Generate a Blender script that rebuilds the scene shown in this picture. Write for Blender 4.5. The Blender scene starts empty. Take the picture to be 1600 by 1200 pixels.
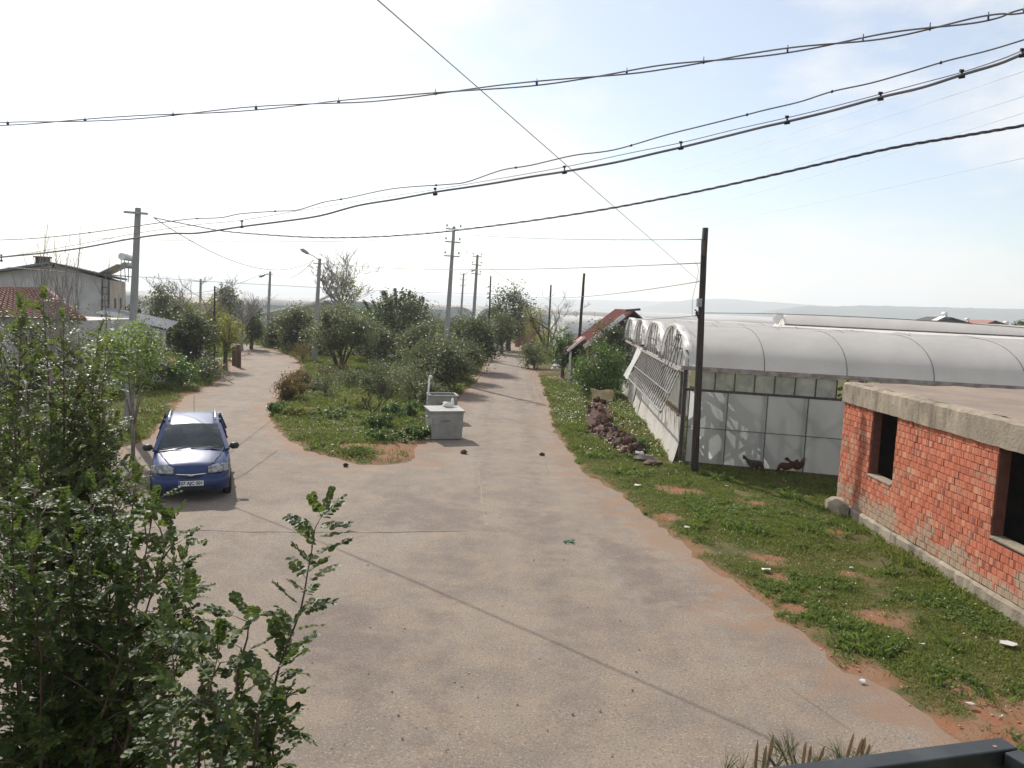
import bpy, bmesh, math, random
import numpy as np
from mathutils import Vector, Matrix, Euler

SC = bpy.context.scene
COL = SC.collection
PI = math.pi
rnd = random.Random(7)

# ------------------------------------------------------------------ camera
EYE = Vector((0.0, 0.0, 4.7))
FPX = 1205.0                                   # focal length in pixels of a 1600 px wide frame
PITCH, ROLL = math.radians(5.83), math.radians(2.45)
fwd = Vector((0, math.cos(PITCH), -math.sin(PITCH)))
up0 = Vector((0, math.sin(PITCH), math.cos(PITCH)))
rgt = Vector((1, 0, 0)) * math.cos(ROLL) + up0 * math.sin(ROLL)
upv = -Vector((1, 0, 0)) * math.sin(ROLL) + up0 * math.cos(ROLL)
cam_data = bpy.data.cameras.new('camera')
cam = bpy.data.objects.new('camera', cam_data)
COL.objects.link(cam)
cam.matrix_world = Matrix(((rgt.x, upv.x, -fwd.x, EYE.x), (rgt.y, upv.y, -fwd.y, EYE.y),
                           (rgt.z, upv.z, -fwd.z, EYE.z), (0, 0, 0, 1)))
cam_data.sensor_width = 36.0
cam_data.lens = FPX / 1600 * 36.0
cam_data.clip_start = 0.05
cam_data.clip_end = 30000
SC.camera = cam

# ------------------------------------------------------------------ sky, sun, exposure
SUN_EL, SUN_AZ = math.radians(40), math.radians(-30)     # azimuth from +Y, negative = to the left
world = bpy.data.worlds.new('World')
SC.world = world
world.use_nodes = True
wn, wl = world.node_tree.nodes, world.node_tree.links
bg = wn['Background']
bg.inputs['Strength'].default_value = 0.10
sky = wn.new('ShaderNodeTexSky')
sky.sky_type = 'NISHITA'
sky.sun_disc = False
sky.sun_elevation = SUN_EL
sky.sun_rotation = SUN_AZ
sky.air_density = 1.0
sky.dust_density = 1.0
sky.ozone_density = 1.0
sky.altitude = 50
tc = wn.new('ShaderNodeTexCoord')
mp = wn.new('ShaderNodeMapping'); mp.inputs['Scale'].default_value = (1.0, 1.0, 2.6)
wl.new(tc.outputs['Generated'], mp.inputs['Vector'])
nz = wn.new('ShaderNodeTexNoise'); nz.inputs['Scale'].default_value = 3.2; nz.inputs['Detail'].default_value = 9
nz.inputs['Roughness'].default_value = 0.58
wl.new(mp.outputs['Vector'], nz.inputs['Vector'])
cr = wn.new('ShaderNodeValToRGB')
cr.color_ramp.elements[0].position = 0.47; cr.color_ramp.elements[0].color = (0.30, 0.30, 0.30, 1)
cr.color_ramp.elements[1].position = 0.64; cr.color_ramp.elements[1].color = (0.92, 0.92, 0.92, 1)
wl.new(nz.outputs['Fac'], cr.inputs['Fac'])
mx = wn.new('ShaderNodeMix'); mx.data_type = 'RGBA'
mx.inputs[7].default_value = (6.5, 6.5, 6.45, 1)             # thin white cloud
wl.new(cr.outputs['Color'], mx.inputs[0])
wl.new(sky.outputs['Color'], mx.inputs[6])
wl.new(mx.outputs[2], bg.inputs['Color'])
sl = bpy.data.lights.new('sun', 'SUN'); sl.energy = 3.6; sl.angle = math.radians(0.53); sl.color = (1.0, 0.945, 0.87)
so = bpy.data.objects.new('sun', sl); COL.objects.link(so)
SUN_DIR = Vector((math.sin(SUN_AZ) * math.cos(SUN_EL), math.cos(SUN_AZ) * math.cos(SUN_EL), math.sin(SUN_EL)))
so.rotation_euler = (-SUN_DIR).to_track_quat('-Z', 'Y').to_euler()
so.location = (0, 0, 60)
SC.view_settings.view_transform = 'Standard'
SC.view_settings.look = 'None'
SC.view_settings.gamma = 1.0
SC.view_settings.exposure = 0.6
SC.view_settings.use_curve_mapping = False
SC.render.engine = 'CYCLES'
SC.cycles.use_denoising = True
SC.cycles.max_bounces = 8
SC.cycles.transparent_max_bounces = 24
SC.cycles.volume_bounces = 1
SC.cycles.sample_clamp_indirect = 6.0

# ------------------------------------------------------------------ from a sight line to a place
def ray(px, py):
    return fwd * FPX + rgt * (px - 800) - upv * (py - 600)
def G(px, py, z=0.0):                           # where the sight line meets height z
    d = ray(px, py); t = (z - EYE.z) / d.z
    return EYE + d * t
def D(px, py, y):                               # where the sight line reaches distance y
    d = ray(px, py); t = y / d.y
    return EYE + d * t

# ------------------------------------------------------------------ mesh builder
class MB:
    def __init__(s):
        s.v = []; s.f = []; s.m = []; s.sm = []
        s.mat = 0; s.smooth = False
    def vert(s, p):
        s.v.append((p[0], p[1], p[2])); return len(s.v) - 1
    def face(s, idx):
        s.f.append(tuple(idx)); s.m.append(s.mat); s.sm.append(s.smooth)
    def poly(s, pts):
        s.face([s.vert(p) for p in pts]); return s
    def box(s, c, size, rot=None, taper=1.0):
        hx, hy, hz = size[0] / 2, size[1] / 2, size[2] / 2
        P = []
        for z in (-hz, hz):
            k = taper if z > 0 else 1.0
            for x, y in ((-hx, -hy), (hx, -hy), (hx, hy), (-hx, hy)):
                q = Vector((x * k, y * k, z))
                if rot is not None: q = rot @ q
                P.append(s.vert(Vector(c) + q))
        for q in ((0, 3, 2, 1), (4, 5, 6, 7), (0, 1, 5, 4), (1, 2, 6, 5), (2, 3, 7, 6), (3, 0, 4, 7)):
            s.face([P[i] for i in q])
        return s
    def bar(s, a, b, w, h=None, up=(0, 0, 1)):   # rectangular bar from a to b
        a, b = Vector(a), Vector(b); h = w if h is None else h
        d = (b - a); L = d.length
        if L < 1e-6: return s
        d.normalize(); u = Vector(up)
        if abs(d.dot(u)) > 0.98: u = Vector((0, 1, 0))
        x = d.cross(u).normalized(); z = x.cross(d).normalized()
        R = Matrix((x, d, z)).transposed()
        return s.box((a + b) / 2, (w, L, h), R)
    def tube(s, pts, rad, n=8, cap=True):
        pts = [Vector(p) for p in pts]
        if not hasattr(rad, '__len__'): rad = [rad] * len(pts)
        old = s.smooth; s.smooth = True
        rings = []; px_ = None
        for i, p in enumerate(pts):
            a = pts[max(0, i - 1)]; b = pts[min(len(pts) - 1, i + 1)]
            d = (b - a)
            d = d.normalized() if d.length > 1e-9 else Vector((0, 0, 1))
            if px_ is None:
                u = Vector((0, 0, 1)) if abs(d.z) < 0.9 else Vector((1, 0, 0))
                x = d.cross(u).normalized()
            else:
                x = (px_ - d * px_.dot(d))
                x = x.normalized() if x.length > 1e-6 else d.orthogonal().normalized()
            px_ = x; y = d.cross(x)
            rings.append([s.vert(p + (x * math.cos(2 * PI * k / n) + y * math.sin(2 * PI * k / n)) * rad[i]) for k in range(n)])
        for r0, r1 in zip(rings, rings[1:]):
            for k in range(n):
                s.face((r0[k], r0[(k + 1) % n], r1[(k + 1) % n], r1[k]))
        if cap:
            s.smooth = False
            s.face(rings[0][::-1]); s.face(rings[-1])
        s.smooth = old
        return s
    def sheet(s, rows, smooth=True):             # grid of points
        old = s.smooth; s.smooth = smooth
        I = [[s.vert(p) for p in r] for r in rows]
        for a, b in zip(I, I[1:]):
            for k in range(len(a) - 1):
                s.face((a[k], a[k + 1], b[k + 1], b[k]))
        s.smooth = old
        return s
    def slab(s, quad, t, n=None):                # thick quad: four corners plus thickness along the normal
        q = [Vector(p) for p in quad]
        if n is None: n = (q[1] - q[0]).cross(q[2] - q[0]).normalized()
        a = [s.vert(p) for p in q]; b = [s.vert(p - Vector(n) * t) for p in q]
        s.face(a); s.face(b[::-1])
        k = len(q)
        for i in range(k):
            s.face((a[i], b[i], b[(i + 1) % k], a[(i + 1) % k]))
        return s
    def lump(s, c, r, seed=0, n=1, rough=0.25):
        bm = bmesh.new(); bmesh.ops.create_icosphere(bm, subdivisions=n, radius=1.0)
        q = random.Random(seed); base = len(s.v)
        for v in bm.verts:
            k = 1 + q.uniform(-rough, rough)
            s.v.append((c[0] + v.co.x * r[0] * k, c[1] + v.co.y * r[1] * k, c[2] + v.co.z * r[2] * k))
        for f in bm.faces: s.face([base + v.index for v in f.verts])
        bm.free(); return s
    def mesh(s, name, mats, off=(0, 0, 0)):
        me = bpy.data.meshes.new(name)
        o = Vector(off)
        me.from_pydata([(x - o.x, y - o.y, z - o.z) for x, y, z in s.v], [], s.f)
        if not isinstance(mats, (list, tuple)): mats = [mats]
        for m in mats: me.materials.append(m)
        me.polygons.foreach_set('material_index', s.m)
        me.polygons.foreach_set('use_smooth', s.sm)
        me.update()
        return me
    def build(s, name, mats, parent=None, label=None, bevel=0, subsurf=0, kind=None):
        off = parent.matrix_world.translation if parent else (0, 0, 0)
        if parent is not None: off = worldloc(parent)
        return link(name, s.mesh(name, mats, off), parent, label, bevel, subsurf, kind)

def worldloc(o):
    p = Vector((0, 0, 0))
    while o is not None:
        p += o.location; o = o.parent
    return p
def link(name, me, parent=None, label=None, bevel=0, subsurf=0, kind=None):
    ob = bpy.data.objects.new(name, me); COL.objects.link(ob)
    if parent is not None: ob.parent = parent
    if label: ob['label'] = label
    if kind: ob['kind'] = kind
    if bevel:
        b = ob.modifiers.new('bevel', 'BEVEL'); b.width = bevel; b.segments = 2; b.limit_method = 'ANGLE'
    if subsurf:
        m = ob.modifiers.new('subsurf', 'SUBSURF'); m.levels = subsurf; m.render_levels = subsurf
    return ob
def thing(name, label, cat, loc=(0, 0, 0), group=None):
    o = bpy.data.objects.new(name, None); COL.objects.link(o)
    o.empty_display_size = 0.2
    o.location = loc
    o['label'] = label; o['category'] = cat
    if group: o['group'] = group
    return o
def tag(o, label, cat, group=None):
    o['label'] = label; o['category'] = cat
    if group: o['group'] = group
    return o
def np_mesh(name, verts, k, mat, off=(0, 0, 0), smooth=False):
    """verts: (n*k, 3) array, every k of them one face"""
    v = np.asarray(verts, dtype=np.float32).reshape(-1, 3) - np.array(off, dtype=np.float32)
    n = len(v) // k
    me = bpy.data.meshes.new(name)
    me.vertices.add(n * k); me.loops.add(n * k); me.polygons.add(n)
    me.vertices.foreach_set('co', v.ravel())
    me.loops.foreach_set('vertex_index', np.arange(n * k, dtype=np.int32))
    me.polygons.foreach_set('loop_start', np.arange(0, n * k, k, dtype=np.int32))
    me.update(calc_edges=True)
    me.materials.append(mat)
    if smooth: me.polygons.foreach_set('use_smooth', np.ones(n, dtype=bool))
    return me

# ------------------------------------------------------------------ materials
def lin(r, g, b):
    f = lambda c: (c / 255 / 12.92) if c / 255 <= 0.04045 else ((c / 255 + 0.055) / 1.055) ** 2.4
    return (f(r), f(g), f(b))
class NT:
    def __init__(s, name):
        s.m = bpy.data.materials.new(name); s.m.use_nodes = True
        s.n = s.m.node_tree.nodes; s.l = s.m.node_tree.links
        s.b = s.n['Principled BSDF']; s.out = s.n['Material Output']
        s.tc = s.n.new('ShaderNodeTexCoord')
        s.pos = s.n.new('ShaderNodeNewGeometry')
    def put(s, sock, val):
        if hasattr(val, 'is_output') or isinstance(val, bpy.types.NodeSocket): s.l.new(val, sock)
        elif hasattr(val, '__len__'): sock.default_value = (*val[:3], 1) if len(sock.default_value) == 4 else val
        else: sock.default_value = val
    def noise(s, scale, detail=5, rough=0.55, vec=None, stretch=None):
        t = s.n.new('ShaderNodeTexNoise'); t.inputs['Scale'].default_value = scale
        t.inputs['Detail'].default_value = detail; t.inputs['Roughness'].default_value = rough
        v = vec if vec is not None else s.pos.outputs['Position']
        if stretch:
            m = s.n.new('ShaderNodeMapping'); m.inputs['Scale'].default_value = stretch
            s.l.new(v, m.inputs['Vector']); v = m.outputs['Vector']
        s.l.new(v, t.inputs['Vector'])
        return t.outputs['Fac']
    def vor(s, scale, feature='F1', out='Distance', vec=None):
        t = s.n.new('ShaderNodeTexVoronoi'); t.feature = feature; t.inputs['Scale'].default_value = scale
        s.l.new(vec if vec is not None else s.pos.outputs['Position'], t.inputs['Vector'])
        return t.outputs[out]
    def ramp(s, fac, a, b, ca=0.0, cb=1.0):
        r = s.n.new('ShaderNodeMapRange'); r.interpolation_type = 'SMOOTHSTEP'
        s.put(r.inputs[0], fac); r.inputs[1].default_value = a; r.inputs[2].default_value = b
        r.inputs[3].default_value = ca; r.inputs[4].default_value = cb
        return r.outputs[0]
    def mix(s, fac, a, b, mode='MIX'):
        x = s.n.new('ShaderNodeMix'); x.data_type = 'RGBA'; x.blend_type = mode
        s.put(x.inputs[0], fac); s.put(x.inputs[6], a); s.put(x.inputs[7], b)
        return x.outputs[2]
    def math(s, op, a, b=0.0):
        x = s.n.new('ShaderNodeMath'); x.operation = op
        s.put(x.inputs[0], a); s.put(x.inputs[1], b)
        return x.outputs[0]
    def island(s): return s.pos.outputs['Random Per Island']
    def objrand(s):
        return s.n.new('ShaderNodeObjectInfo').outputs['Random']
    def attr(s, name):
        a = s.n.new('ShaderNodeAttribute'); a.attribute_name = name
        return a.outputs['Fac']
    def bump(s, h, strength=0.4, dist=0.02):
        b = s.n.new('ShaderNodeBump'); b.inputs['Strength'].default_value = strength; b.inputs['Distance'].default_value = dist
        s.put(b.inputs['Height'], h); s.l.new(b.outputs['Normal'], s.b.inputs['Normal'])
        return s
    def set(s, color=None, rough=None, spec=None, metal=None):
        if color is not None: s.put(s.b.inputs['Base Color'], color)
        if rough is not None: s.put(s.b.inputs['Roughness'], rough)
        if spec is not None: s.put(s.b.inputs['Specular IOR Level'], spec)
        if metal is not None: s.put(s.b.inputs['Metallic'], metal)
        return s
    def translucent(s, fac, color):
        t = s.n.new('ShaderNodeBsdfTranslucent'); s.put(t.inputs['Color'], color)
        x = s.n.new('ShaderNodeMixShader'); s.put(x.inputs[0], fac)
        s.l.new(s.b.outputs[0], x.inputs[1]); s.l.new(t.outputs[0], x.inputs[2])
        s.l.new(x.outputs[0], s.out.inputs['Surface'])
        return s
    def glassy(s, fac, color=(1, 1, 1)):
        t = s.n.new('ShaderNodeBsdfTransparent'); s.put(t.inputs['Color'], color)
        x = s.n.new('ShaderNodeMixShader'); s.put(x.inputs[0], fac)
        s.l.new(s.b.outputs[0], x.inputs[1]); s.l.new(t.outputs[0], x.inputs[2])
        s.l.new(x.outputs[0], s.out.inputs['Surface'])
        return s
def simple(name, c1, c2=None, scale=6, rough=0.75, spec=0.3, metal=0.0, bump=0.0, bscale=60, stretch=None, lo=0.35, hi=0.65):
    t = NT(name)
    c = c1 if c2 is None else t.mix(t.ramp(t.noise(scale, 6, 0.6, t.tc.outputs['Object'], stretch), lo, hi), c1, c2)
    t.set(c, rough, spec, metal)
    if bump: t.bump(t.noise(bscale, 5, 0.6, t.tc.outputs['Object']), bump, 0.02)
    return t.m
def leafmat(name, dark, light, yellow=None, rough=0.42, trans=0.3, spec=0.5, ny=0.9):
    t = NT(name)
    c = t.mix(t.island(), dark, light)
    c = t.mix(t.ramp(t.noise(0.9, 3), 0.3, 0.7, 0, 0.55), c, tuple(0.6 * a + 0.4 * b for a, b in zip(dark, light)))
    if yellow: c = t.mix(t.ramp(t.math('FRACT', t.math('MULTIPLY', t.island(), 7.31)), ny, ny + 0.03), c, yellow)
    t.set(c, rough, spec)
    t.translucent(trans, t.mix(0.5, c, tuple(min(1, 2.2 * x) for x in (light[0] * 1.15, light[1] * 1.2, light[2] * 0.6))))
    return t.m

HAZE_DENSITY = 0.0003
MAT = {}
MAT['concrete'] = simple('concrete', (0.36, 0.35, 0.32), (0.27, 0.26, 0.235), 5, 0.9, bump=0.3, bscale=45)
MAT['pole_concrete'] = simple('pole_concrete', (0.37, 0.37, 0.36), (0.29, 0.29, 0.28), 3, 0.9, bump=0.25, bscale=40, stretch=(1, 1, 0.15))
MAT['wood_dark'] = simple('creosoted_wood', (0.035, 0.028, 0.025), (0.075, 0.06, 0.052), 9, 0.85, bump=0.5, bscale=30, stretch=(6, 6, 0.3))
MAT['wood_brown'] = simple('weathered_wood', (0.16, 0.10, 0.07), (0.09, 0.06, 0.045), 9, 0.85, bump=0.4, stretch=(6, 6, 0.4))
MAT['steel_grey'] = simple('galvanised_steel', (0.42, 0.42, 0.41), (0.30, 0.30, 0.29), 8, 0.5, 0.5, 0.35)
MAT['iron_dark'] = simple('dark_iron', (0.05, 0.045, 0.042), (0.09, 0.075, 0.06), 10, 0.6, 0.4)
MAT['iron_grey'] = simple('grey_iron_slat', (0.16, 0.155, 0.15), (0.09, 0.085, 0.08), 10, 0.6, 0.4)
MAT['black'] = simple('black_plastic', (0.018, 0.018, 0.02), (0.03, 0.03, 0.032), 12, 0.5, 0.4)
MAT['ceramic'] = simple('ceramic_insulator', (0.30, 0.22, 0.18), (0.25, 0.18, 0.15), 5, 0.3, 0.5)
MAT['cable'] = simple('cable_sheath', (0.20, 0.185, 0.205), (0.26, 0.245, 0.26), 3, 0.55, 0.4)
MAT['cable_black'] = simple('black_cable', (0.075, 0.07, 0.10), (0.11, 0.105, 0.135), 3, 0.5, 0.45)
MAT['wire'] = simple('thin_wire', (0.14, 0.14, 0.14), (0.20, 0.20, 0.20), 3, 0.5, 0.5, 0.3)
MAT['alu_wire'] = simple('bare_aluminium_wire', (0.55, 0.55, 0.54), (0.48, 0.48, 0.47), 3, 0.5, 0.4, 0.2)
MAT['bark'] = simple('bark', (0.15, 0.115, 0.09), (0.085, 0.065, 0.05), 8, 0.9, bump=0.6, bscale=25, stretch=(4, 4, 0.8))
MAT['bark_pale'] = simple('pale_bark', (0.27, 0.235, 0.20), (0.18, 0.155, 0.13), 8, 0.9, bump=0.3, bscale=25)
MAT['bark_red'] = simple('reddish_bark', (0.14, 0.085, 0.06), (0.08, 0.05, 0.04), 8, 0.85, bump=0.4, bscale=40)
MAT['twig'] = simple('bare_twig', (0.33, 0.295, 0.265), (0.24, 0.21, 0.19), 6, 0.9)
# ------------------------------------------------------------------ ground, road, hills
ROAD_PX = [(1760, 1400), (1640, 1262), (1500, 1168), (1350, 1072), (1200, 962), (1100, 888), (1010, 815), (960, 768), (905, 742),
           (880, 705), (858, 660), (848, 610), (838, 585), (820, 555), (806, 540), (792, 533), (770, 531), (700, 527), (700, 524.5), (660, 524),
           (655, 526.5), (740, 535), (767, 541), (766, 552), (755, 576),
           (742, 603), (722, 618), (704, 640), (682, 680), (655, 697), (655, 712), (640, 722), (608, 727), (560, 728), (500, 714),
           (450, 692), (425, 674), (416, 655), (420, 640), (432, 620), (446, 604), (462, 585), (467, 571), (455, 558),
           (430, 548), (402, 541), (375, 536), (330, 528), (200, 513), (200, 519), (340, 536), (368, 545), (376, 558), (358, 578), (336, 600), (300, 618), (282, 630), (270, 650),
           (240, 684), (222, 694), (130, 722), (0, 770), (-300, 880), (-900, 1300), (-900, 2600), (1200, 3400), (1900, 2200)]
ROAD = np.array([[G(x, y).x, G(x, y).y] for x, y in ROAD_PX])

def sdist(P, poly):
    """signed distance of points (n,2) to a polygon, negative inside"""
    P = np.asarray(P, dtype=np.float64); n = len(poly)
    d = np.full(len(P), 1e18); ins = np.zeros(len(P), dtype=bool)
    for i in range(n):
        a = poly[i]; b = poly[(i + 1) % n]
        e = b - a; w = P - a
        t = np.clip((w @ e) / max(e @ e, 1e-12), 0, 1)
        q = w - t[:, None] * e
        d = np.minimum(d, (q * q).sum(1))
        c = ((a[1] > P[:, 1]) != (b[1] > P[:, 1]))
        with np.errstate(divide='ignore', invalid='ignore'):
            xi = (b[0] - a[0]) * (P[:, 1] - a[1]) / (b[1] - a[1] + 1e-18) + a[0]
        ins ^= c & (P[:, 0] < xi)
    d = np.sqrt(d)
    return np.where(ins, -d, d)

_rng = np.random.default_rng(5)
def value_noise(P, scale, seed=0):
    """smooth value noise in 0..1 for points (n,2)"""
    P = np.asarray(P) * scale
    i = np.floor(P).astype(np.int64); f = P - i; f = f * f * (3 - 2 * f)
    def h(a, b):
        x = (a * 374761393 + b * 668265263 + seed * 1442695041) & 0xffffffff
        x = ((x ^ (x >> 13)) * 1274126177) & 0xffffffff
        return ((x ^ (x >> 16)) & 0xffff) / 65535.0
    a = h(i[:, 0], i[:, 1]); b = h(i[:, 0] + 1, i[:, 1]); c = h(i[:, 0], i[:, 1] + 1); d = h(i[:, 0] + 1, i[:, 1] + 1)
    return (a * (1 - f[:, 0]) + b * f[:, 0]) * (1 - f[:, 1]) + (c * (1 - f[:, 0]) + d * f[:, 0]) * f[:, 1]
def fbm(P, scale, seed=0):
    return 0.5 * value_noise(P, scale, seed) + 0.3 * value_noise(P, scale * 2.1, seed + 1) + 0.2 * value_noise(P, scale * 4.3, seed + 2)

def ragged(P):
    return sdist(P, ROAD) + (fbm(P, 0.9, 11) - 0.5) * 0.55 + (value_noise(P, 4.0, 12) - 0.5) * 0.18
# bare red soil patches: ground point, radius
SOIL = [(G(640, 705), 1.6), (G(712, 692), 1.3), (G(612, 716), 0.7), (G(1070, 772), 0.8), (G(1040, 765), 0.5), (G(1170, 790), 0.6), (G(1040, 810), 0.5), (G(1200, 878), 0.55),
        (G(1120, 905), 0.7), (G(1160, 935), 0.75), (G(1300, 838), 0.5), (G(1215, 905), 0.4), (G(1375, 968), 0.6), (G(1570, 1115), 0.8), (G(1440, 1120), 0.4), (G(1360, 1060), 0.5), (G(1500, 1080), 0.35),
        (G(880, 592), 2.2), (G(850, 580), 1.5), (G(920, 600), 1.6), (G(330, 572), 3.0), (G(290, 566), 3.5), (G(300, 615), 0.9), (G(285, 632), 0.7), (G(268, 655), 0.5), (G(430, 700), 0.8),
        (G(560, 700), 0.9), (G(480, 640), 0.6), (G(1240, 955), 0.4), (G(1330, 900), 0.35), (G(1520, 1150), 0.6)]
BED_L = np.array([[G(x, y).x, G(x, y).y] for x, y in [(915, 640), (960, 640), (1010, 690), (1060, 728), (1020, 735), (970, 720), (930, 690)]])
def ground_z(P):
    P = np.asarray(P, dtype=np.float64)
    sd = ragged(P)
    t = np.clip((sd + 0.35) / 0.75, 0, 1); t = t * t * (3 - 2 * t)
    z = -0.07 + 0.10 * t
    far = np.clip((P[:, 1] - 90) / 60, 0, 1)
    z = z + np.clip(sd / 2.0, 0, 1) * (0.16 * (fbm(P, 0.35, 21) - 0.35) + 0.05 * (fbm(P, 1.7, 31) - 0.4)) * (1 - far)
    return z
def gz(x, y): return float(ground_z(np.array([[x, y]]))[0])
def soilness(P):
    s = np.zeros(len(P))
    for c, r in SOIL:
        if c.x > 2: r = r * 0.82
        d = np.hypot(P[:, 0] - c.x, P[:, 1] - c.y) / r
        s = np.maximum(s, np.clip(1.25 - d, 0, 1))
    s = s + (fbm(P, 1.3, 41) - 0.5) * 0.9 * (s > 0)
    return np.clip(s, 0, 1)

def grid_axis(lo, hi, step, far):
    a = list(np.arange(lo, hi + 1e-6, step)); s = step
    while a[-1] < far: s *= 1.45; a.append(a[-1] + s)
    s = step; b = []
    x = lo
    while x > -far: s *= 1.45; x -= s; b.append(x)
    return np.array(b[::-1] + a)
gx = grid_axis(-34, 22, 0.33, 12000); gy = grid_axis(2, 80, 0.33, 12000)
XX, YY = np.meshgrid(gx, gy)
PP = np.stack([XX.ravel(), YY.ravel()], 1)
zz = ground_z(PP); sdv = ragged(PP)
def grid_obj(name, XX, YY, Z, keep, attrs, mat):
    ny, nx = XX.shape
    idx = np.arange(nx * ny).reshape(ny, nx)
    q = np.stack([idx[:-1, :-1], idx[:-1, 1:], idx[1:, 1:], idx[1:, :-1]], -1).reshape(-1, 4)
    if keep is not None:
        q = q[keep[q].any(1)]
    used = np.unique(q); re = np.full(nx * ny, -1); re[used] = np.arange(len(used)); q = re[q]
    V = np.stack([XX.ravel(), YY.ravel(), Z], 1)[used]
    me = bpy.data.meshes.new(name)
    me.vertices.add(len(V)); me.loops.add(q.size); me.polygons.add(len(q))
    me.vertices.foreach_set('co', V.astype(np.float32).ravel())
    me.loops.foreach_set('vertex_index', q.astype(np.int32).ravel())
    me.polygons.foreach_set('loop_start', np.arange(0, q.size, 4, dtype=np.int32))
    me.polygons.foreach_set('use_smooth', np.ones(len(q), dtype=bool))
    me.update(calc_edges=True)
    for k, a in attrs.items():
        at = me.attributes.new(k, 'FLOAT', 'POINT'); at.data.foreach_set('value', a[used].astype(np.float32))
    me.materials.append(mat)
    ob = bpy.data.objects.new(name, me); COL.objects.link(ob); ob['kind'] = 'structure'
    return ob

t = NT('ground')
g = t.mix(t.ramp(t.noise(0.55, 5), 0.3, 0.7), (0.085, 0.085, 0.034), (0.135, 0.105, 0.05))
g = t.mix(t.ramp(t.noise(2.7, 5), 0.35, 0.75), g, (0.06, 0.072, 0.025))
g = t.mix(t.ramp(t.noise(9.0, 4), 0.55, 0.8, 0, 0.6), g, (0.19, 0.13, 0.075))
red = t.mix(t.ramp(t.noise(3.5, 6), 0.3, 0.7), (0.235, 0.098, 0.052), (0.21, 0.135, 0.085))
red = t.mix(t.ramp(t.noise(38, 4), 0.5, 0.75, 0, 0.6), red, (0.30, 0.19, 0.125))
edge = t.ramp(t.math('ADD', t.attr('sd'), t.ramp(t.noise(1.5, 5), 0.3, 0.7, -0.45, 0.45)), 0.0, 0.55, 0.75, 0.0)
c = t.mix(t.math('MAXIMUM', edge, t.ramp(t.math('ADD', t.attr('soil'), t.ramp(t.noise(4.5, 6, 0.7), 0.3, 0.7, -0.4, 0.4)), 0.15, 0.75)), g, red)
t.set(c, 0.95, 0.1); t.bump(t.noise(25, 6, 0.7), 0.6, 0.03)
ground = grid_obj('ground', XX, YY, zz, None, {'sd': sdv, 'soil': soilness(PP)}, t.m)

t = NT('asphalt')
base = t.mix(t.ramp(t.noise(0.5, 7, 0.68), 0.36, 0.64), (0.240, 0.196, 0.152), (0.172, 0.139, 0.115))
base = t.mix(t.ramp(t.noise(1.6, 6, 0.65), 0.42, 0.72, 0, 0.7), base, (0.275, 0.21, 0.145))
base = t.mix(t.ramp(t.noise(1.1, 6, 0.65, stretch=(1, 0.10, 1)), 0.48, 0.68, 0, 0.6), base, (0.25, 0.212, 0.175))
base = t.mix(t.ramp(t.noise(34, 3, 0.75), 0.54, 0.67, 0, 0.75), base, (0.43, 0.36, 0.285))
base = t.mix(t.ramp(t.noise(27, 4, 0.75), 0.34, 0.47, 0.8, 0.0), base, (0.085, 0.066, 0.055))
base = t.mix(t.ramp(t.noise(150, 2, 0.5), 0.5, 0.75, 0, 0.35), base, (0.34, 0.285, 0.24))
base = t.mix(t.ramp(t.math('ADD', t.attr('worn'), t.ramp(t.noise(2.2, 7, 0.7), 0.25, 0.75, -0.38, 0.38)), 0.12, 0.75, 0, 0.75), base, t.mix(t.ramp(t.noise(30, 3, 0.75), 0.5, 0.66, 0, 0.8), (0.135, 0.104, 0.088), (0.30, 0.25, 0.205)))
dust = t.ramp(t.math('ADD', t.attr('sd'), t.ramp(t.noise(1.1, 6, 0.6), 0.25, 0.75, -1.1, 1.1)), -0.75, 0.05, 0.0, 0.62)
base = t.mix(dust, base, (0.25, 0.155, 0.10))
crack = t.ramp(t.vor(0.34, 'DISTANCE_TO_EDGE', 'Distance'), 0.0, 0.006, 0.5, 0.0)
crack = t.math('MULTIPLY', crack, t.ramp(t.noise(0.35, 3), 0.55, 0.65))
base = t.mix(crack, base, (0.10, 0.08, 0.065))
t.set(base, 0.88, 0.25)
t.bump(t.math('ADD', t.noise(70, 5, 0.7), t.math('MULTIPLY', t.noise(6, 4), 0.8)), 0.7, 0.018)
MAT['asphalt'] = t.m
rx = np.concatenate([np.arange(-34, -8, 0.6), np.arange(-8, 9, 0.25)]); ry = np.concatenate([np.arange(-3, 30, 0.25), np.arange(30, 150, 1.0)])
RX, RY = np.meshgrid(rx, ry); RP = np.stack([RX.ravel(), RY.ravel()], 1)
rsd = sdist(RP, ROAD)
# worn rectangle at the fork and the wheel tracks of the two lanes
def px_poly(pts): return np.array([[G(x, y).x, G(x, y).y] for x, y in pts])
def line_dist(P, L):
    d = np.full(len(P), 1e9)
    for a, b in zip(L, L[1:]):
        e = b - a; w = P - a; k = np.clip((w @ e) / (e @ e), 0, 1); d = np.minimum(d, np.hypot(*(w - k[:, None] * e).T))
    return d
worn = np.zeros(len(RP))
for pts, s_ in (([(585, 765), (640, 758), (668, 778), (700, 786), (750, 788), (760, 829), (690, 832), (600, 822)], 0.62), ([(780, 796), (840, 790), (900, 812), (840, 832), (785, 826)], 0.5), ([(410, 960), (560, 930), (640, 1010), (600, 1120), (470, 1060)], 0.6), ([(900, 830), (1000, 850), (1120, 940), (1010, 960)], 0.6)):
    worn = np.maximum(worn, np.clip(0.5 - sdist(RP, px_poly(pts)) / 0.7, 0, 1) * s_)
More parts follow.
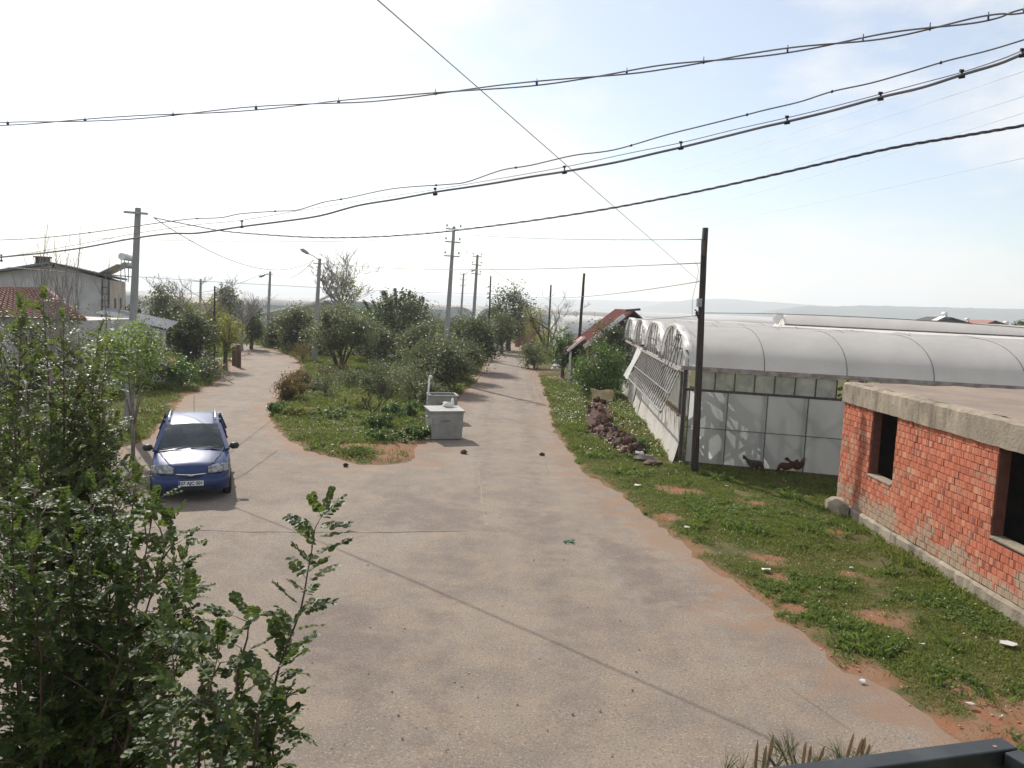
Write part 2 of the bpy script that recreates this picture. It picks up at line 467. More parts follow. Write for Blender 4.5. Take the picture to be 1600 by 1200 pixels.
for L, s_ in (([(620, 1300), (700, 950), (752, 760), (765, 620), (778, 545)], 0.42), ([(900, 1300), (870, 950), (835, 760), (812, 620), (798, 545)], 0.42), ([(500, 1000), (400, 800), (355, 690), (380, 620), (430, 570)], 0.3), ([(700, 1000), (480, 760), (395, 680), (400, 620), (445, 572)], 0.3)):
    worn = np.maximum(worn, s_ * np.clip(1 - line_dist(RP, px_poly(L)) / 0.55, 0, 1))
grid_obj('road', RX, RY, (fbm(RP, 0.4, 51) - 0.5) * 0.03, rsd < 0.9, {'sd': rsd, 'worn': worn}, t.m)

# worn seams and the darker mended rectangle at the fork
def road_z(x, y): return float((fbm(np.array([[x, y]]), 0.4, 51)[0] - 0.5) * 0.03)
def strip(name, pts, w, mat, z=0.006):
    mb = MB(); q = random.Random(len(pts)); L = []; R = []
    P = [G(*p) for p in pts]
    for a, b in zip(P, P[1:]):
        for k in range(8):
            p = a.lerp(b, k / 8); d = (b - a).normalized(); nrm = Vector((-d.y, d.x, 0))
            o = q.uniform(-0.03, 0.03); ww = w * q.uniform(0.3, 1.2)
            zz_ = z + road_z(p.x, p.y); L.append(Vector((p.x, p.y, zz_)) + nrm * (o + ww)); R.append(Vector((p.x, p.y, zz_)) + nrm * (o - ww))
    mb.sheet([L, R], False)
    ob = mb.build(name, mat); ob['kind'] = 'structure'; return ob
MAT['seam'] = simple('tar_seam', (0.125, 0.10, 0.085), (0.17, 0.135, 0.112), 9, 0.9)
MAT['seam_pale'] = simple('pale_seam', (0.27, 0.225, 0.185), (0.20, 0.16, 0.132), 9, 0.9)
strip('road_seam', [(240, 828), (420, 832), (600, 833), (757, 829)], 0.018, MAT['seam'])
strip('road_seam', [(748, 735), (752, 780), (761, 829)], 0.035, MAT['seam_pale'])
strip('road_seam', [(330, 765), (380, 742), (440, 700)], 0.025, MAT['seam'])

# low earth ridges of the far shore
t = NT('far_hill')
t.set(t.mix(t.ramp(t.noise(0.006, 6), 0.3, 0.7), (0.05, 0.062, 0.045), (0.10, 0.10, 0.075)), 1.0, 0.05)
def hills(name, pxs, dist, depth):
    rows = [[], [], [], []]
    q = random.Random(int(dist))
    for i in range(len(pxs) - 1):
        (x0, y0), (x1, y1) = pxs[i], pxs[i + 1]
        n = max(2, int(abs(x1 - x0) / 9))
        for k in range(n):
            u = k / n; px = x0 + (x1 - x0) * u; py = y0 + (y1 - y0) * u + q.uniform(-0.55, 0.55)
            c = D(px, py, dist)
            h = max(3.0, c.z)
            rows[0].append((c.x * (1 - depth * 0.6 / dist), dist - depth * 0.6, -0.5)); rows[1].append((c.x * (1 - depth * 0.3 / dist), dist - depth * 0.3, h * (0.62 + q.uniform(-0.05, 0.05))))
            rows[2].append((c.x, dist, h)); rows[3].append((c.x, dist + depth, -0.5))
    mb = MB(); mb.sheet(rows, True)
    ob = mb.build(name, t.m); ob['kind'] = 'structure'; return ob
hills('hills', [(-900, 425), (-300, 428), (0, 428), (230, 431), (320, 433), (420, 441), (520, 450), (640, 457), (760, 463), (900, 468), (1000, 470), (1060, 471), (1150, 474), (1300, 482), (1500, 500)], 5200, 900)
hills('hills', [(980, 486), (1040, 472), (1085, 468), (1130, 466.5), (1190, 471), (1260, 476), (1400, 484), (1520, 496)], 4300, 700)
hills('hills', [(1170, 492), (1225, 482), (1262, 478), (1300, 479), (1345, 477), (1450, 479.5), (1600, 483), (1800, 488), (2100, 500), (2600, 520)], 3000, 600)
# ------------------------------------------------------------------ materials for the buildings
def film_mat(name, c1, c2, trans=0.45, clear=0.18, scale=1.2, stain=None, rough=0.45):
    t = NT(name)
    c = t.mix(t.ramp(t.noise(scale, 6, 0.6, stretch=(1, 1, 0.5)), 0.3, 0.7), c1, c2)
    if stain: c = t.mix(t.ramp(t.noise(scale * 0.6, 6, 0.7), 0.58, 0.72, 0, 0.8), c, stain)
    t.set(c, rough, 0.4)
    t.bump(t.noise(5, 4, 0.5, stretch=(1, 1, 0.6)), 0.25, 0.03)
    tr = t.n.new('ShaderNodeBsdfTranslucent'); t.put(tr.inputs['Color'], c)
    x = t.n.new('ShaderNodeMixShader'); x.inputs[0].default_value = trans
    t.l.new(t.b.outputs[0], x.inputs[1]); t.l.new(tr.outputs[0], x.inputs[2])
    tp = t.n.new('ShaderNodeBsdfTransparent')
    y = t.n.new('ShaderNodeMixShader'); y.inputs[0].default_value = clear
    t.l.new(x.outputs[0], y.inputs[1]); t.l.new(tp.outputs[0], y.inputs[2])
    t.l.new(y.outputs[0], t.out.inputs['Surface'])
    return t.m
MAT['film'] = film_mat('greenhouse_roof_film', (0.82, 0.785, 0.745), (0.74, 0.705, 0.67), 0.52, 0.07)
MAT['film_wall'] = film_mat('greenhouse_wall_film', (0.60, 0.625, 0.615), (0.52, 0.545, 0.535), 0.74, 0.03, 0.8)
MAT['skirt'] = film_mat('old_white_sheet', (0.68, 0.645, 0.59), (0.58, 0.54, 0.48), 0.2, 0.0, 1.5, (0.42, 0.30, 0.19))
MAT['torn'] = film_mat('torn_white_film', (0.82, 0.81, 0.79), (0.70, 0.68, 0.65), 0.35, 0.0, 3)
t = NT('dusty_pane'); t.set(t.mix(t.ramp(t.noise(2.5, 5), 0.35, 0.65), (0.56, 0.53, 0.44), (0.42, 0.41, 0.35)), 0.35, 0.5); t.glassy(t.ramp(t.noise(1.2, 3), 0.42, 0.62, 0.08, 0.5), (0.8, 0.85, 0.8)); MAT['pane'] = t.m
MAT['far_film'] = film_mat('far_greenhouse_film', (0.84, 0.82, 0.79), (0.74, 0.72, 0.69), 0.42, 0.0, 0.12, None, 0.8)
MAT['far_wall'] = simple('far_greenhouse_wall', (0.62, 0.63, 0.62), (0.50, 0.51, 0.50), 0.2, 0.8)
MAT['gutter'] = simple('rusty_gutter', (0.26, 0.20, 0.175), (0.42, 0.38, 0.35), 3, 0.7, bump=0.2)
MAT['rust'] = simple('rusty_sheet', (0.23, 0.13, 0.10), (0.32, 0.20, 0.16), 2, 0.85)
MAT['plaster_grey'] = simple('grey_render', (0.56, 0.54, 0.52), (0.46, 0.445, 0.43), 1.3, 0.92, bump=0.15, bscale=30)
MAT['plaster_cream'] = simple('cream_render', (0.55, 0.50, 0.42), (0.40, 0.33, 0.24), 1.2, 0.9, stretch=(1, 1, 0.3))
MAT['plaster_pink'] = simple('pinkish_render', (0.46, 0.36, 0.31), (0.37, 0.28, 0.235), 2, 0.9)
MAT['white_paint'] = simple('white_paint', (0.78, 0.77, 0.75), (0.66, 0.65, 0.62), 4, 0.6)
MAT['red_sheet'] = simple('red_roof_sheet', (0.36, 0.135, 0.105), (0.28, 0.11, 0.09), 2.5, 0.7)
MAT['tile_red'] = simple('clay_tile', (0.33, 0.175, 0.145), (0.25, 0.13, 0.105), 6, 0.85)
MAT['roof_grey'] = simple('grey_corrugated_sheet', (0.22, 0.225, 0.24), (0.16, 0.165, 0.175), 2, 0.6, stretch=(0.3, 3, 1))
MAT['tar'] = simple('dark_boarding', (0.07, 0.065, 0.062), (0.105, 0.095, 0.09), 4, 0.9)
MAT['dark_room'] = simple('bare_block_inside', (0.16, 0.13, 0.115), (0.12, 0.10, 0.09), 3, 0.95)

# ------------------------------------------------------------------ the big film greenhouse with the torn end
MAT['slat'] = simple('grey_slat', (0.30, 0.29, 0.27), (0.20, 0.19, 0.18), 4, 0.8, stretch=(3, 3, 0.5))
GA = Vector((5.27, 23.4, 0)); GU = Vector((0.963, -0.268, 0)); GW = Vector((0.058, 0.998, 0))
def gp(a, b, z): return GA + GU * a + GW * b + Vector((0, 0, z))
SPAN, NSPAN, BAY, NBAY, EAVE, RISE = 5.5, 4, 2.27, 16, 3.0, 1.28
gh = thing('greenhouse', 'large white film greenhouse with round roof bays and a torn slatted end', 'greenhouse', GA)
def arch(s): return math.sqrt(max(0.0, 1 - (2 * s - 1) ** 2)) ** 0.92
def arch_pts(a, i, n=18, dz=0.0, grow=0.0):
    out = []
    for k in range(n + 1):
        s = 0.5 - 0.5 * math.cos(PI * k / n)
        out.append(gp(a, (i + s) * SPAN + (s - 0.5) * grow, EAVE + RISE * arch(s) + dz))
    return out
def film_mesh(seed):
    q = random.Random(seed); mb = MB(); rows = []
    ph = [q.uniform(0, 6) for _ in range(4)]
    for k in range(9):
        u = k / 8
        r = []
        for p, kk in zip(arch_pts(0, 0, 18), range(19)):
            w = 0.008 * math.sin(3 * u + ph[0] + kk * 0.5) + 0.005 * math.sin(9 * u + ph[1] - kk * 0.8)
            sag = -0.018 * math.sin(PI * u) + w * math.sin(PI * u)
            r.append(p + GU * (u * BAY) + Vector((0, 0, sag)))
        rows.append(r)
    mb.sheet(rows)
    return mb.mesh('roof_film', MAT['film'], GA)
fm = [film_mesh(s) for s in range(4)]
hm = MB(); hm.tube(arch_pts(0, 0, 18, 0.004), 0.012, 6)
hoop_mesh = hm.mesh('hoop', MAT['iron_grey'], GA)
hm = MB(); hm.tube(arch_pts(0, 0, 14, -0.05, -0.1), 0.025, 5)
for k in range(1, 6):
    s = k / 6
    hm.bar(gp(0, s * SPAN, EAVE), gp(0, s * SPAN, EAVE + RISE * arch(s) - 0.05), 0.03)
hm.bar(gp(0, 0, EAVE), gp(0, SPAN, EAVE), 0.05)
truss_mesh = hm.mesh('truss', MAT['iron_grey'], GA)
for i in range(NSPAN):
    for j in range(NBAY):
        ob = link('roof_film', fm[(i * 3 + j * 5) % 4], gh); ob.location = GU * (j * BAY) + GW * (i * SPAN)
        ob = link('hoop', hoop_mesh, gh); ob.location = GU * (j * BAY + (0.06 if j == 0 else 0)) + GW * (i * SPAN)
        if j % 2 == 1 and i == 1:
            ob = link('truss', truss_mesh, gh); ob.location = GU * (j * BAY) + GW * (i * SPAN)
L = NBAY * BAY
for i in range(NSPAN + 1):                                   # gutters between the spans
    mb = MB()
    a, b = gp(-0.15, i * SPAN, EAVE), gp(L, i * SPAN, EAVE)
    mb.bar(a, b, 0.20, 0.05); mb.bar(a + Vector((0, -0.10, 0.05)), b + Vector((0, -0.10, 0.05)), 0.02, 0.09)
    mb.build('gutter', MAT['gutter'], gh)
    pm = MB()
    for j in range(0, NBAY, 2):
        p = gp(j * BAY + 0.06, i * SPAN + 0.07, 0); pm.bar(p, p + Vector((0, 0, EAVE - 0.03)), 0.07, up=(0, 1, 0))
    if i > 0:
        o = pm.build('post_row', MAT['steel_grey'], gh); o['kind'] = 'stuff'
for j in range(0, NBAY):                                     # posts of the front wall
    mb = MB(); p = gp(j * BAY / 2 + 0.05, 0.06, 0)
    mb.bar(p, p + Vector((0, 0, EAVE - 0.03)), 0.055, up=(0, 1, 0)); mb.build('post', MAT['steel_grey'], gh)
# bracing behind the front wall: its shadows show through the sheet
for a0, a1, z0, z1, w in ((0.3, 3.4, 2.3, 0.1, .07), (0.9, 4.3, 2.9, 0.2, .06), (4.4, 1.9, 2.6, 0.1, .06), (1.9, 0.2, 1.6, 0.1, .05), (2.6, 5.6, 2.8, 0.3, .09)):
    mb = MB(); mb.bar(gp(a0, 0.5, z0), gp(a1, 0.3, z1), w); mb.build('brace', MAT['iron_grey'], gh)
for a in (1.2, 2.1, 3.0, 4.2, 5.3):
    mb = MB(); mb.bar(gp(a, 1.0, 0), gp(a, 1.0, 2.9), 0.09, up=(0, 1, 0)); mb.build('inner_post', MAT['iron_grey'], gh)
# front wall sheets, two rows
PW = 1.135
for j in range(9):
    for z0, z1 in ((0.17, 1.24), (1.24, 2.36)):
        rows = []
        for k in range(7):
            z = z0 + (z1 - z0) * k / 6
            rows.append([gp(0.14 + (j + m / 6) * PW, -0.015 + 0.012 * math.sin(m * 1.1 + j * 2 + k * 0.9), z) for m in range(7)])
        mb = MB(); mb.sheet(rows); mb.build('wall_sheet', MAT['film_wall'], gh)
for j in range(10):
    mb = MB(); p = gp(0.14 + j * PW, -0.04, 0.1); mb.bar(p, p + Vector((0, 0, 2.26)), 0.028, up=(0, 1, 0)); mb.build('wall_batten', MAT['iron_grey'], gh)
for z, w, m in ((1.24, 0.022, 'iron_grey'), (2.385, 0.075, 'iron_dark')):
    mb = MB(); mb.bar(gp(0.0, -0.05, z), gp(9 * PW, -0.05, z), 0.04, w); mb.build('wall_rail', MAT[m], gh)
mb = MB(); mb.bar(gp(0.0, -0.02, 0.05), gp(9 * PW, -0.02, 0.05), 0.14, 0.24); mb.build('base_curb', simple('brown_curb', (0.17, 0.10, 0.075), (0.11, 0.075, 0.06), 6, 0.95), gh)
# strip of small panes under the gutter
SW = 0.568
for j in range(14):
    mb = MB(); p = gp(0.3 + j * SW, -0.045, 2.42); mb.bar(p, p + Vector((0, 0, 0.53)), 0.03, up=(0, 1, 0)); mb.build('window_post', MAT['iron_dark'], gh)
    if j in (7, 8): continue                                 # two panes are gone
    mb = MB(); mb.slab([gp(0.32 + j * SW, -0.03, 2.42), gp(0.28 + (j + 1) * SW, -0.03, 2.42), gp(0.28 + (j + 1) * SW, -0.03, 2.96), gp(0.32 + j * SW, -0.03, 2.96)], 0.006)
    mb.build('window_pane', MAT['pane'], gh)
# the low white skirt along the lane
q = random.Random(3)
NS = 8
for j in range(NS):
    b0, b1 = j * 2.75, (j + 1) * 2.75
    rows = []
    for k in range(6):
        z = -0.05 + 1.5 * k / 5
        rows.append([gp(-0.02 - 0.25 * (1 - k / 5) ** 2 + 0.05 * math.sin(2.1 * m + j) * math.sin(PI * k / 5), b0 + (b1 - b0) * m / 8, z + (0.06 * math.sin(m * 1.7 + j) if k == 5 else 0)) for m in range(9)])
    mb = MB(); mb.sheet(rows); mb.build('skirt_sheet', MAT['skirt'], gh)
mb = MB(); mb.bar(gp(0, 0, 1.5), gp(0, 22, 1.5), 0.06); mb.build('side_rail', MAT['wood_brown'], gh)
mb = MB(); mb.bar(gp(-0.02, -0.03, 0), gp(-0.02, -0.03, 3.05), 0.10, up=(0, 1, 0)); mb.build('corner_post', MAT['iron_dark'], gh)
for b in (0.9, 5.5, 11, 16.5, 22):
    mb = MB(); mb.bar(gp(0.03, b, 0), gp(0.03, b, 3.0), 0.08, up=(0, 1, 0)); mb.build('side_post', MAT['iron_grey'], gh)
mb = MB(); mb.bar(gp(0, 0, 2.92), gp(0, 22, 2.92), 0.09); mb.build('side_beam', MAT['gutter'], gh)
# rack of slats leaning outwards from the side
NSL = 24
for j in range(NSL):
    b = 0.55 + j * 0.475
    top = gp(-0.03, b + 0.35, 2.88); bot = gp(-0.62, b - 0.05, 1.52)
    mb = MB(); mb.bar(top, bot, 0.12, 0.03, up=(1, 0, 0)); mb.build('slat', MAT['slat'], gh)
for f_, w in ((0.02, 0.05), (0.55, 0.03), (0.97, 0.045)):
    a = gp(-0.03, 0.8, 2.88).lerp(gp(-0.62, 0.4, 1.52), f_); b = gp(-0.03, 12.4, 2.88).lerp(gp(-0.62, 11.9, 1.52), f_)
    mb = MB(); mb.bar(a + Vector((-0.05, 0, 0.03)), b + Vector((-0.05, 0, 0.03)), w); mb.build('rack_rail', MAT['steel_grey'], gh)
rows = []
for k in range(8):
    u = k / 7
    rows.append([gp(-0.04 - 0.62 * u + 0.03 * math.sin(5 * m + k), 12.2 + m * 0.32 + 0.12 * math.sin(k * 0.9), 2.95 - 1.45 * u) for m in range(7)])
mb = MB(); mb.sheet(rows); mb.build('hanging_film', MAT['torn'], gh)
# torn ends of the spans: slats and curled film round each arch
for i in range(NSPAN):
    q = random.Random(20 + i)
    n = 8
    for k in range(1, n):
        s = k / n
        if q.random() < (0.05 if i in (0, 1) else 0.35): continue
        if i == 0 and s < 0.35: continue
        zt = EAVE + RISE * arch(s) - 0.04
        b = (i + s) * SPAN
        mb = MB(); mb.bar(gp(0.0, b, EAVE - 0.5 * q.random()), gp(q.uniform(0, 0.12), b + q.uniform(-0.1, 0.1), zt), 0.10, 0.03, up=(1, 0, 0)); mb.build('gable_slat', MAT['slat'], gh)
    mb = MB(); mb.bar(gp(0, i * SPAN, EAVE + 0.55), gp(0.05, (i + 1) * SPAN, EAVE + 0.55), 0.05); mb.build('gable_rail', MAT['iron_grey'], gh)
    pts = arch_pts(0, i, 26)
    rows = [[], [], [], [], []]
    for k, p in enumerate(pts):
        c = gp(0, (i + 0.5) * SPAN, EAVE + 0.3)
        inn = (c - p).normalized()
        w = (0.05 + 0.07 * q.random()) * (0.5 if k < 3 else 1.3 if k < 14 else 0.3)
        j1, j2 = (q.uniform(-0.05, 0.05), q.uniform(-0.06, 0.06)) if k < 14 else (q.uniform(-.01, .01), 0.03)
        rows[0].append(p + GU * 0.2 + Vector((0, 0, 0.015))); rows[1].append(p - GU * 0.05 + Vector((0, 0, 0.025 + j1 * 0.6)))
        rows[2].append(p - GU * (0.05 + j2) + inn * 0.03); rows[3].append(p - GU * (0.05 - j1) + inn * (w * 0.7)); rows[4].append(p - GU * 0.02 + inn * w)
    mb = MB(); mb.sheet(rows); mb.build('curled_film', MAT['torn'], gh)
    for k in range(1 if i else 0):
        b = (i + (0.12 if k == 0 else 0.9 if k == 1 else 0.45)) * SPAN; zt = EAVE + RISE * arch(b / SPAN - i)
        rows = [[gp(-0.05 + 0.10 * math.sin(m * 2 + r * 1.3 + i), b + m * 0.09 + 0.05 * math.sin(r), zt - r * 0.17) for m in range(4)] for r in range(5)]
        mb = MB(); mb.sheet(rows); mb.build('film_rag', MAT['torn'], gh)
MAT['added_gable_film'] = film_mat('added_thin_film', (0.70, 0.69, 0.66), (0.62, 0.61, 0.58), 0.6, 0.30)
mb = MB(); mb.sheet([[gp(0.16 + 0.03 * math.sin(3 * m), 0.15 + m * 0.52, z + (0.05 * math.sin(m * 2.1) if r == 2 else 0)) for m in range(11)] for r, z in enumerate((1.55, 2.6, 3.85))]); mb.build('added_gable_film', MAT['added_gable_film'], gh)  # sheet added to soften the sunlight falling on the front wall
for k in range(6):                                           # slatted frame fallen across the first arch
    a = D(1036 - k * 0.5 + k * 7.2, 574 - k * 1.5, 23.7 + 0.12 * k); b = D(1058 + k * 3.2, 522, 25.2 + 0.1 * k)
    mb = MB(); mb.bar(a, b, 0.085, 0.03, up=(1, 0, 0)); mb.build('fallen_slat', MAT['slat'], gh)
a, b = D(1057, 523, 25.2), D(1077, 524, 25.5)
mb = MB(); mb.bar(a, b, 0.05); mb.build('fallen_rail', MAT['iron_grey'], gh)
# raised vent along one of the rear ridges
va = D(1221, 495, 34); vb = D(1650, 515, 30.5)
rows = [[], [], []]
for k in range(22):
    u = k / 21; p = va.lerp(vb, u)
    rows[0].append(p + Vector((0, -0.45, -0.30))); rows[1].append(p + Vector((0, -0.05, 0.10 + 0.015 * math.sin(k * 2)))); rows[2].append(p + Vector((0, 1.3, -0.55)))
mb = MB(); mb.sheet(rows); mb.build('ridge_vent', MAT['film'], gh)
mb = MB(); mb.bar(va + Vector((0, -0.47, -0.33)), vb + Vector((0, -0.47, -0.33)), 0.05, 0.06); mb.build('vent_rail', MAT['iron_grey'], gh)
rows = [[va + Vector((-0.1 - 0.16 * math.sin(m * 1.7 + r), -0.5 + r * 0.2, -0.40 + 0.19 * m)) for m in range(4)] for r in range(6)]
mb = MB(); mb.sheet(rows); mb.build('film_rag', MAT['torn'], gh)
# crop inside, glimpsed through the missing panes
def leaf_cards(rng, C, spread, size, n, flat=0.35):
    """n leaf-sized rhombs scattered about the centres C"""
    C = np.asarray(C); k = len(C)
    idx = rng.integers(0, k, n)
    s = np.asarray(spread)
    P = C[idx] + rng.normal(0, 1, (n, 3)) * (s[idx][:, None] if s.ndim == 1 and len(s) == k and k > 3 else s)
    a = rng.normal(0, 1, (n, 3)); a[:, 2] *= 0.6; a /= np.linalg.norm(a, axis=1)[:, None]
    nrm = rng.normal(0, 1, (n, 3)) + np.array([0, 0, flat * 2.5]); b = np.cross(nrm, a); b /= np.linalg.norm(b, axis=1)[:, None]
    L = size * rng.uniform(0.6, 1.35, n)[:, None]; W = L * rng.uniform(0.38, 0.6, n)[:, None]
    cc = np.cross(a, b) * L * 0.12
    return np.stack([P - a * L * 0.5, P - b * W * 0.5 + cc, P + a * L * 0.5, P + b * W * 0.5 + cc], 1)
MAT['crop'] = leafmat('crop_leaf', (0.03, 0.075, 0.02), (0.07, 0.15, 0.04), None, 0.5)
rng = np.random.default_rng(8)
C = [gp(a, b, z) for b in (4, 7, 9.5) for a in np.arange(6.5, 18, 0.5) for z in (0.4, 1.0, 1.6)]
o = link('crop_leaves', np_mesh('crop_leaves', leaf_cards(rng, [tuple(c) for c in C], np.array([0.25, 0.25, 0.3]), 0.22, 5200), 4, MAT['crop'])); o['kind'] = 'stuff'

# ------------------------------------------------------------------ the unfinished brick building
BX, BY0, BY1, BZ = 8.10, 8.6, 18.64, 3.20
bb = thing('brick_building', 'unfinished red brick building with flat concrete roof and empty window holes', 'building', (BX, 14, 0))
t = NT('clay_brick')
r_ = t.math('FRACT', t.math('ADD', t.math('MULTIPLY', t.objrand(), 3.7), t.math('MULTIPLY', t.island(), 5.3)))
c = t.mix(r_, (0.54, 0.180, 0.104), (0.42, 0.130, 0.078))
c = t.mix(t.ramp(t.math('FRACT', t.math('MULTIPLY', r_, 9.7)), 0.70, 0.95, 0, 0.75), c, (0.58, 0.29, 0.18))
c = t.mix(t.ramp(t.math('FRACT', t.math('MULTIPLY', r_, 17.3)), 0.90, 0.97, 0, 0.7), c, (0.15, 0.065, 0.05))
c = t.mix(t.ramp(t.noise(0.9, 5, 0.65), 0.58, 0.74, 0, 0.8), c, (0.36, 0.27, 0.185))        # mortar smears
c = t.mix(t.ramp(t.noise(1.7, 6, 0.7, stretch=(1, 1, 0.4)), 0.60, 0.76, 0, 0.55), c, (0.13, 0.085, 0.06))
sx_ = t.n.new('ShaderNodeSeparateXYZ'); t.l.new(t.pos.outputs['Position'], sx_.inputs[0])
low = t.math('ADD', t.ramp(sx_.outputs[2], 0.3, 1.15, 0.62, 0.0), t.ramp(t.noise(1.3, 7, 0.7), 0.3, 0.7, -0.42, 0.42))
c = t.mix(t.ramp(low, 0.22, 0.5, 0, 0.85), c, (0.37, 0.30, 0.215))      # splashed mortar on the lower courses
c = t.mix(t.ramp(t.noise(20, 3), 0.5, 0.8, 0, 0.25), c, (0.25, 0.07, 0.045))
t.set(c, 0.9, 0.15); t.bump(t.noise(30, 4, 0.6, stretch=(1, 4, 0.4)), 0.4, 0.012)
MAT['brick'] = t.m
t = NT('raw_concrete')
c = t.mix(t.ramp(t.noise(1.4, 6, 0.65), 0.3, 0.7), (0.35, 0.295, 0.22), (0.255, 0.215, 0.165))
c = t.mix(t.ramp(t.noise(0.8, 6, 0.7, stretch=(1, 2.2, 0.25)), 0.50, 0.68, 0, 0.8), c, (0.13, 0.105, 0.082))
c = t.mix(t.ramp(t.noise(14, 4, 0.7), 0.6, 0.75, 0, 0.6), c, (0.16, 0.13, 0.10))
t.set(c, 0.95, 0.15); t.bump(t.noise(16, 6, 0.7), 0.7, 0.03); MAT['raw_concrete'] = t.m
t = NT('dusty_roof')
c = t.mix(t.ramp(t.noise(0.7, 6, 0.6), 0.3, 0.7), (0.30, 0.235, 0.19), (0.235, 0.19, 0.155))
c = t.mix(t.ramp(t.noise(8, 6, 0.7), 0.5, 0.75, 0, 0.6), c, (0.20, 0.15, 0.115))
t.set(c, 0.95, 0.1); t.bump(t.noise(18, 5, 0.7), 0.6, 0.03); MAT['dusty_roof'] = t.m
MAT['jamb'] = simple('shaded_brick_edge', (0.22, 0.085, 0.06), (0.16, 0.065, 0.05), 9, 0.95, bump=0.4)  # jamb brick coloured darker, the shade of the reveals painted in
ROWH, BL = 0.135, 0.198
PL, BM = 0.34, 2.72
W1 = (16.02, 17.13, 1.26, 2.68); W2 = (10.7, 12.62, 1.20, 2.64)
def in_win(y0, y1, z0, z1):
    for a, b, c_, d in (W1, W2):
        if y1 > a + 0.01 and y0 < b - 0.01 and z1 > c_ + 0.03 and z0 < d: return True
    return False
def brick_mb(mb, x, y, z, w, h, q):
    d = q.uniform(-0.005, 0.004)
    k = 0.006
    mb.box((x + 0.095 + d, y + w / 2, z + h / 2), (0.19, w - 0.007, h - 0.013), Euler((0, 0, q.uniform(-0.012, 0.012))).to_matrix())
    # vertical ribs of the hollow block's face
    mb.box((x + d - 0.001, y + w * 0.5, z + h / 2), (0.006, w * 0.45, h - 0.018))
bricks = []
q = random.Random(11)
nrow = int(round((BM - PL) / ROWH)); rh = (BM - PL) / nrow
for r in range(nrow):
    z = PL + r * rh
    y = BY1 - (BL * 0.5 if r % 2 else 0.0)
    if r % 2: bricks.append((BY1 - BL * 0.5, z, BL * 0.5))
    while y - BL > BY0 + 0.3:
        bricks.append((y - BL, z, BL)); y -= BL
keep = []
for y, z, w in bricks:
    if in_win(y, y + w, z, z + rh):
        for a, b, c_, d in (W1, W2):                          # bricks cut at the jambs
            if z + rh > c_ + 0.03 and z < d:
                if y < a - 0.03 < y + w and y + w > a: keep.append((y, z, a - y))
                if y + w > b + 0.03 > y and y < b: keep.append((b, z, y + w - b))
        continue
    keep.append((y, z, w))
vis = sorted([k for k in keep if k[0] > 11.75], key=lambda k: k[0])
single = set(vis[:300])
variants = []
for s_ in range(6):
    mb = MB(); brick_mb(mb, 0, -BL / 2, -rh / 2, BL, rh, random.Random(50 + s_)); variants.append(mb.mesh('brick', MAT['brick']))
stuff = MB()
for y, z, w in keep:
    if (y, z, w) in single and abs(w - BL) < 1e-6:
        ob = link('brick', variants[q.randrange(6)], bb); ob.location = (q.uniform(-0.004, 0.004), y + w / 2 - 14, z + rh / 2)
    else:
        brick_mb(stuff, BX, y, z, w, rh, q)
o = stuff.build('brick_courses', MAT['brick'], bb); o['kind'] = 'stuff'
# bed joints and core behind the bricks
core = MB()
def core_box(y0, y1, z0, z1): core.box((BX + 0.10, (y0 + y1) / 2, (z0 + z1) / 2), (0.16, y1 - y0 - 0.004, z1 - z0))
core_box(W1[1], BY1 - 0.02, PL, BM); core_box(W2[1], W1[0], PL, BM); core_box(BY0, W2[0], PL, BM)
core_box(W1[0], W1[1], PL, W1[2] - 0.02); core_box(W2[0], W2[1], PL, W2[2] - 0.02)
core.build('mortar', simple('mortar_joint', (0.17, 0.10, 0.075), (0.12, 0.075, 0.06), 8, 0.95), bb)
# plinth, ring beam with a broken edge, roof, other walls and floor
def rough_slab(name, x0, x1, y0, y1, z0, z1, mat, amp, step=0.16, seed=1):
    """long block whose left face and upper edge are chipped"""
    q = random.Random(seed); n = int((y1 - y0) / step) + 1
    rows = [[] for _ in range(6)]
    for k in range(n + 1):
        y = y0 + (y1 - y0) * k / n
        j = lambda a=amp: q.uniform(-a, a)
        rows[0].append((x1, y, z0)); rows[1].append((x0 + j(amp * .4), y, z0 + j(amp * .4))); rows[2].append((x0 + j(amp * .5), y, z0 + (z1 - z0) * 0.5))
        rows[3].append((x0 + j(), y, z1 - 0.05 + j(amp * .6))); rows[4].append((x0 + 0.06 + j(), y, z1 + j(amp * .5))); rows[5].append((x1, y, z1))
    mb = MB(); mb.sheet(rows, False)
    for r in (0, -1):
        pts = [rw[r] for rw in rows]; mb.poly(pts if r == 0 else pts[::-1])
    return mb.build(name, mat, bb)
rough_slab('plinth', BX - 0.05, BX + 0.3, BY0, BY1 + 0.03, -0.25, PL - 0.01, MAT['raw_concrete'], 0.03, 0.17, 3)
rough_slab('ring_beam', BX - 0.06, BX + 0.26, BY0, BY1 + 0.02, BM, BZ, MAT['raw_concrete'], 0.02, 0.13, 4)
mb = MB()
rows = []
rr = random.Random(6)
for i in range(40):
    y = BY0 + (BY1 - BY0) * i / 39
    rows.append([(BX + 0.10 + (x / 30) ** 1.2 * 8.4, y, BZ - 0.005 + rr.uniform(-0.012, 0.02)) for x in range(31)])
mb.sheet(rows); mb.build('roof', MAT['dusty_roof'], bb)
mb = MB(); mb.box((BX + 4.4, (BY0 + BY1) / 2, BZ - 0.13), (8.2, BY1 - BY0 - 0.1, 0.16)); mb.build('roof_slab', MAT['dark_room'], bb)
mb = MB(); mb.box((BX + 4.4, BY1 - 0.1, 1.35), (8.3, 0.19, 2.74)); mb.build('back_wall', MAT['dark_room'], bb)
mb = MB(); mb.box((BX + 8.4, (BY0 + BY1) / 2, 1.4), (0.2, BY1 - BY0 - 0.4, 3.1)); mb.build('side_wall', MAT['dark_room'], bb)
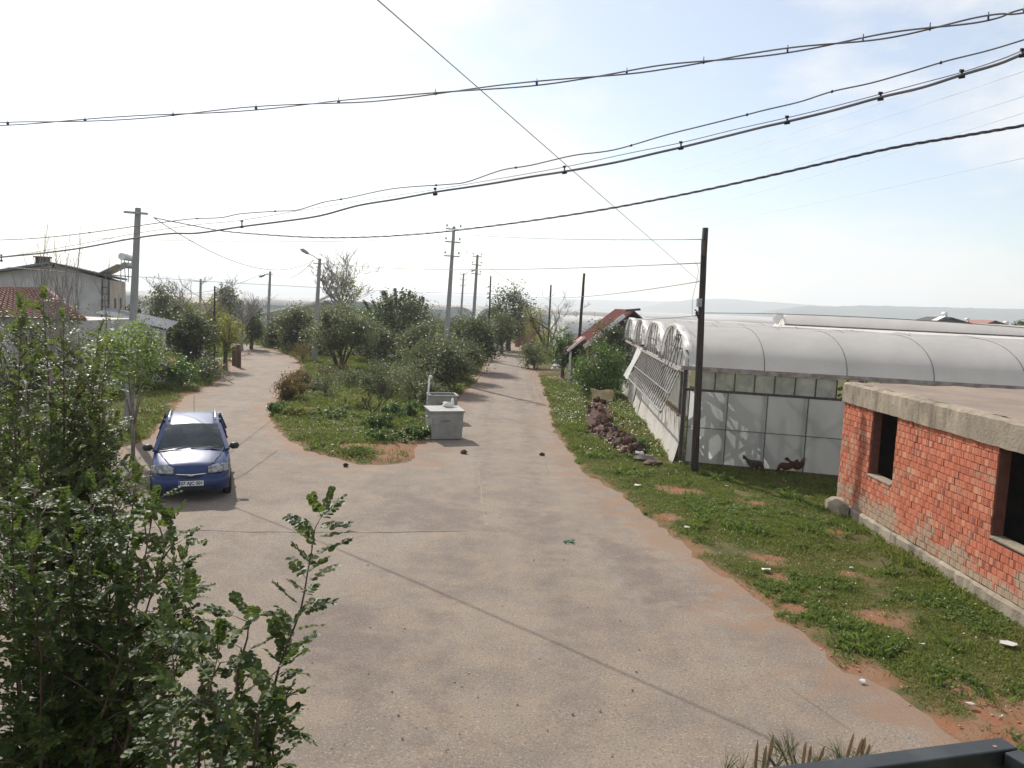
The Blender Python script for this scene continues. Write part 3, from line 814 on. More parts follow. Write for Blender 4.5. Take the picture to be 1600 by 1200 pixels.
mb = MB(); mb.box((BX + 4.2, BY0 + 0.1, 1.4), (8.2, 0.2, 3.1)); mb.build('front_wall', MAT['dark_room'], bb)
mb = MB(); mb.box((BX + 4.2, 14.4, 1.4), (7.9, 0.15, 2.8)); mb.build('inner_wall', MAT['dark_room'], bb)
for a, b, c_, d in (W1, W2):
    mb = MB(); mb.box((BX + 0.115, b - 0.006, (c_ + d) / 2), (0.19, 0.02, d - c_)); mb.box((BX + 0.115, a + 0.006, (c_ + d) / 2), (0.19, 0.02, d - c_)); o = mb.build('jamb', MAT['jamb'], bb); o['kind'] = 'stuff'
    mb = MB(); mb.box((BX + 0.10, (a + b) / 2, c_ - 0.005), (0.25, b - a - 0.03, 0.045)); mb.build('window_sill', MAT['raw_concrete'], bb, bevel=0.01)
mb = MB(); mb.lump((BX - 0.12, BY1 - 0.35, 0.12), (0.22, 0.55, 0.32), 4, 2, 0.15); mb.build('footing', MAT['raw_concrete'], bb)

# ------------------------------------------------------------------ house with the red sheet roof
def roof_plane(mb, e0, e1, r1, r0, t=0.08): mb.slab([e0, e1, r1, r0], t)
d0 = 47.5
pk = D(990, 484.5, d0); le = D(915, 540, d0); 
re = Vector((2 * pk.x - le.x, d0, le.z + 0.1))
hs = thing('red_roof_house', 'small pinkish house with red sheet roof and white verge beside the greenhouse', 'house', (pk.x, d0 + 3, 0))
dep = Vector((-0.25, 6.5, 0))
mb = MB(); mb.slab([le, pk, pk + dep, le + dep], 0.09, Vector((-0.6, 0, 0.8)))
for k in range(15):
    a = le.lerp(le + dep, k / 14); b = pk.lerp(pk + dep, k / 14); mb.bar(a + Vector((0, 0, 0.03)), b + Vector((0, 0, 0.03)), 0.07, 0.05)
mb.build('roof', MAT['red_sheet'], hs)
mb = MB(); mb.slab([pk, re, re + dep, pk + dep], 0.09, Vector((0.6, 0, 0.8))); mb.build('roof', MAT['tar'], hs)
mb = MB(); mb.bar(le + Vector((-0.1, -0.06, -0.10)), pk + Vector((-0.55, -0.06, -0.34)), 0.05, 0.24); mb.build('verge_board', MAT['white_paint'], hs)
mb = MB(); mb.bar(pk + Vector((-0.5, -0.06, -0.05)), pk + Vector((0.4, -0.06, 0.06)), 0.12, 0.14); mb.build('ridge_cap', MAT['tar'], hs)
mb = MB(); mb.poly([le + Vector((0.5, 0.9, 0.1)), re + Vector((-0.4, 0.9, 0.1)), pk + Vector((0, 0.9, -0.12))]); mb.build('gable', MAT['tar'], hs)
mb = MB(); mb.box(((le.x + re.x) / 2 + 0.1, d0 + 3.8, 1.25), (re.x - le.x - 1.0, 5.6, 2.5)); mb.build('wall', MAT['plaster_pink'], hs)
mb = MB(); mb.box((le.x + 1.15, d0 + 0.98, 1.0), (0.75, 0.05, 2.0)); mb.build('door', MAT['tar'], hs)
mb = MB(); mb.box((le.x + 2.6, d0 + 0.985, 1.5), (0.8, 0.04, 0.8)); mb.build('window', MAT['tar'], hs)
# lower porch
p0 = D(887, 549, d0 + 1.2); p1 = D(914, 528, d0 + 1.2)
mb = MB(); mb.slab([p0, p1, p1 + Vector((0, 3, 0)), p0 + Vector((0, 3, 0))], 0.08, Vector((-0.5, 0, 0.8))); mb.build('porch_roof', MAT['red_sheet'], hs)
mb = MB(); mb.bar(p0 + Vector((0, -0.05, 0.03)), p1 + Vector((0, -0.05, 0.06)), 0.08, 0.14); mb.build('porch_verge', MAT['white_paint'], hs)
mb = MB(); mb.box((p0.x + 0.2, d0 + 1.4, p0.z / 2), (0.12, 0.12, p0.z)); mb.build('porch_post', MAT['white_paint'], hs)
mb = MB(); mb.slab([Vector((p0.x + 0.3, d0 + 3.9, 0)), Vector((le.x + 0.5, d0 + 3.9, 0)), Vector((le.x + 0.5, d0 + 3.9, 2.3)), Vector((p0.x + 0.3, d0 + 3.9, 2.2))], 0.1); mb.build('porch_wall', MAT['plaster_pink'], hs)

# ------------------------------------------------------------------ grey gabled house on the left, its solar heater and ladder
d0 = 43.0
pk = D(76, 408.5, d0); er = D(199, 438, d0); el = Vector((2 * pk.x - er.x, d0, er.z))
gyh = thing('grey_house', 'grey rendered two-storey house with a low gable roof behind bare trees', 'house', (pk.x, d0 + 4, 0))
wr = D(171, 450, d0 + 0.5).x; wl_ = el.x + 0.45
GYV = Vector((D(196, 450, d0 + 9.5).x - wr, 9, 0))
mb = MB()
fr = [Vector((wl_, d0 + 0.5, 0)), Vector((wr, d0 + 0.5, 0)), Vector((wr, d0 + 0.5, er.z - 0.02)), Vector((pk.x, d0 + 0.5, pk.z - 0.14)), Vector((wl_, d0 + 0.5, er.z - 0.02))]
bk = [p + GYV for p in fr]
mb.poly(fr); mb.poly(bk[::-1])
for k in range(5): mb.poly([fr[k], bk[k], bk[(k + 1) % 5], fr[(k + 1) % 5]])
mb.build('wall', MAT['plaster_grey'], gyh)
mb = MB(); mb.poly([fr[1] + Vector((0.012, 0.02, 0)), bk[1] + Vector((0.012, 0, 0)), bk[2] + Vector((0.012, 0, -0.05)), fr[2] + Vector((0.012, 0.02, -0.05))]); mb.build('side_render', MAT['plaster_cream'], gyh)
dv = GYV * 1.04
er = Vector((wr + 0.35, d0, D(171, 431, d0).z))
for a, b, nn in ((el, pk, (-0.2, 0, 1)), (pk, er, (0.2, 0, 1))):
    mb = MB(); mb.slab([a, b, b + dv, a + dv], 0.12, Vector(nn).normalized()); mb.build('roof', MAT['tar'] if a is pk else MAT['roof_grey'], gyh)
c = D(67, 409, d0 + 2); mb = MB(); mb.box((c.x, c.y, c.z - 0.15), (0.55, 0.55, 0.75)); mb.box((c.x, c.y, c.z + 0.26), (0.68, 0.68, 0.08)); mb.build('chimney', MAT['tar'], gyh)
c = D(84, 415, d0 + 0.45); mb = MB(); mb.box((c.x, d0 + 0.48, c.z), (0.22, 0.06, 0.30)); mb.build('gable_vent', MAT['tar'], gyh)
c = D(186, 462, d0 + 2.5)
for yy in (2.2, 5.2):
    mb = MB(); mb.slab([fr[1].lerp(bk[1], yy / 9) + Vector((0.03, 0, 3.0)), fr[1].lerp(bk[1], yy / 9 + 0.1) + Vector((0.03, 0, 3.0)), fr[1].lerp(bk[1], yy / 9 + 0.1) + Vector((0.03, 0, 4.1)), fr[1].lerp(bk[1], yy / 9) + Vector((0.03, 0, 4.1))], 0.05); mb.build('window', MAT['tar'], gyh)
ld = thing('ladder', 'dark metal ladder standing against the end of the grey house wall', 'ladder', D(164, 500, d0 + 0.3))
a0 = D(160, 436, d0 + 0.35); a1 = D(170, 437, d0 + 0.35)
for a in (a0, a1):
    mb = MB(); mb.bar((a.x, a.y - 0.3, 0), a, 0.06, up=(0, 1, 0)); mb.build('rail', MAT['iron_dark'], ld)
for k in range(14):
    z = 0.4 + k * 0.36
    if z < a0.z - 0.1:
        mb = MB(); f_ = z / a0.z; mb.bar((a0.x, a0.y - 0.3 * (1 - f_), z), (a1.x, a1.y - 0.3 * (1 - f_), z), 0.04); mb.build('rung', MAT['iron_dark'], ld)
def solar_heater(label, top, s=1.0, side=-1):
    w = thing('solar_water_heater', label, 'water heater', top - Vector((0, 0, 1.6 * s)))
    mb = MB(); mb.tube([top + Vector((0, -0.6 * s, 0.05)), top + Vector((0, 0.6 * s, 0.05))], 0.24 * s, 12); mb.build('tank', MAT['white_paint'], w)
    mb = MB(); mb.tube([top + Vector((0.1 * s, -0.45 * s, -0.5 * s)), top + Vector((0.1 * s, 0.45 * s, -0.5 * s))], 0.2 * s, 12); mb.build('tank', MAT['steel_grey'], w)
    mb = MB()
    e = top + Vector((side * 1.75 * s, 0, -1.25 * s)); f0 = top + Vector((side * 0.18 * s, 0, -0.45 * s))
    mb.slab([e + Vector((0, -0.9 * s, 0)), f0 + Vector((0, -0.9 * s, 0)), f0 + Vector((0, 0.9 * s, 0)), e + Vector((0, 0.9 * s, 0))], 0.05 * s); mb.build('collector', MAT['white_paint'], w)
    mb = MB()
    for yy in (-0.5, 0.5):
        for xx in (-0.12, 0.2):
            mb.bar(top + Vector((xx * s, yy * s, -1.6 * s)), top + Vector((xx * s * 0.6, yy * s, 0)), 0.045 * s, up=(0, 1, 0))
        mb.bar(top + Vector((side * 1.25 * s, yy * s, -1.2 * s)), top + Vector((0.2 * s, yy * s, -1.25 * s)), 0.04 * s)
    mb.build('stand', MAT['steel_grey'], w)
    return w
solar_heater('white solar water heater on a stand at the roof edge of the grey house', D(197, 403, d0 + 1.5), 0.85)

# hipped tile roof in front of it
d0 = 31.0
a = D(-40, 449, d0 + 3); b = D(72, 452, d0 + 3); c = D(132, 499, d0); d = D(-120, 488, d0)
th = thing('tiled_house', 'low house under a hipped red tile roof half hidden by the foliage', 'house', (b.x, d0 + 3, 0))
mb = MB()
def tile_plane(mb, e0, e1, r0, r1, rows=14, n=46):
    for r in range(rows):
        f0, f1 = r / rows, (r + 1) / rows
        p0, p1 = e0.lerp(r0, f0), e1.lerp(r1, f0); q0, q1 = e0.lerp(r0, f1), e1.lerp(r1, f1)
        nrm = (e1 - e0).cross(r0 - e0).normalized()
        if nrm.z < 0: nrm = -nrm
        lo, hi = [], []
        for k in range(n + 1):
            w = 0.03 * math.cos(k * PI)
            lo.append(p0.lerp(p1, k / n) + nrm * (0.065 + w)); hi.append(q0.lerp(q1, k / n) + nrm * (0.0 + w))
        bt = [x - nrm * 0.07 for x in lo]
        mb.sheet([bt, lo, hi], False)
tile_plane(mb, d, c, a, b)
o = mb.build('roof_tiles', MAT['tile_red'], th); o['kind'] = 'stuff'
c2 = c + Vector((-3.6, 6, 0)); mb = MB(); tile_plane(mb, c, c2, b, b + Vector((-1.2, 1.5, 0)), 14, 30); o = mb.build('roof_tiles', MAT['tile_red'], th); o['kind'] = 'stuff'
mb = MB(); mb.tube([b, c], 0.09, 6); mb.tube([a, b], 0.09, 6); mb.build('ridge_tiles', MAT['tile_red'], th)
mb = MB(); mb.box(((d.x + c.x) / 2 - 0.2, d0 + 3.2, c.z / 2 - 0.05), (c.x - d.x - 1.0, 5.2, c.z - 0.1)); mb.build('wall', MAT['plaster_grey'], th)

# grey sheet roofed shed behind the concrete post
d0 = 40
a = D(175, 481, d0 + 3.5); b = D(282, 503, d0 + 3.5); c = D(262, 514, d0 - 1.5); d = D(150, 489, d0 - 1.5)
sh = thing('shed', 'long low shed with grey corrugated sheet roof behind the concrete post', 'shed', (b.x, d0, 0))
rows = [[], []]
for k in range(61):
    w = 0.03 * math.cos(k * PI)
    rows[0].append(d.lerp(c, k / 60) + Vector((0, 0, w))); rows[1].append(a.lerp(b, k / 60) + Vector((0, 0, w)))
mb = MB(); mb.sheet(rows, False); mb.build('roof', MAT['roof_grey'], sh)
mb = MB(); mb.slab([(d.x + 0.2, d0 - 1.2, 0), (c.x - 0.3, d0 - 1.2, 0), (c.x - 0.3, d0 - 1.2, c.z - 0.1), (d.x + 0.2, d0 - 1.2, d.z - 0.1)], 0.15); mb.build('wall', MAT['plaster_grey'], sh)
mb = MB(); mb.slab([(c.x - 0.3, d0 - 1.1, 0), (b.x - 0.3, d0 + 1, 0), (b.x - 0.3, d0 + 1, b.z - 0.1), (c.x - 0.3, d0 - 1.1, c.z - 0.1)], 0.12); mb.build('side_wall', MAT['plaster_grey'], sh)

# the pale house among the island trees
d0 = 92.0
le = D(399, 489, d0); pk = D(506, 469, d0); re = D(560, 492, d0 + 3)
ph = thing('pale_house', 'pale low house with a wide grey sheet roof among the trees', 'house', (pk.x, d0 + 4, 0))
dv = Vector((3.5, 9, 0))
mb = MB(); mb.slab([le, pk, pk + dv, le + dv], 0.16, Vector((-0.2, 0, 1)).normalized()); mb.build('roof', MAT['far_film'], ph, 'pale sunlit roof slope')  # brightness of the sunlit slope put into a paler material
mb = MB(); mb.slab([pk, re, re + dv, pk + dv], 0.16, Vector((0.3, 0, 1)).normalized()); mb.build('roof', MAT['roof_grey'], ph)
mb = MB(); fr = [Vector((le.x + 0.5, d0 + 0.6, 0)), Vector((re.x - 0.5, d0 + 0.6, 0)), Vector((re.x - 0.5, d0 + 0.6, re.z - 0.15)), Vector((pk.x, d0 + 0.6, pk.z - 0.2)), Vector((le.x + 0.5, d0 + 0.6, le.z - 0.1))]
mb.poly(fr); mb.poly([fr[0], fr[4], fr[4] + dv, fr[0] + dv]); mb.build('wall', MAT['plaster_grey'], ph)
mb = MB(); c = D(430, 505, d0 + 0.5); mb.box((c.x, d0 + 0.56, 1.2), (1.6, 0.08, 1.2)); mb.build('window', MAT['tar'], ph)
solar_heater('white solar water heater on the roof of the pale house among trees', D(522, 452, 96), 1.5)

# rust coloured shed at the bend of the far lane
d0 = 88.0
a = D(805, 528, d0); b = D(838, 529, d0); zt = D(820, 497, d0).z
rs = thing('lane_shed', 'brown shed wall at the bend of the narrow far lane', 'shed', ((a.x + b.x) / 2, d0 + 1.5, 0))
mb = MB(); mb.box(((a.x + b.x) / 2, d0 + 1.5, zt / 2), (b.x - a.x, 3, zt)); mb.build('wall', MAT['rust'], rs)
mb = MB(); mb.box(((a.x + b.x) / 2, d0 + 1.5, zt + 0.06), (b.x - a.x + 0.4, 3.4, 0.10)); mb.build('roof', MAT['roof_grey'], rs)

# ------------------------------------------------------------------ the plain of greenhouses
def far_greenhouse(px0, px1, d, spans, sw, axis, label, group, z_eave=2.7, rise=1.5, mat='far_film'):
    x0, x1 = D(px0, 480, d).x, D(px1, 480, d).x
    g_ = thing('greenhouse', label, 'greenhouse', ((x0 + x1) / 2, d, 0), group)
    if axis == 'x':                                          # round ridges run across the view
        rows = []
        for i in range(spans):
            for k in range(9 if i == spans - 1 else 8):
                s = k / 8; y = d + (i + s) * sw; z = z_eave + rise * arch(s)
                rows.append([(x0 + (x1 - x0) * m / 12, y, z + 0.08 * math.sin(m * 2.3 + i)) for m in range(13)])
        mb = MB(); mb.sheet(rows); mb.build('roof', MAT[mat], g_)
        mb = MB(); mb.slab([(x0, d, 0), (x1, d, 0), (x1, d, z_eave), (x0, d, z_eave)], 0.1); mb.build('front_wall', MAT['far_wall'], g_)
        mb = MB(); mb.slab([(x0, d, 0), (x0, d + spans * sw, 0), (x0, d + spans * sw, z_eave), (x0, d, z_eave)], 0.1)
        for i in range(spans): mb.poly([(x0 + 0.02, d + (i + k / 8) * sw, z_eave + rise * arch(k / 8)) for k in range(9)])
        mb.build('end_wall', MAT['far_wall'], g_)
    else:                                                    # gables face the view
        n = max(2, int((x1 - x0) / sw)); ln = spans * sw
        r0, r1 = [], []; gb = MB()
        for i in range(n):
            w = (x1 - x0) / n
            for k in range(9 if i == n - 1 else 8):
                s = k / 8; r0.append((x0 + (i + s) * w, d, z_eave + rise * arch(s))); r1.append((x0 + (i + s) * w, d + ln, z_eave + rise * arch(s)))
            gb.poly([(x0 + (i + k / 8) * w, d + 0.03, z_eave + rise * arch(k / 8)) for k in range(9)])
        mb = MB(); mb.sheet([r0, r1]); mb.build('roof', MAT[mat], g_)
        gb.build('gables', MAT['far_wall'], g_)
        mb = MB(); mb.slab([(x0, d, 0), (x1, d, 0), (x1, d, z_eave), (x0, d, z_eave)], 0.1); mb.build('front_wall', MAT['far_wall'], g_)
    return g_
FG = 'white film greenhouses filling the plain'
far_greenhouse(884, 1330, 72, 4, 7, 'x', 'white greenhouse with ragged end behind the red roofed house', FG, 2.3, 1.5)
far_greenhouse(1010, 1700, 112, 5, 8, 'x', 'long white greenhouse roof band behind the torn greenhouse, below the dark hills', FG, 2.7, 1.5)
far_greenhouse(688, 800, 125, 6, 8, 'y', 'white greenhouse with pointed gables behind the three-armed pole', FG, 2.2, 1.9)
far_greenhouse(820, 1240, 175, 8, 8, 'x', 'white greenhouse strip between the lane shed and the hills', FG, 2.8, 1.4)
far_greenhouse(205, 300, 135, 7, 8, 'x', 'bright white greenhouse roofs seen right of the tall concrete post', FG, 2.6, 1.4)
far_greenhouse(330, 520, 150, 8, 8, 'x', 'bright white greenhouse roofs behind the pale house', FG, 2.7, 1.4)
far_greenhouse(-80, 210, 210, 8, 8, 'x', 'white greenhouse roofs far behind the grey gabled house', FG, 2.8, 1.4)
far_greenhouse(560, 700, 190, 8, 8, 'x', 'white greenhouse roofs behind the spiky shrub tops', FG, 2.8, 1.4)
q = random.Random(77)
for k in range(22):
    d = 250 * 1.075 ** (k % 11) * (1 if k < 11 else 1.45); c = -60 + (k * 353) % 1720
    far_greenhouse(c, c + q.uniform(110, 300), d + q.uniform(0, 30), 8, 9, 'x', 'white film greenhouse in the hazy strip below the far hills', FG, 2.8, 1.2)
# roofs on the right skyline
def far_house(px, py, d, w, roofmat, label, tank=True):
    c = D(px, py, d); h = thing('far_house', label, 'house', (c.x, d, 0))
    z = c.z
    mb = MB(); mb.box((c.x, d + 4, (z - 1) / 2), (w, 8, z - 1.0)); mb.build('wall', MAT['plaster_grey'], h)
    mb = MB(); a, b, e = Vector((c.x - w * 0.56, d - 0.4, z - 1.15)), Vector((c.x - w * 0.05, d - 0.4, z)), Vector((c.x + w * 0.56, d - 0.4, z - 1.0)); v = Vector((0, 8.8, 0))
    mb.slab([a, b, b + v, a + v], 0.15, Vector((-0.2, 0, 1)).normalized()); mb.slab([b, e, e + v, b + v], 0.15, Vector((0.2, 0, 1)).normalized()); mb.build('roof', roofmat, h)
    mb = MB(); mb.poly([a + Vector((0.3, 0.6, 0)), e + Vector((-0.3, 0.6, 0)), b + Vector((0, 0.6, -0.15))]); mb.build('gable', MAT['tar'], h)
far_house(1487, 495.5, 150, 7.0, MAT['tar'], 'distant dark roofed house with a rooftop tank on the skyline')
far_house(1556, 500.5, 150, 5.6, MAT['tile_red'], 'distant red roofed house on the skyline beyond the greenhouses')
solar_heater('small white solar water heater on the dark skyline roof', D(1476, 490, 151), 1.1)
solar_heater('small white solar water heater between the two skyline roofs', D(1511, 499, 151), 0.9)
solar_heater('small white solar water heater right of the red skyline roof', D(1572, 504, 151), 0.9)
# ------------------------------------------------------------------ power poles
def base_at(px, py_or_d, by_d=False):
    if by_d: p = D(px, 500, py_or_d); return Vector((p.x, p.y, 0))
    p = G(px, py_or_d); return Vector((p.x, p.y, 0))
def insulator(mb, p, s=1.0):
    mb.tube([p, p + Vector((0, 0, 0.10 * s))], 0.012 * s, 5)
    mb.tube([p + Vector((0, 0, 0.08 * s)), p + Vector((0, 0, 0.12 * s)), p + Vector((0, 0, 0.16 * s)), p + Vector((0, 0, 0.22 * s))], [0.035 * s, 0.05 * s, 0.05 * s, 0.02 * s], 7)
TIPS = {}
def concrete_pole(key, base, top_px, label, group, arms=((0.2, 0.9),), ins=True, r0=0.2, r1=0.10, lamp=None):
    top = D(top_px[0], top_px[1], base.y)
    top.x = base.x + (top.x - base.x) * 0.85
    w = thing('concrete_pole', label, 'power pole', base, group)
    mb = MB(); n = 8
    dx = (top - base)
    # tapered square post with softened corners
    rows = []
    for k in range(n + 1):
        f_ = k / n; c = base.lerp(top, f_) + Vector((0, 0, -0.3 * (1 - f_))); r = r0 + (r1 - r0) * f_
        rows.append([c + Vector((math.cos(PI / 8 + a * PI / 4), math.sin(PI / 8 + a * PI / 4), 0)) * r * (1.06 if a % 2 else 1.06) for a in range(8)])
    I = [[mb.vert(p) for p in r] for r in rows]
    for a, b in zip(I, I[1:]):
        for k in range(8): mb.face((a[k], a[(k + 1) % 8], b[(k + 1) % 8], b[k]))
    mb.face(I[-1]); mb.build('post', MAT['pole_concrete'], w)
    tips = []
    for drop, half in arms:
        f_ = 1 - drop / dx.length
        c = base.lerp(top, f_) + Vector((0, -r1 - 0.05, 0))
        arm = MB(); arm.bar(c + Vector((-half, 0, 0)), c + Vector((half, 0, -0.03)), 0.07, 0.07); a_ = arm.build('crossarm', MAT['steel_grey'], w)
        for s in (-1, 1):
            p = c + Vector((s * (half - 0.06), 0, 0.05)); tips.append(p + Vector((0, 0, 0.2)))
            if ins:
                im = MB(); insulator(im, p); im.build('insulator', MAT['ceramic'], a_)
    TIPS[key] = tips; TIPS[key + '_top'] = top
    if lamp:
        s, L, rise = lamp
        c = base.lerp(top, 1 - 0.15 / dx.length)
        a = MB(); e = c + Vector((s * L, -0.25, rise)); a.tube([c, c.lerp(e, 0.5) + Vector((0, 0, 0.05)), e], 0.03, 6); am = a.build('lamp_arm', MAT['steel_grey'], w)
        h = MB(); d = (e - c).normalized()
        h.tube([e - d * 0.05, e + d * 0.1, e + d * 0.45, e + d * 0.62], [0.05, 0.11, 0.13, 0.05], 8); h.build('lamp_head', MAT['steel_grey'], am)
    return w
PG = 'concrete power poles'
concrete_pole('A', base_at(200, 672), (219, 325), 'tall grey concrete pole with one short crossarm standing behind the blue car', PG, ((0.16, 0.38),), False, 0.15, 0.085)
concrete_pole('B', base_at(490, 567), (501, 404), 'concrete street pole with a lamp, at the left edge of the green island', PG, ((0.35, 0.42),), False, 0.18, 0.10, (-1, 0.75, 0.45))
concrete_pole('C', base_at(417, 537), (423, 424), 'slim concrete pole beside the far bend of the left lane', PG, ((0.3, 0.36),), False, 0.17, 0.10, (-1, 0.4, -0.2))
concrete_pole('T', base_at(696, 46, True), (711, 354), 'tallest concrete pole with three insulator crossarms rising from the island bushes', PG, ((0.15, 0.46), (0.90, 0.46), (1.72, 0.46)), True, 0.18, 0.085)
concrete_pole('U', base_at(738, 66, True), (747, 398), 'middle concrete pole with three crossarms by the right-hand lane', PG, ((0.15, 0.42), (0.85, 0.42), (1.6, 0.42)), True, 0.18, 0.10)
concrete_pole('V', base_at(719, 108, True), (725, 427), 'farthest concrete pole with three crossarms and a lamp arm', PG, ((0.2, 0.45), (0.9, 0.45), (1.7, 0.45)), True, 0.19, 0.11, (1, 1.1, 0.5))
concrete_pole('X', base_at(312, 95, True), (314, 436), 'small distant concrete pole among the bare trees on the left', PG, ((0.3, 0.8),), False, 0.17, 0.12)

def wood_pole(key, base, top_px, label, r0, r1):
    top = D(top_px[0], top_px[1], base.y)
    w = thing('wooden_pole', label, 'wooden pole', base, 'dark wooden poles')
    mb = MB(); q = random.Random(int(base.y * 10)); n = 10; pts, rr = [], []
    for k in range(n + 1):
        f_ = k / n; pts.append(base.lerp(top, f_) + Vector((q.uniform(-1, 1) * 0.008, 0, -0.3 * (1 - f_)))); rr.append((r0 + (r1 - r0) * f_) * q.uniform(0.97, 1.03))
    mb.tube(pts, rr, 10); mb.build('post', MAT['wood_dark'], w)
    TIPS[key + '_top'] = top; TIPS[key] = base
    return w
wpole = wood_pole('W', base_at(1085, 740), (1102, 356), 'tall dark wooden pole with a meter box in front of the torn greenhouse', 0.115, 0.082)
wood_pole('W2', base_at(905, 53, True), (913, 427), 'dark wooden pole standing behind the red roofed house', 0.12, 0.085)
wood_pole('W3', base_at(764, 64, True), (767, 431), 'thin dark wooden pole beside the island edge at the right-hand lane', 0.085, 0.06)
wood_pole('W4', base_at(858, 84, True), (861, 445), 'dark wooden pole behind the leaning tree at the lane bend', 0.11, 0.09)
wood_pole('W5', base_at(335, 582), (335.5, 447), 'thin dark wooden pole beside the gate posts on the left', 0.06, 0.045)
WY = TIPS['W'].y
bx = D(1093.5, 473, WY - 0.05)
mb = MB(); mb.box((bx.x - 0.02, bx.y, bx.z), (0.13, 0.16, 0.24)); mb.box((bx.x - 0.02, bx.y - 0.085, bx.z), (0.10, 0.012, 0.2)); mb.build('meter_box', MAT['steel_grey'], wpole, bevel=0.01)
mb = MB(); p0 = D(1100, 355, WY - 0.11); mb.slab([D(1098, 376, WY - 0.10), D(1102.5, 376, WY - 0.10), D(1101.5, 399, WY - 0.105), D(1097, 399, WY - 0.105)], 0.01); mb.build('worn_patch', MAT['wood_brown'], wpole)
mb = MB()
q = random.Random(9)
for k in range(9):
    a = D(1093 + q.uniform(-5, 1), 484 + q.uniform(0, 10), WY - 0.08); mb.tube([a, a + Vector((q.uniform(-.08, .05), q.uniform(-.05, .05), q.uniform(-.1, .06)))], 0.02, 5)
o = mb.build('wire_clamps', MAT['black'], wpole); o['kind'] = 'stuff'

# ------------------------------------------------------------------ cables
def sight_line(pts, y0, y1, px0, px1, n=6):
    """points read off the photograph on a cable whose distance runs from y0 (at px0) to y1 (at px1)"""
    P = []
    for px, py in pts:
        f_ = (px - px0) / (px1 - px0); y = 1.0 / ((1 - f_) / y0 + f_ / y1)
        P.append(D(px, py, y))
    P = [P[0] + (P[0] - P[1]) * k for k in (4, 3, 2, 1)] + P + [P[-1] + (P[-1] - P[-2]) * k for k in (1, 2, 3, 4)] if n > 6 or len(pts) > 20 else P
    # smooth through the points
    out = []
    for i in range(len(P) - 1):
        a = P[max(0, i - 1)]; b = P[i]; c = P[i + 1]; d = P[min(len(P) - 1, i + 2)]
        for k in range(n):
            t_ = k / n; t2, t3 = t_ * t_, t_ * t_ * t_
            out.append(0.5 * ((2 * b) + (c - a) * t_ + (2 * a - 5 * b + 4 * c - d) * t2 + (3 * b - a - 3 * c + d) * t3))
    out.append(P[-1]); return out
def cable(label, pts, rad, mat, group=None, n=6, name='overhead_cable'):
    mb = MB(); mb.tube(pts, rad, n)
    return tag(mb.build(name, MAT[mat]), label, 'cable', group)
def twist(path, off, turns, ph):
    out = []; L = len(path)
    for i, p in enumerate(path):
        a = ph + turns * 2 * PI * i / L
        d = (path[min(L - 1, i + 1)] - path[max(0, i - 1)]).normalized(); x = d.cross(Vector((0, 0, 1))).normalized(); y = d.cross(x)
        out.append(p + x * math.cos(a) * off + y * math.sin(a) * off)
    return out
up_pts = [(-160, 203), (0, 194), (90, 190), (200, 184), (300, 177), (400, 169), (500, 161), (600, 154), (735, 140), (850, 129), (960, 116), (1050, 103), (1150, 90), (1250, 76), (1340, 63), (1420, 50), (1500, 36), (1560, 25), (1600, 17), (1760, -16)]
path = sight_line(up_pts, 7.0, 3.9, 0, 1600, 10)
w = thing('overhead_cable', 'topmost overhead cable of two loosely twisted strands with small ties', 'cable', path[100])
for ph in (0, PI):
    mb = MB(); mb.tube(twist(path, 0.012, 7, ph), 0.0045, 6); mb.build('strand', MAT['cable'], w)
for k in range(12, len(path) - 6, 13):
    mb = MB(); d = (path[k + 1] - path[k]).normalized(); mb.tube([path[k] - d * 0.004, path[k] + d * 0.004], 0.012, 8)
    mb.bar(path[k], path[k] + Vector((0, 0, 0.028)), 0.004, up=(0, 1, 0)); mb.build('tie', MAT['cable_black'], w)
thick = [(-160, 417), (0, 402), (70, 395), (130, 387), (205, 373), (265, 365), (310, 364), (378, 354), (440, 346), (500, 337), (560, 321), (620, 311), (680, 300), (760, 288), (830, 276), (882, 268), (960, 254), (1030, 238), (1065, 230), (1130, 214), (1190, 199), (1230, 190), (1300, 173), (1376, 152), (1440, 137), (1503, 117), (1560, 100), (1600, 84), (1760, 20)]
tp = sight_line(thick, 9.0, 4.4, 0, 1600, 6)
w = thing('overhead_cable', 'thick sagging overhead cable hung by black clamps from a thin carrier wire', 'cable', tp[80])
mb = MB(); mb.tube(tp, 0.0085, 8); mb.build('sheath', MAT['cable'], w)
carrier = [(-160, 410), (0, 401), (100, 386), (205, 366), (300, 352), (378, 344), (480, 327), (600, 308), (680, 296), (780, 279), (882, 261), (980, 240), (1064, 223), (1150, 202), (1230, 184), (1300, 167), (1376, 147), (1440, 130), (1503, 113), (1560, 94), (1600, 78), (1760, 12)]
cp = sight_line(carrier, 9.0, 4.4, 0, 1600, 6)
mb = MB(); mb.tube(cp, 0.0028, 5); mb.build('carrier_wire', MAT['wire'], w)
for (px, py) in ((2, 403), (378, 350), (680, 299), (882, 265), (1064, 227), (1230, 187), (1376, 150), (1503, 115), (1598, 82)):
    f_ = px / 1600; y = 1.0 / ((1 - f_) / 9.0 + f_ / 4.4)
    a, b = D(px, py - 4.6, y), D(px, py + 4.6, y)
    mb = MB(); mb.bar(a, b, 0.009, 0.009, up=(0, 1, 0)); mb.tube([b + Vector((-0.013, 0.01, 0)), b + Vector((0.013, -0.008, 0.002))], 0.012, 8); mb.tube([a + Vector((-0.012, 0, 0)), a + Vector((0.010, 0, 0))], 0.008, 8); mb.build('clamp', MAT['black'], w)
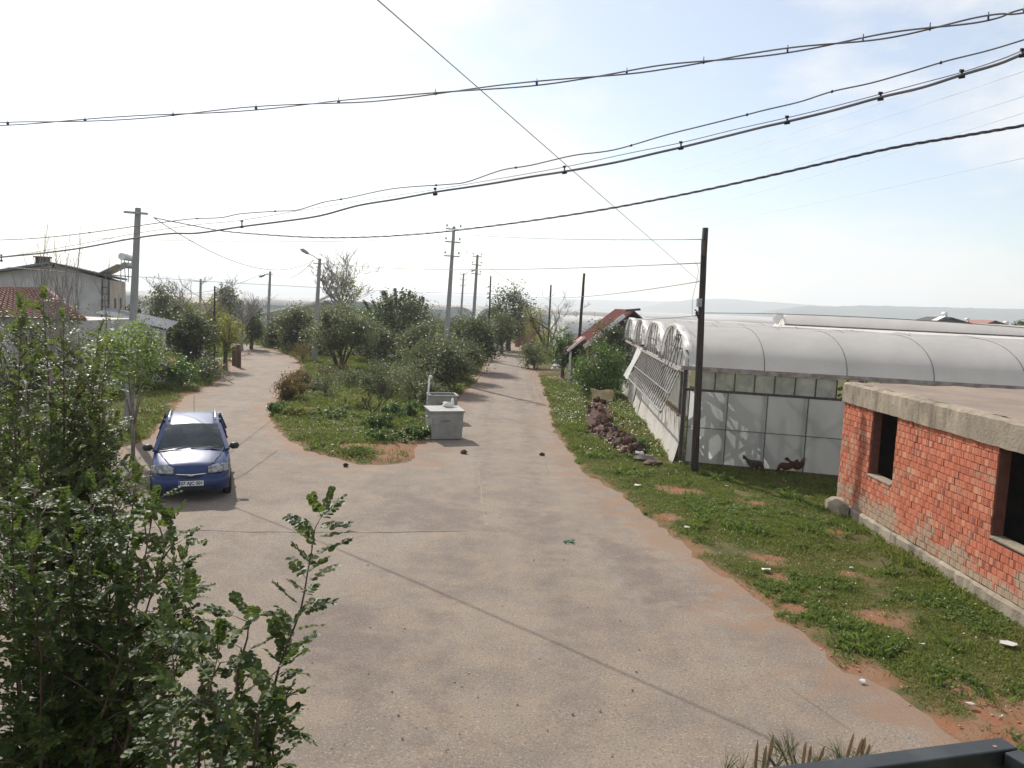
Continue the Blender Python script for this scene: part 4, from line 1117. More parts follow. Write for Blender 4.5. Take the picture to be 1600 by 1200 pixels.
wavy = [(-160, 380), (0, 375), (60, 372), (120, 366), (180, 358), (250, 348), (300, 342), (345, 340), (376, 334), (430, 330), (465, 328), (505, 316), (540, 310), (600, 297), (640, 292), (700, 288), (730, 284), (783, 266), (830, 258), (895, 243), (960, 234), (1040, 211), (1100, 196), (1160, 181), (1195, 172), (1250, 159), (1300, 143), (1360, 130), (1420, 113), (1480, 95), (1540, 80), (1600, 62), (1760, 10)]
wp_ = sight_line(wavy, 8.6, 4.3, 0, 1600, 6)
w = thing('overhead_cable', 'slim wavy overhead cable just above the thick clamped cable', 'cable', wp_[80])
mb = MB(); mb.tube(wp_, 0.0045, 6); mb.build('sheath', MAT['cable'], w)
for k in range(10, len(wp_), 17):
    mb = MB(); d = (wp_[min(k + 1, len(wp_) - 1)] - wp_[k - 1]).normalized(); mb.tube([wp_[k] - d * 0.006, wp_[k] + d * 0.006], 0.009, 6); mb.build('tie', MAT['cable_black'], w)
# the black twisted power cable from the concrete pole across the road: its shadow crosses the asphalt
bl = [(240, 340), (300, 352), (350, 361), (420, 367), (500, 371), (580, 370), (660, 365), (735, 357), (820, 346), (920, 331), (1010, 315), (1100, 297), (1200, 275), (1300, 252), (1400, 230), (1500, 213), (1600, 196), (1760, 168)]
bp = sight_line(bl, 25.3, 8.6, 240, 1600, 14)[56:]
w = thing('overhead_cable', 'black twisted power cable running from the tall concrete pole across the road', 'cable', bp[120])
for ph in (0, 2 * PI / 3, 4 * PI / 3):
    mb = MB(); mb.tube(twist(bp, 0.011, 34, ph), 0.0085, 5); mb.build('strand', MAT['cable_black'], w)
# bare aluminium conductors coming over from the three-armed pole
T = TIPS['T']
AL = 'bare aluminium wires coming in from the three-armed pole'
for (tip, ry, lab) in ((T[0], 74, 'highest bright bare wire, close to the thick clamped cable at its right end'), (T[1], 106, 'second highest bright bare wire on the right'),
                       (T[3], 146, 'third bright bare wire from the top on the right'), (T[5], 172, 'bright bare wire just above the black twisted cable'), (T[4], 246, 'lowest bright bare wire, below the black twisted cable')):
    e = D(1640, ry - 8, 11.0); pts = []
    for k in range(41):
        f_ = k / 40; p = tip.lerp(e, f_); p.z -= 0.55 * 4 * f_ * (1 - f_); pts.append(p)
    cable(lab, pts, 0.0028, 'alu_wire', AL, 5, 'overhead_wire')
def span(label, a, b, sag, rad=0.006, mat='wire', group=None):
    pts = []
    for k in range(25):
        f_ = k / 24; p = Vector(a).lerp(Vector(b), f_); p.z -= sag * 4 * f_ * (1 - f_); pts.append(p)
    return cable(label, pts, rad, mat, group, 5, 'overhead_wire')
W_ = lambda px, py: D(px, py, WY - 0.08)
# service wire from overhead to the wooden pole
span('straight diagonal service wire running down to the wooden pole', D(540, -44, 6.0), W_(1093, 440), 0.0, 0.0048)
U, V = TIPS['U'], TIPS['V']
span('wire from the wooden pole top across to the tallest three-armed pole', W_(1096, 374), D(735, 367, 45.8), 0.10, 0.012)
span('long level wire from the wooden pole to the lamp pole on the island', W_(1094, 411), D(511, 411.5, 55), 0.3, 0.013)
span('wire hanging across the view from the wooden pole behind the island poles', W_(1092, 440), D(812, 462, 60), 0.3, 0.012)
span('long dark wire across the island from the left houses', D(812, 461, 60), D(-60, 412, 40), 0.25, 0.013)
mb = MB(); mb.tube(sight_line([(1096, 374), (1095.5, 390), (1095.5, 412)], WY - 0.1, WY - 0.1, 0, 1600), 0.006, 5); tag(mb.build('hanging_wire', MAT['wire']), 'short wire dropping straight down beside the wooden pole top', 'wire')
mb = MB(); mb.tube(sight_line([(1086, 410), (1090, 415), (1091, 425), (1088, 442), (1083, 462), (1081.5, 485), (1083, 494), (1090, 496)], WY - 0.1, WY - 0.12, 0, 1600), 0.006, 5); tag(mb.build('hanging_wire', MAT['wire']), 'loose looping wire hanging beside the meter box on the wooden pole', 'wire')
span('low wire from the meter box to the red roofed house', W_(1090, 493), D(962, 500, 47), 0.05, 0.012)
span('low wire from the wooden pole out over the greenhouse roof', W_(1098, 489), D(1680, 519, 16), -0.1, 0.010)
B_, C_ = TIPS['B'], TIPS['C']
span('drooping wire from the tall concrete pole to the island lamp pole', D(240, 340, 25.3), B_[0], 1.15, 0.014)
span('thin wire from the island lamp pole to the slim pole at the lane bend', B_[0], C_[1], 0.9, 0.02)
span('thin wire from the slim pole at the lane bend to the left trees', C_[0], D(300, 458, 78), 0.4, 0.02)
span('thin wire from the three-armed pole towards the left', T[2], D(150, 372, 30), 0.2, 0.008)
PW_ = 'thin wires between the three-armed poles'
for a, b, lab in ((T[1], U[1], 'thin wire between the right ends of the top crossarms of the two three-armed poles'), (T[3], U[3], 'thin wire between the right ends of the middle crossarms of the two three-armed poles'),
                  (T[5], U[5], 'thin wire between the right ends of the lowest crossarms of the two three-armed poles'), (T[0], U[0], 'thin wire between the left ends of the top crossarms of the two three-armed poles')):
    span(lab, a, b, 0.5, 0.010, 'wire', PW_)
span('thin wire from the middle three-armed pole to the wooden pole behind the red roof', U[3], D(845, 463, 84), 0.2, 0.014)
span('thin wire from the farthest pole to the thin wooden pole', V[3], TIPS['W3_top'] + Vector((0, 0, -1.4)), 0.3, 0.014)
span('thin wire from the farthest pole falling away to the left', V[0], D(640, 470, 100), 0.3, 0.018)
# ------------------------------------------------------------------ the parked car
t = NT('blue_paint'); t.set(t.mix(t.ramp(t.noise(4, 5), 0.35, 0.75, 0, 0.35), (0.003, 0.022, 0.105), (0.013, 0.034, 0.10)), 0.36, 0.5, 0.15)
t.b.inputs['Coat Weight'].default_value = 0.3; t.b.inputs['Coat Roughness'].default_value = 0.12; MAT['paint'] = t.m
t = NT('car_glass'); t.set((0.02, 0.03, 0.032), 0.06, 0.8); t.glassy(0.25, (0.55, 0.65, 0.62)); MAT['glass'] = t.m
t = NT('lamp_glass'); t.set(t.mix(t.ramp(t.noise(14, 3), 0.4, 0.6), (0.16, 0.16, 0.155), (0.40, 0.40, 0.385)), 0.15, 0.7, 0.3); MAT['lampglass'] = t.m
MAT['chrome'] = simple('chrome', (0.75, 0.75, 0.76), None, rough=0.2, metal=0.9)
MAT['tyre'] = simple('tyre_rubber', (0.02, 0.02, 0.02), (0.04, 0.038, 0.036), 8, 0.9)
MAT['plate'] = simple('plate_white', (0.74, 0.74, 0.72), (0.62, 0.62, 0.60), 30, 0.5)
MAT['ink'] = simple('plate_ink', (0.015, 0.015, 0.015), None, rough=0.6)
MAT['eu_blue'] = simple('plate_blue', (0.02, 0.05, 0.35), None, rough=0.5)
MAT['seatcloth'] = simple('seat_cloth', (0.06, 0.06, 0.062), (0.09, 0.088, 0.085), 9, 0.95)
CB = G(298.5, 785); CB.z = 0
yaw = math.atan2(CB.x, CB.y)
# car space: x to the car's left seen from its nose... here +x = viewer's right, y = away from the viewer
CM = Matrix.Translation(CB) @ Matrix.Rotation(-yaw + math.radians(-0.8), 4, 'Z')
def cp_(x, y, z): return CM @ Vector((x, y, z))
car = thing('parked_car', 'dark blue compact people carrier with roof rails parked at the left of the fork', 'car', CB)
def top_z(y):
    P = ((0.0, 0.50), (0.06, 0.66), (0.16, 0.78), (0.5, 0.90), (1.0, 0.985), (1.12, 1.0), (4.1, 1.0), (4.3, 0.95))
    for (a, b), (c, d) in zip(P, P[1:]):
        if a <= y <= c: return b + (d - b) * (y - a) / (c - a)
    return P[-1][1]
def half_w(y):
    P = ((0.0, 0.56), (0.08, 0.70), (0.25, 0.80), (0.6, 0.86), (1.2, 0.875), (3.4, 0.875), (4.0, 0.83), (4.3, 0.72))
    for (a, b), (c, d) in zip(P, P[1:]):
        if a <= y <= c: return b + (d - b) * (y - a) / (c - a)
    return P[-1][1]
mb = MB(); rows = []
for y in (0.0, 0.03, 0.08, 0.16, 0.28, 0.5, 0.8, 1.05, 1.2, 1.6, 2.1, 2.6, 3.1, 3.5, 3.9, 4.15, 4.27, 4.32):
    zt, w_ = top_z(y), half_w(y); r = []
    low = 0.24 if y > 0.05 else 0.30
    prof = [(0.80, low), (0.97, low + 0.10), (1.0, 0.50), (0.985, min(zt, 0.68)), (0.93, zt - 0.055 if zt > 0.74 else zt - 0.02), (0.80, zt), (0.45, zt + 0.035), (0.0, zt + 0.05)]
    for sx in (-1, 1):
        seq = prof if sx < 0 else prof[-2::-1]
        r += [cp_(sx * k * w_, y, z) for k, z in seq]
    rows.append(r)
mb.sheet(rows)
mb.smooth = True
mb.poly(rows[0][::-1]); mb.poly(rows[-1])
# floor
mb.smooth = False
mb.poly([cp_(-0.65, 0.1, 0.24), cp_(0.65, 0.1, 0.24), cp_(0.65, 4.2, 0.24), cp_(-0.65, 4.2, 0.24)])
mb.build('body', MAT['paint'], car)
# cabin: roof and pillars
WB, WT = 0.80, 0.60           # half widths at belt and roof
def cab(y, z):                # half width of the cabin at height z
    f_ = max(0, min(1, (z - 0.98) / 0.52)); return WB + (WT - WB) * f_ ** 1.3
roofz = ((1.92, 1.475), (2.2, 1.525), (2.8, 1.55), (3.4, 1.54), (3.9, 1.49), (4.08, 1.42))
mb = MB(); rows = []
for y, z in roofz:
    w_ = WT + (0.0 if y > 2 else -0.015)
    rows.append([cp_(-w_ - 0.03, y, z - 0.075), cp_(-w_, y, z - 0.03), cp_(-w_ * 0.75, y, z), cp_(0, y, z + 0.018), cp_(w_ * 0.75, y, z), cp_(w_, y, z - 0.03), cp_(w_ + 0.03, y, z - 0.075)])
mb.sheet(rows)
mb.build('roof', MAT['paint'], car)
for s in (-1, 1):
    for (y0, z0, y1, z1, ww) in ((1.05, 0.99, 1.95, 1.455, 0.085), (2.55, 0.99, 2.55, 1.49, 0.09), (3.35, 0.99, 3.35, 1.49, 0.07), (4.2, 0.97, 4.05, 1.43, 0.13)):
        m = MB(); m.bar(cp_(s * cab(y0, z0), y0, z0), cp_(s * (WT + 0.02), y1, z1), ww, 0.07, up=cp_(0, 1, 0) - cp_(0, 0, 0)); m.build('pillar', MAT['paint'], car)
    for y0, y1, yt0, yt1 in ((1.2, 2.5, 2.0, 2.5), (2.6, 3.31, 2.6, 3.31), (3.39, 4.1, 3.39, 3.98)):
        m = MB(); q4 = [cp_(s * (WB + 0.004), y0, 1.0), cp_(s * (WB + 0.004), y1, 1.0), cp_(s * (WT + 0.032), yt1, 1.46), cp_(s * (WT + 0.032), yt0, 1.46)]
        m.poly(q4); m.build('side_window', MAT['glass'], car)
m = MB(); rows = []
for k in range(7):
    f_ = k / 6; y = 1.04 + 0.88 * f_; z = 1.005 + 0.475 * f_ + 0.03 * math.sin(PI * f_); w_ = 0.775 + (0.575 - 0.775) * f_
    rows.append([cp_(w_ * u, y + 0.10 * u * u - 0.03, z) for u in (-1, -0.66, -0.33, 0, 0.33, 0.66, 1)])
m.sheet(rows); m.build('windscreen', MAT['glass'], car)
m = MB(); m.sheet([[cp_(u * (0.70 - 0.12 * k), 4.24 - 0.14 * k, 1.0 + 0.42 * k) for u in (-1, 0, 1)] for k in (0, 1)]); m.build('rear_window', MAT['glass'], car)
m = MB(); m.sheet([[cp_(u * 0.74, 1.02 + 0.09 * u * u - 0.05, 1.008), cp_(u * 0.74, 1.02 + 0.09 * u * u - 0.11, 1.022)] for u in (-1, -0.6, -0.2, 0.2, 0.6, 1)]); m.build('wiper_cowl', MAT['black'], car)
for x0, x1, z1 in ((-0.62, -0.10, 1.045), (-0.02, 0.60, 1.05)):
    m = MB(); m.bar(cp_(x0, 1.0, 1.045), cp_(x1, 1.08, z1 + 0.005), 0.018); m.bar(cp_(x1 - 0.12, 0.97, 1.04), cp_((x0 + x1) / 2, 1.03, 1.06), 0.022); m.build('wiper', MAT['black'], car)
# bonnet shut lines, grille, lamps, bumper
for s in (-1, 1):
    m = MB(); m.tube([cp_(s * 0.70, 1.0, 1.018), cp_(s * 0.60, 0.6, 0.958), cp_(s * 0.47, 0.27, 0.862), cp_(s * 0.36, 0.12, 0.775)], 0.008, 5); m.build('bonnet_line', MAT['black'], car)
    m = MB(); R_ = []
    for k in range(6):
        f_ = k / 5; r = []
        for j in range(7):
            u = j / 6; x = 0.36 + 0.44 * u
            z = 0.635 + 0.03 * u + (0.05 + 0.13 * math.sin(PI * min(1, 0.18 + u * 0.62))) * f_
            yy = 0.035 + 0.30 * max(0, u - 0.35) ** 1.6 + 0.09 * f_
            r.append(cp_(s * x, yy - 0.02, z + 0.015))
        R_.append(r)
    m.sheet(R_)
    hl_ = m.build('headlight', MAT['lampglass'], car)
    sol = hl_.modifiers.new('solid', 'SOLIDIFY'); sol.thickness = 0.05; sol.offset = 0
    m = MB(); c = cp_(s * 0.60, 0.055, 0.385); m.tube([c + (cp_(0, 0.06, 0) - cp_(0, 0, 0)), c], [0.07, 0.075], 12); fo = m.build('fog_lamp', MAT['lampglass'], car); fo.scale = (1, 1, 1)
    m = MB(); m.tube([cp_(s * 0.80, 1.30, 1.0), cp_(s * 0.88, 1.27, 1.02)], 0.03, 6); m.tube([cp_(s * 0.86, 1.25, 1.035), cp_(s * 0.89, 1.24, 1.04), cp_(s * 1.02, 1.24, 1.045), cp_(s * 1.055, 1.25, 1.045)], [0.05, 0.082, 0.078, 0.03], 10); m.build('wing_mirror', MAT['black'], car)
    m = MB(); m.tube([cp_(s * 0.53, 2.15, 1.54), cp_(s * 0.53, 2.25, 1.60), cp_(s * 0.53, 3.0, 1.625), cp_(s * 0.53, 3.75, 1.585), cp_(s * 0.53, 3.85, 1.52)], 0.022, 8); m.build('roof_rail', MAT['chrome'], car)
    for y in (0.80, 3.42):
        wx = s * 0.78
        wheel_m = MB(); a = cp_(wx - s * 0.10, y, 0.31); b = cp_(wx + s * 0.09, y, 0.31); d = (b - a)
        wheel_m.tube([a, a + d * 0.1, a + d * 0.9, b], [0.27, 0.31, 0.31, 0.27], 20); wh = wheel_m.build('wheel', MAT['tyre'], car)
        rm = MB(); rm.tube([b - d * 0.02, b + d * 0.03], [0.20, 0.18], 16); rm.build('rim', MAT['steel_grey'], wh)
m = MB(); m.sheet([[cp_(u * 0.33, -0.004 + 0.05 * abs(u) ** 2, 0.545), cp_(u * 0.33, -0.012 + 0.05 * abs(u) ** 2, 0.60), cp_(u * 0.33, 0.015 + 0.05 * abs(u) ** 2, 0.645)] for u in (-1, -0.6, -0.2, 0.2, 0.6, 1)]); m.build('grille', MAT['black'], car)
m = MB(); m.tube([cp_(u * 0.33, -0.03 + 0.05 * u * u, 0.648 - 0.012 * (1 - u * u)) for u in (-1, -0.66, -0.33, 0, 0.33, 0.66, 1)], 0.014, 6); bar_ = m.build('chrome_bar', MAT['chrome'], car)
m = MB(); m.slab([cp_(-0.07, -0.058, 0.618), cp_(-0.02, -0.058, 0.618), cp_(-0.02, -0.058, 0.608), cp_(0.02, -0.058, 0.608), cp_(0.02, -0.058, 0.618), cp_(0.07, -0.058, 0.618), cp_(0.05, -0.056, 0.640), cp_(0.025, -0.056, 0.640), cp_(0.025, -0.056, 0.652), cp_(-0.025, -0.056, 0.652), cp_(-0.025, -0.056, 0.640), cp_(-0.05, -0.056, 0.640)], 0.012, (cp_(0, -1, 0) - cp_(0, 0, 0))); m.build('badge', MAT['chrome'], bar_)
m = MB(); rows = []
for k in range(11):
    u = -1 + 0.2 * k; yb = -0.05 + 0.10 * abs(u) ** 2.2 + (0.14 if abs(u) > 0.95 else 0)
    rows.append([cp_(u * 0.79, yb + 0.05, 0.26), cp_(u * 0.80, yb - 0.005, 0.33), cp_(u * 0.81, yb - 0.02, 0.47), cp_(u * 0.80, yb, 0.535), cp_(u * 0.78, yb + 0.07, 0.56)])
m.sheet(rows); m.build('bumper', MAT['paint'], car)
m = MB(); m.sheet([[cp_(u * 0.42, -0.062 + 0.03 * u * u, 0.30), cp_(u * 0.42, -0.072 + 0.03 * u * u, 0.365)] for u in (-1, -0.5, 0, 0.5, 1)]); m.build('air_intake', MAT['black'], car)
pl_ = MB(); pl_.slab([cp_(-0.26, -0.088, 0.395), cp_(0.26, -0.088, 0.395), cp_(0.26, -0.082, 0.507), cp_(-0.26, -0.082, 0.507)], 0.012); plate = pl_.build('number_plate', MAT['plate'], car)
m = MB(); m.slab([cp_(-0.258, -0.0905, 0.398), cp_(-0.222, -0.0905, 0.398), cp_(-0.222, -0.0845, 0.504), cp_(-0.258, -0.0845, 0.504)], 0.002); m.build('blue_band', MAT['eu_blue'], plate)
def text_mesh(name, body, size, mat, M4, parent, bold=0.006, ext=0.001):
    cu = bpy.data.curves.new(name, 'FONT'); cu.body = body; cu.size = size; cu.align_x = 'CENTER'; cu.align_y = 'CENTER'
    cu.extrude = ext; cu.offset = bold * size
    ob = bpy.data.objects.new(name, cu)
    me = bpy.data.meshes.new_from_object(ob); me.transform(M4); bpy.data.objects.remove(ob); bpy.data.curves.remove(cu)
    me.materials.clear(); me.materials.append(mat)
    o = worldloc(parent); me.transform(Matrix.Translation(-o))
    return link(name, me, parent)
M4 = Matrix.Translation(cp_(0.018, -0.0885, 0.451)) @ CM.to_3x3().to_4x4() @ Matrix.Rotation(math.radians(90 - 3), 4, 'X')
text_mesh('plate_lettering', '07 AJC 501', 0.098, MAT['ink'], M4, plate, 0.03)
m = MB(); m.tube([cp_(0.02, 3.72, 1.52), cp_(0.02, 3.95, 1.98)], 0.006, 5); m.build('aerial', MAT['black'], car)
# what shows through the windscreen
for x in (-0.36, 0.36):
    m = MB(); m.box(cp_(x, 2.35, 0.86), (0.46, 0.16, 0.62), CM.to_3x3()); m.box(cp_(x, 2.37, 1.25), (0.26, 0.10, 0.18), CM.to_3x3()); m.build('seat', MAT['seatcloth'], car, bevel=0.04)
m = MB(); m.box(cp_(0, 1.45, 0.96), (1.46, 0.62, 0.10), CM.to_3x3()); m.build('dashboard', MAT['seatcloth'], car, bevel=0.03)
m = MB(); m.tube([cp_(0.36 + 0.17 * math.cos(a), 1.80 + 0.05 * math.sin(a), 1.02 + 0.15 * math.sin(a)) for a in np.linspace(0, 2 * PI, 17)], 0.015, 6); m.build('steering_wheel', MAT['black'], car)
m = MB(); m.box(cp_(0, 1.86, 1.40), (0.2, 0.03, 0.06), CM.to_3x3()); m.build('rear_view_mirror', MAT['black'], car)

# ------------------------------------------------------------------ two galvanised rubbish containers
t = NT('galvanised_bin'); c = t.mix(t.ramp(t.noise(3, 6, 0.6), 0.3, 0.7), (0.34, 0.335, 0.31), (0.26, 0.255, 0.235)); c = t.mix(t.ramp(t.noise(2.2, 6, 0.7, stretch=(1, 1, .4)), 0.6, 0.75, 0, 0.6), c, (0.28, 0.24, 0.20)); t.set(c, 0.6, 0.4, 0.15); MAT['bin'] = t.m
def container(pxy, label, yawdeg, lid_open=False, s=1.0):
    base = G(*pxy); R3 = Matrix.Rotation(math.radians(yawdeg), 4, 'Z'); Mx = Matrix.Translation(Vector((base.x, base.y, gz(base.x, base.y)))) @ R3 @ Matrix.Scale(s, 4)
    P_ = lambda x, y, z: Mx @ Vector((x, y, z))
    w = thing('rubbish_container', label, 'rubbish bin', Vector((base.x, base.y, 0)), 'galvanised rubbish containers')
    hx0, hx1, hy0, hy1, z0, z1 = 0.52, 0.55, 0.43, 0.47, 0.10, 1.02
    b4 = [P_(-hx0, -hy0, z0), P_(hx0, -hy0, z0), P_(hx0, hy0, z0), P_(-hx0, hy0, z0)]; t4 = [P_(-hx1, -hy1, z1), P_(hx1, -hy1, z1), P_(hx1, hy1, z1), P_(-hx1, hy1, z1)]
    m = MB(); m.poly(b4[::-1])
    for k in range(4): m.poly([b4[k], b4[(k + 1) % 4], t4[(k + 1) % 4], t4[k]])
    body = m.build('body', MAT['bin'], w); so_ = body.modifiers.new('solid', 'SOLIDIFY'); so_.thickness = 0.02
    for k in range(4):
        m = MB(); m.bar(t4[k], t4[(k + 1) % 4], 0.07, 0.05); m.build('rim_bar', MAT['bin'], w)
    for sx in (-1, 1):                                        # pressed ribs and lifting bars
        m = MB(); m.bar(P_(sx * 0.25, -0.438, 0.16), P_(sx * 0.27, -0.470, 0.9), 0.05, 0.02, up=(0, 1, 0)); m.build('rib', MAT['bin'], w)
        m = MB(); m.tube([P_(sx * 0.53, -0.10, 0.80), P_(sx * 0.60, -0.10, 0.80), P_(sx * 0.60, 0.10, 0.80), P_(sx * 0.53, 0.10, 0.80)], 0.022, 6); m.build('lifting_bar', MAT['bin'], w)
        for sy in (-1, 1):
            m = MB(); m.tube([P_(sx * 0.38 - 0.02, sy * 0.27, 0.06), P_(sx * 0.38 + 0.02, sy * 0.27, 0.06)], 0.065 * s, 10); m.build('castor', MAT['black'], w)
    m = MB(); m.bar(P_(-0.20, -0.475, 0.72), P_(0.10, -0.475, 0.72), 0.03, 0.035); m.build('handle', MAT['rust'], w)
    if lid_open:
        m = MB(); m.slab([P_(-0.52, -0.44, 0.9), P_(0.52, -0.44, 0.9), P_(0.52, 0.44, 0.9), P_(-0.52, 0.44, 0.9)], 0.02); m.build('rubbish_load', MAT['tar'], w)
    else:
        m = MB(); m.slab([P_(-0.60, -0.52, 1.055), P_(0.60, -0.52, 1.055), P_(0.60, 0.52, 1.10), P_(-0.60, 0.52, 1.10)], 0.03); m.build('lid', MAT['bin'], w, bevel=0.008)
    return P_, w
Pb, binA = container((693, 684), 'grey galvanised rubbish container with a flat lid at the edge of the island', 19, False, 1.03)
container((690, 656), 'open dark-mouthed rubbish container just behind the lidded one', 14, True, 1.0)
m = MB(); m.lump(Pb(0.18, 0.28, 1.17), (0.20, 0.12, 0.09), 5, 2, 0.35); m.lump(Pb(0.38, 0.42, 1.26), (0.06, 0.05, 0.15), 8, 1, 0.4)
tag(m.build('plastic_bag', MAT['torn']), 'crumpled white plastic bag lying on the container lid', 'bag')
pb0 = D(668, 622, G(690, 656).y - 0.2); pb1 = D(671.5, 589, G(690, 656).y - 0.2)
w = thing('white_post', 'slim white post with a round cap beside the open container', 'post', Vector((pb0.x, pb0.y, 0)))
m = MB(); m.tube([Vector((pb0.x - 0.05, pb0.y, 0)), pb1], 0.034, 8); m.build('shaft', MAT['white_paint'], w)
m = MB(); m.lump(pb1 + Vector((0.03, 0, 0)), (0.075, 0.065, 0.075), 2, 2, 0.1); m.build('cap', MAT['white_paint'], w)

# ------------------------------------------------------------------ heap of soil clods beside the lane
t = NT('clod'); c = t.mix(t.objrand(), (0.09, 0.056, 0.045), (0.038, 0.028, 0.026)); c = t.mix(t.ramp(t.noise(6, 6, 0.7), 0.4, 0.7), c, (0.13, 0.07, 0.05)); c = t.mix(t.ramp(t.math('FRACT', t.math('MULTIPLY', t.objrand(), 13.7)), 0.86, 0.95), c, (0.33, 0.20, 0.14)); t.set(c, 0.95, 0.1); t.bump(t.noise(18, 6, 0.7), 0.8, 0.04); MAT['clod'] = t.m
heap_px = [(930, 634), (935, 650), (938, 664), (940, 676), (952, 686), (968, 696), (980, 706), (993, 716)]
hb = G(950, 680)
heap = thing('soil_heap', 'long dark heap of soil clods and rubble beside the right-hand lane', 'heap', Vector((hb.x, hb.y, 0)))
vm = []
for s_ in range(7):
    mm = MB(); mm.lump((0, 0, 0), (1, 0.85, 0.7), s_ + 3, 2 if s_ < 3 else 1, 0.22); vm.append(mm.mesh('clod', MAT['clod']))
q = random.Random(31)
m = MB(); rows = []
HP = [G(*p) for p in heap_px]
for i, p in enumerate(HP):
    wd = 0.55 if 0 < i < len(HP) - 1 else 0.15
    rows.append([Vector((p.x - wd - 0.3, p.y, -0.05)), Vector((p.x - wd * 0.5, p.y, 0.30)), Vector((p.x, p.y, 0.42 if wd > 0.2 else 0.1)), Vector((p.x + wd * 0.6, p.y, 0.30)), Vector((p.x + wd + 0.35, p.y, -0.05))])
m.sheet(rows); m.build('mound', MAT['clod'], heap)
for k in range(190):
    f_ = q.random() * (len(HP) - 1.001); i = int(f_); p = HP[i].lerp(HP[i + 1], f_ - i)
    x = q.gauss(0, 0.42); z = max(0.0, 0.4 - 0.6 * abs(x)) * q.uniform(0.7, 1.15)
    ob = link('clod', vm[q.randrange(7)], heap); r = q.uniform(0.08, 0.19) * (1.2 if k % 7 == 0 else 0.9)
    ob.location = (p.x + x - hb.x, p.y + q.uniform(-0.4, 0.4) - hb.y, z + 0.04); ob.scale = (r, r * q.uniform(0.8, 1.2), r * q.uniform(0.65, 1.0)); ob.rotation_euler = (q.uniform(0, 6), q.uniform(0, 6), q.uniform(0, 6))
SL = G(1005, 722); 
for k, (px, py, sx, sy, c) in enumerate(((1008, 722, 0.34, 0.12, 'bark_pale'), (1020, 730, 0.28, 0.10, 'wood_brown'), (998, 716, 0.2, 0.12, 'torn'))):
    p = G(px, py); m = MB(); m.lump((p.x, p.y, 0.12), (sx, 0.16, sy), 40 + k, 2, 0.25)
    tag(m.build('rubble_piece', MAT[c]), ('pale splintered wood lump at the near end of the soil heap', 'brown lump of wood at the foot of the greenhouse skirt', 'white crumpled sheet scrap on the near end of the soil heap')[k], 'rubble')
# tan mat propped up behind the heap
a = G(924, 628); b = G(959, 632)
m = MB(); rows = []
for r in range(6):
    f_ = r / 5; rows.append([a.lerp(b, k / 8) + Vector((0.06 * math.sin(k * 1.3 + r), 0.45 * f_ + 0.05 * math.sin(k), 0.02 + 0.62 * f_ + 0.05 * math.sin(k * 0.9 + 2) * f_)) for k in range(9)])
m.sheet(rows); ob = m.build('straw_mat', simple('straw_mat', (0.45, 0.36, 0.20), (0.33, 0.25, 0.14), 3, 0.95, bump=0.4)); so_ = ob.modifiers.new('solid', 'SOLIDIFY'); so_.thickness = 0.03
tag(ob, 'tan mat propped upright behind the soil heap', 'mat')

# ------------------------------------------------------------------ odds and ends in front of the red roofed house
def at_g(px, py): p = G(px, py); return Vector((p.x, p.y, 0))
p = at_g(876, 572)
m = MB(); m.slab([p + Vector((-0.65, 0, 0)), p + Vector((0.55, 0.1, 0)), p + Vector((0.25, 0.5, 1.75)), p + Vector((-0.2, 0.45, 1.7))], 0.06); tag(m.build('grey_sheet', MAT['roof_grey']), 'grey sheet leaning upright in the junk corner by the pink house', 'sheet')
p = at_g(869, 571)
m = MB(); m.tube([p, p + Vector((0, 0, 0.1)), p + Vector((0.02, 0, 0.75)), p + Vector((0.02, 0, 0.82))], [0.30, 0.33, 0.33, 0.28], 12); tag(m.build('rusty_drum', MAT['tar']), 'dark upright drum beside the leaning grey sheet', 'drum')
p = at_g(937 - 40, 577)
m = MB(); m.tube([p, p + Vector((0, 0, 0.12)), p + Vector((0, 0, 0.95)), p + Vector((0, 0, 1.0))], [0.36, 0.40, 0.40, 0.34], 14); tag(m.build('rusty_drum', MAT['rust']), 'rust brown drum beside the green bush in front of the pink house', 'drum')
p = at_g(884, 575)
w = thing('metal_table', 'low grey metal frame standing among the junk before the pink house', 'table', p)
m = MB(); m.box((p.x, p.y, 0.62), (1.1, 0.6, 0.05)); m.build('top', MAT['roof_grey'], w)
for sx in (-1, 1):
    for sy in (-1, 1):
        m = MB(); m.bar((p.x + sx * 0.5, p.y + sy * 0.25, 0), (p.x + sx * 0.5, p.y + sy * 0.25, 0.6), 0.05, up=(0, 1, 0)); m.build('leg', MAT['iron_grey'], w)
p = at_g(872, 577.5); m = MB(); m.lump(p + Vector((0, 0, 0.18)), (0.5, 0.32, 0.25), 14, 2, 0.3); tag(m.build('rubbish_sack', MAT['torn']), 'pale lumpy sack lying before the dark drum', 'sack')
p = at_g(845, 566.5); m = MB(); m.lump(p + Vector((0, 0, 0.06)), (0.55, 0.3, 0.10), 15, 2, 0.25); tag(m.build('white_sheet', MAT['torn']), 'white sheet lying in the grass at the lane edge near the leaning tree', 'sheet')
p = at_g(893, 598); m = MB(); m.lump(p + Vector((0, 0, 0.1)), (0.5, 0.35, 0.18), 16, 2, 0.3); tag(m.build('earth_lump', MAT['clod']), 'single dark lump of earth in the flowery grass', 'clod')

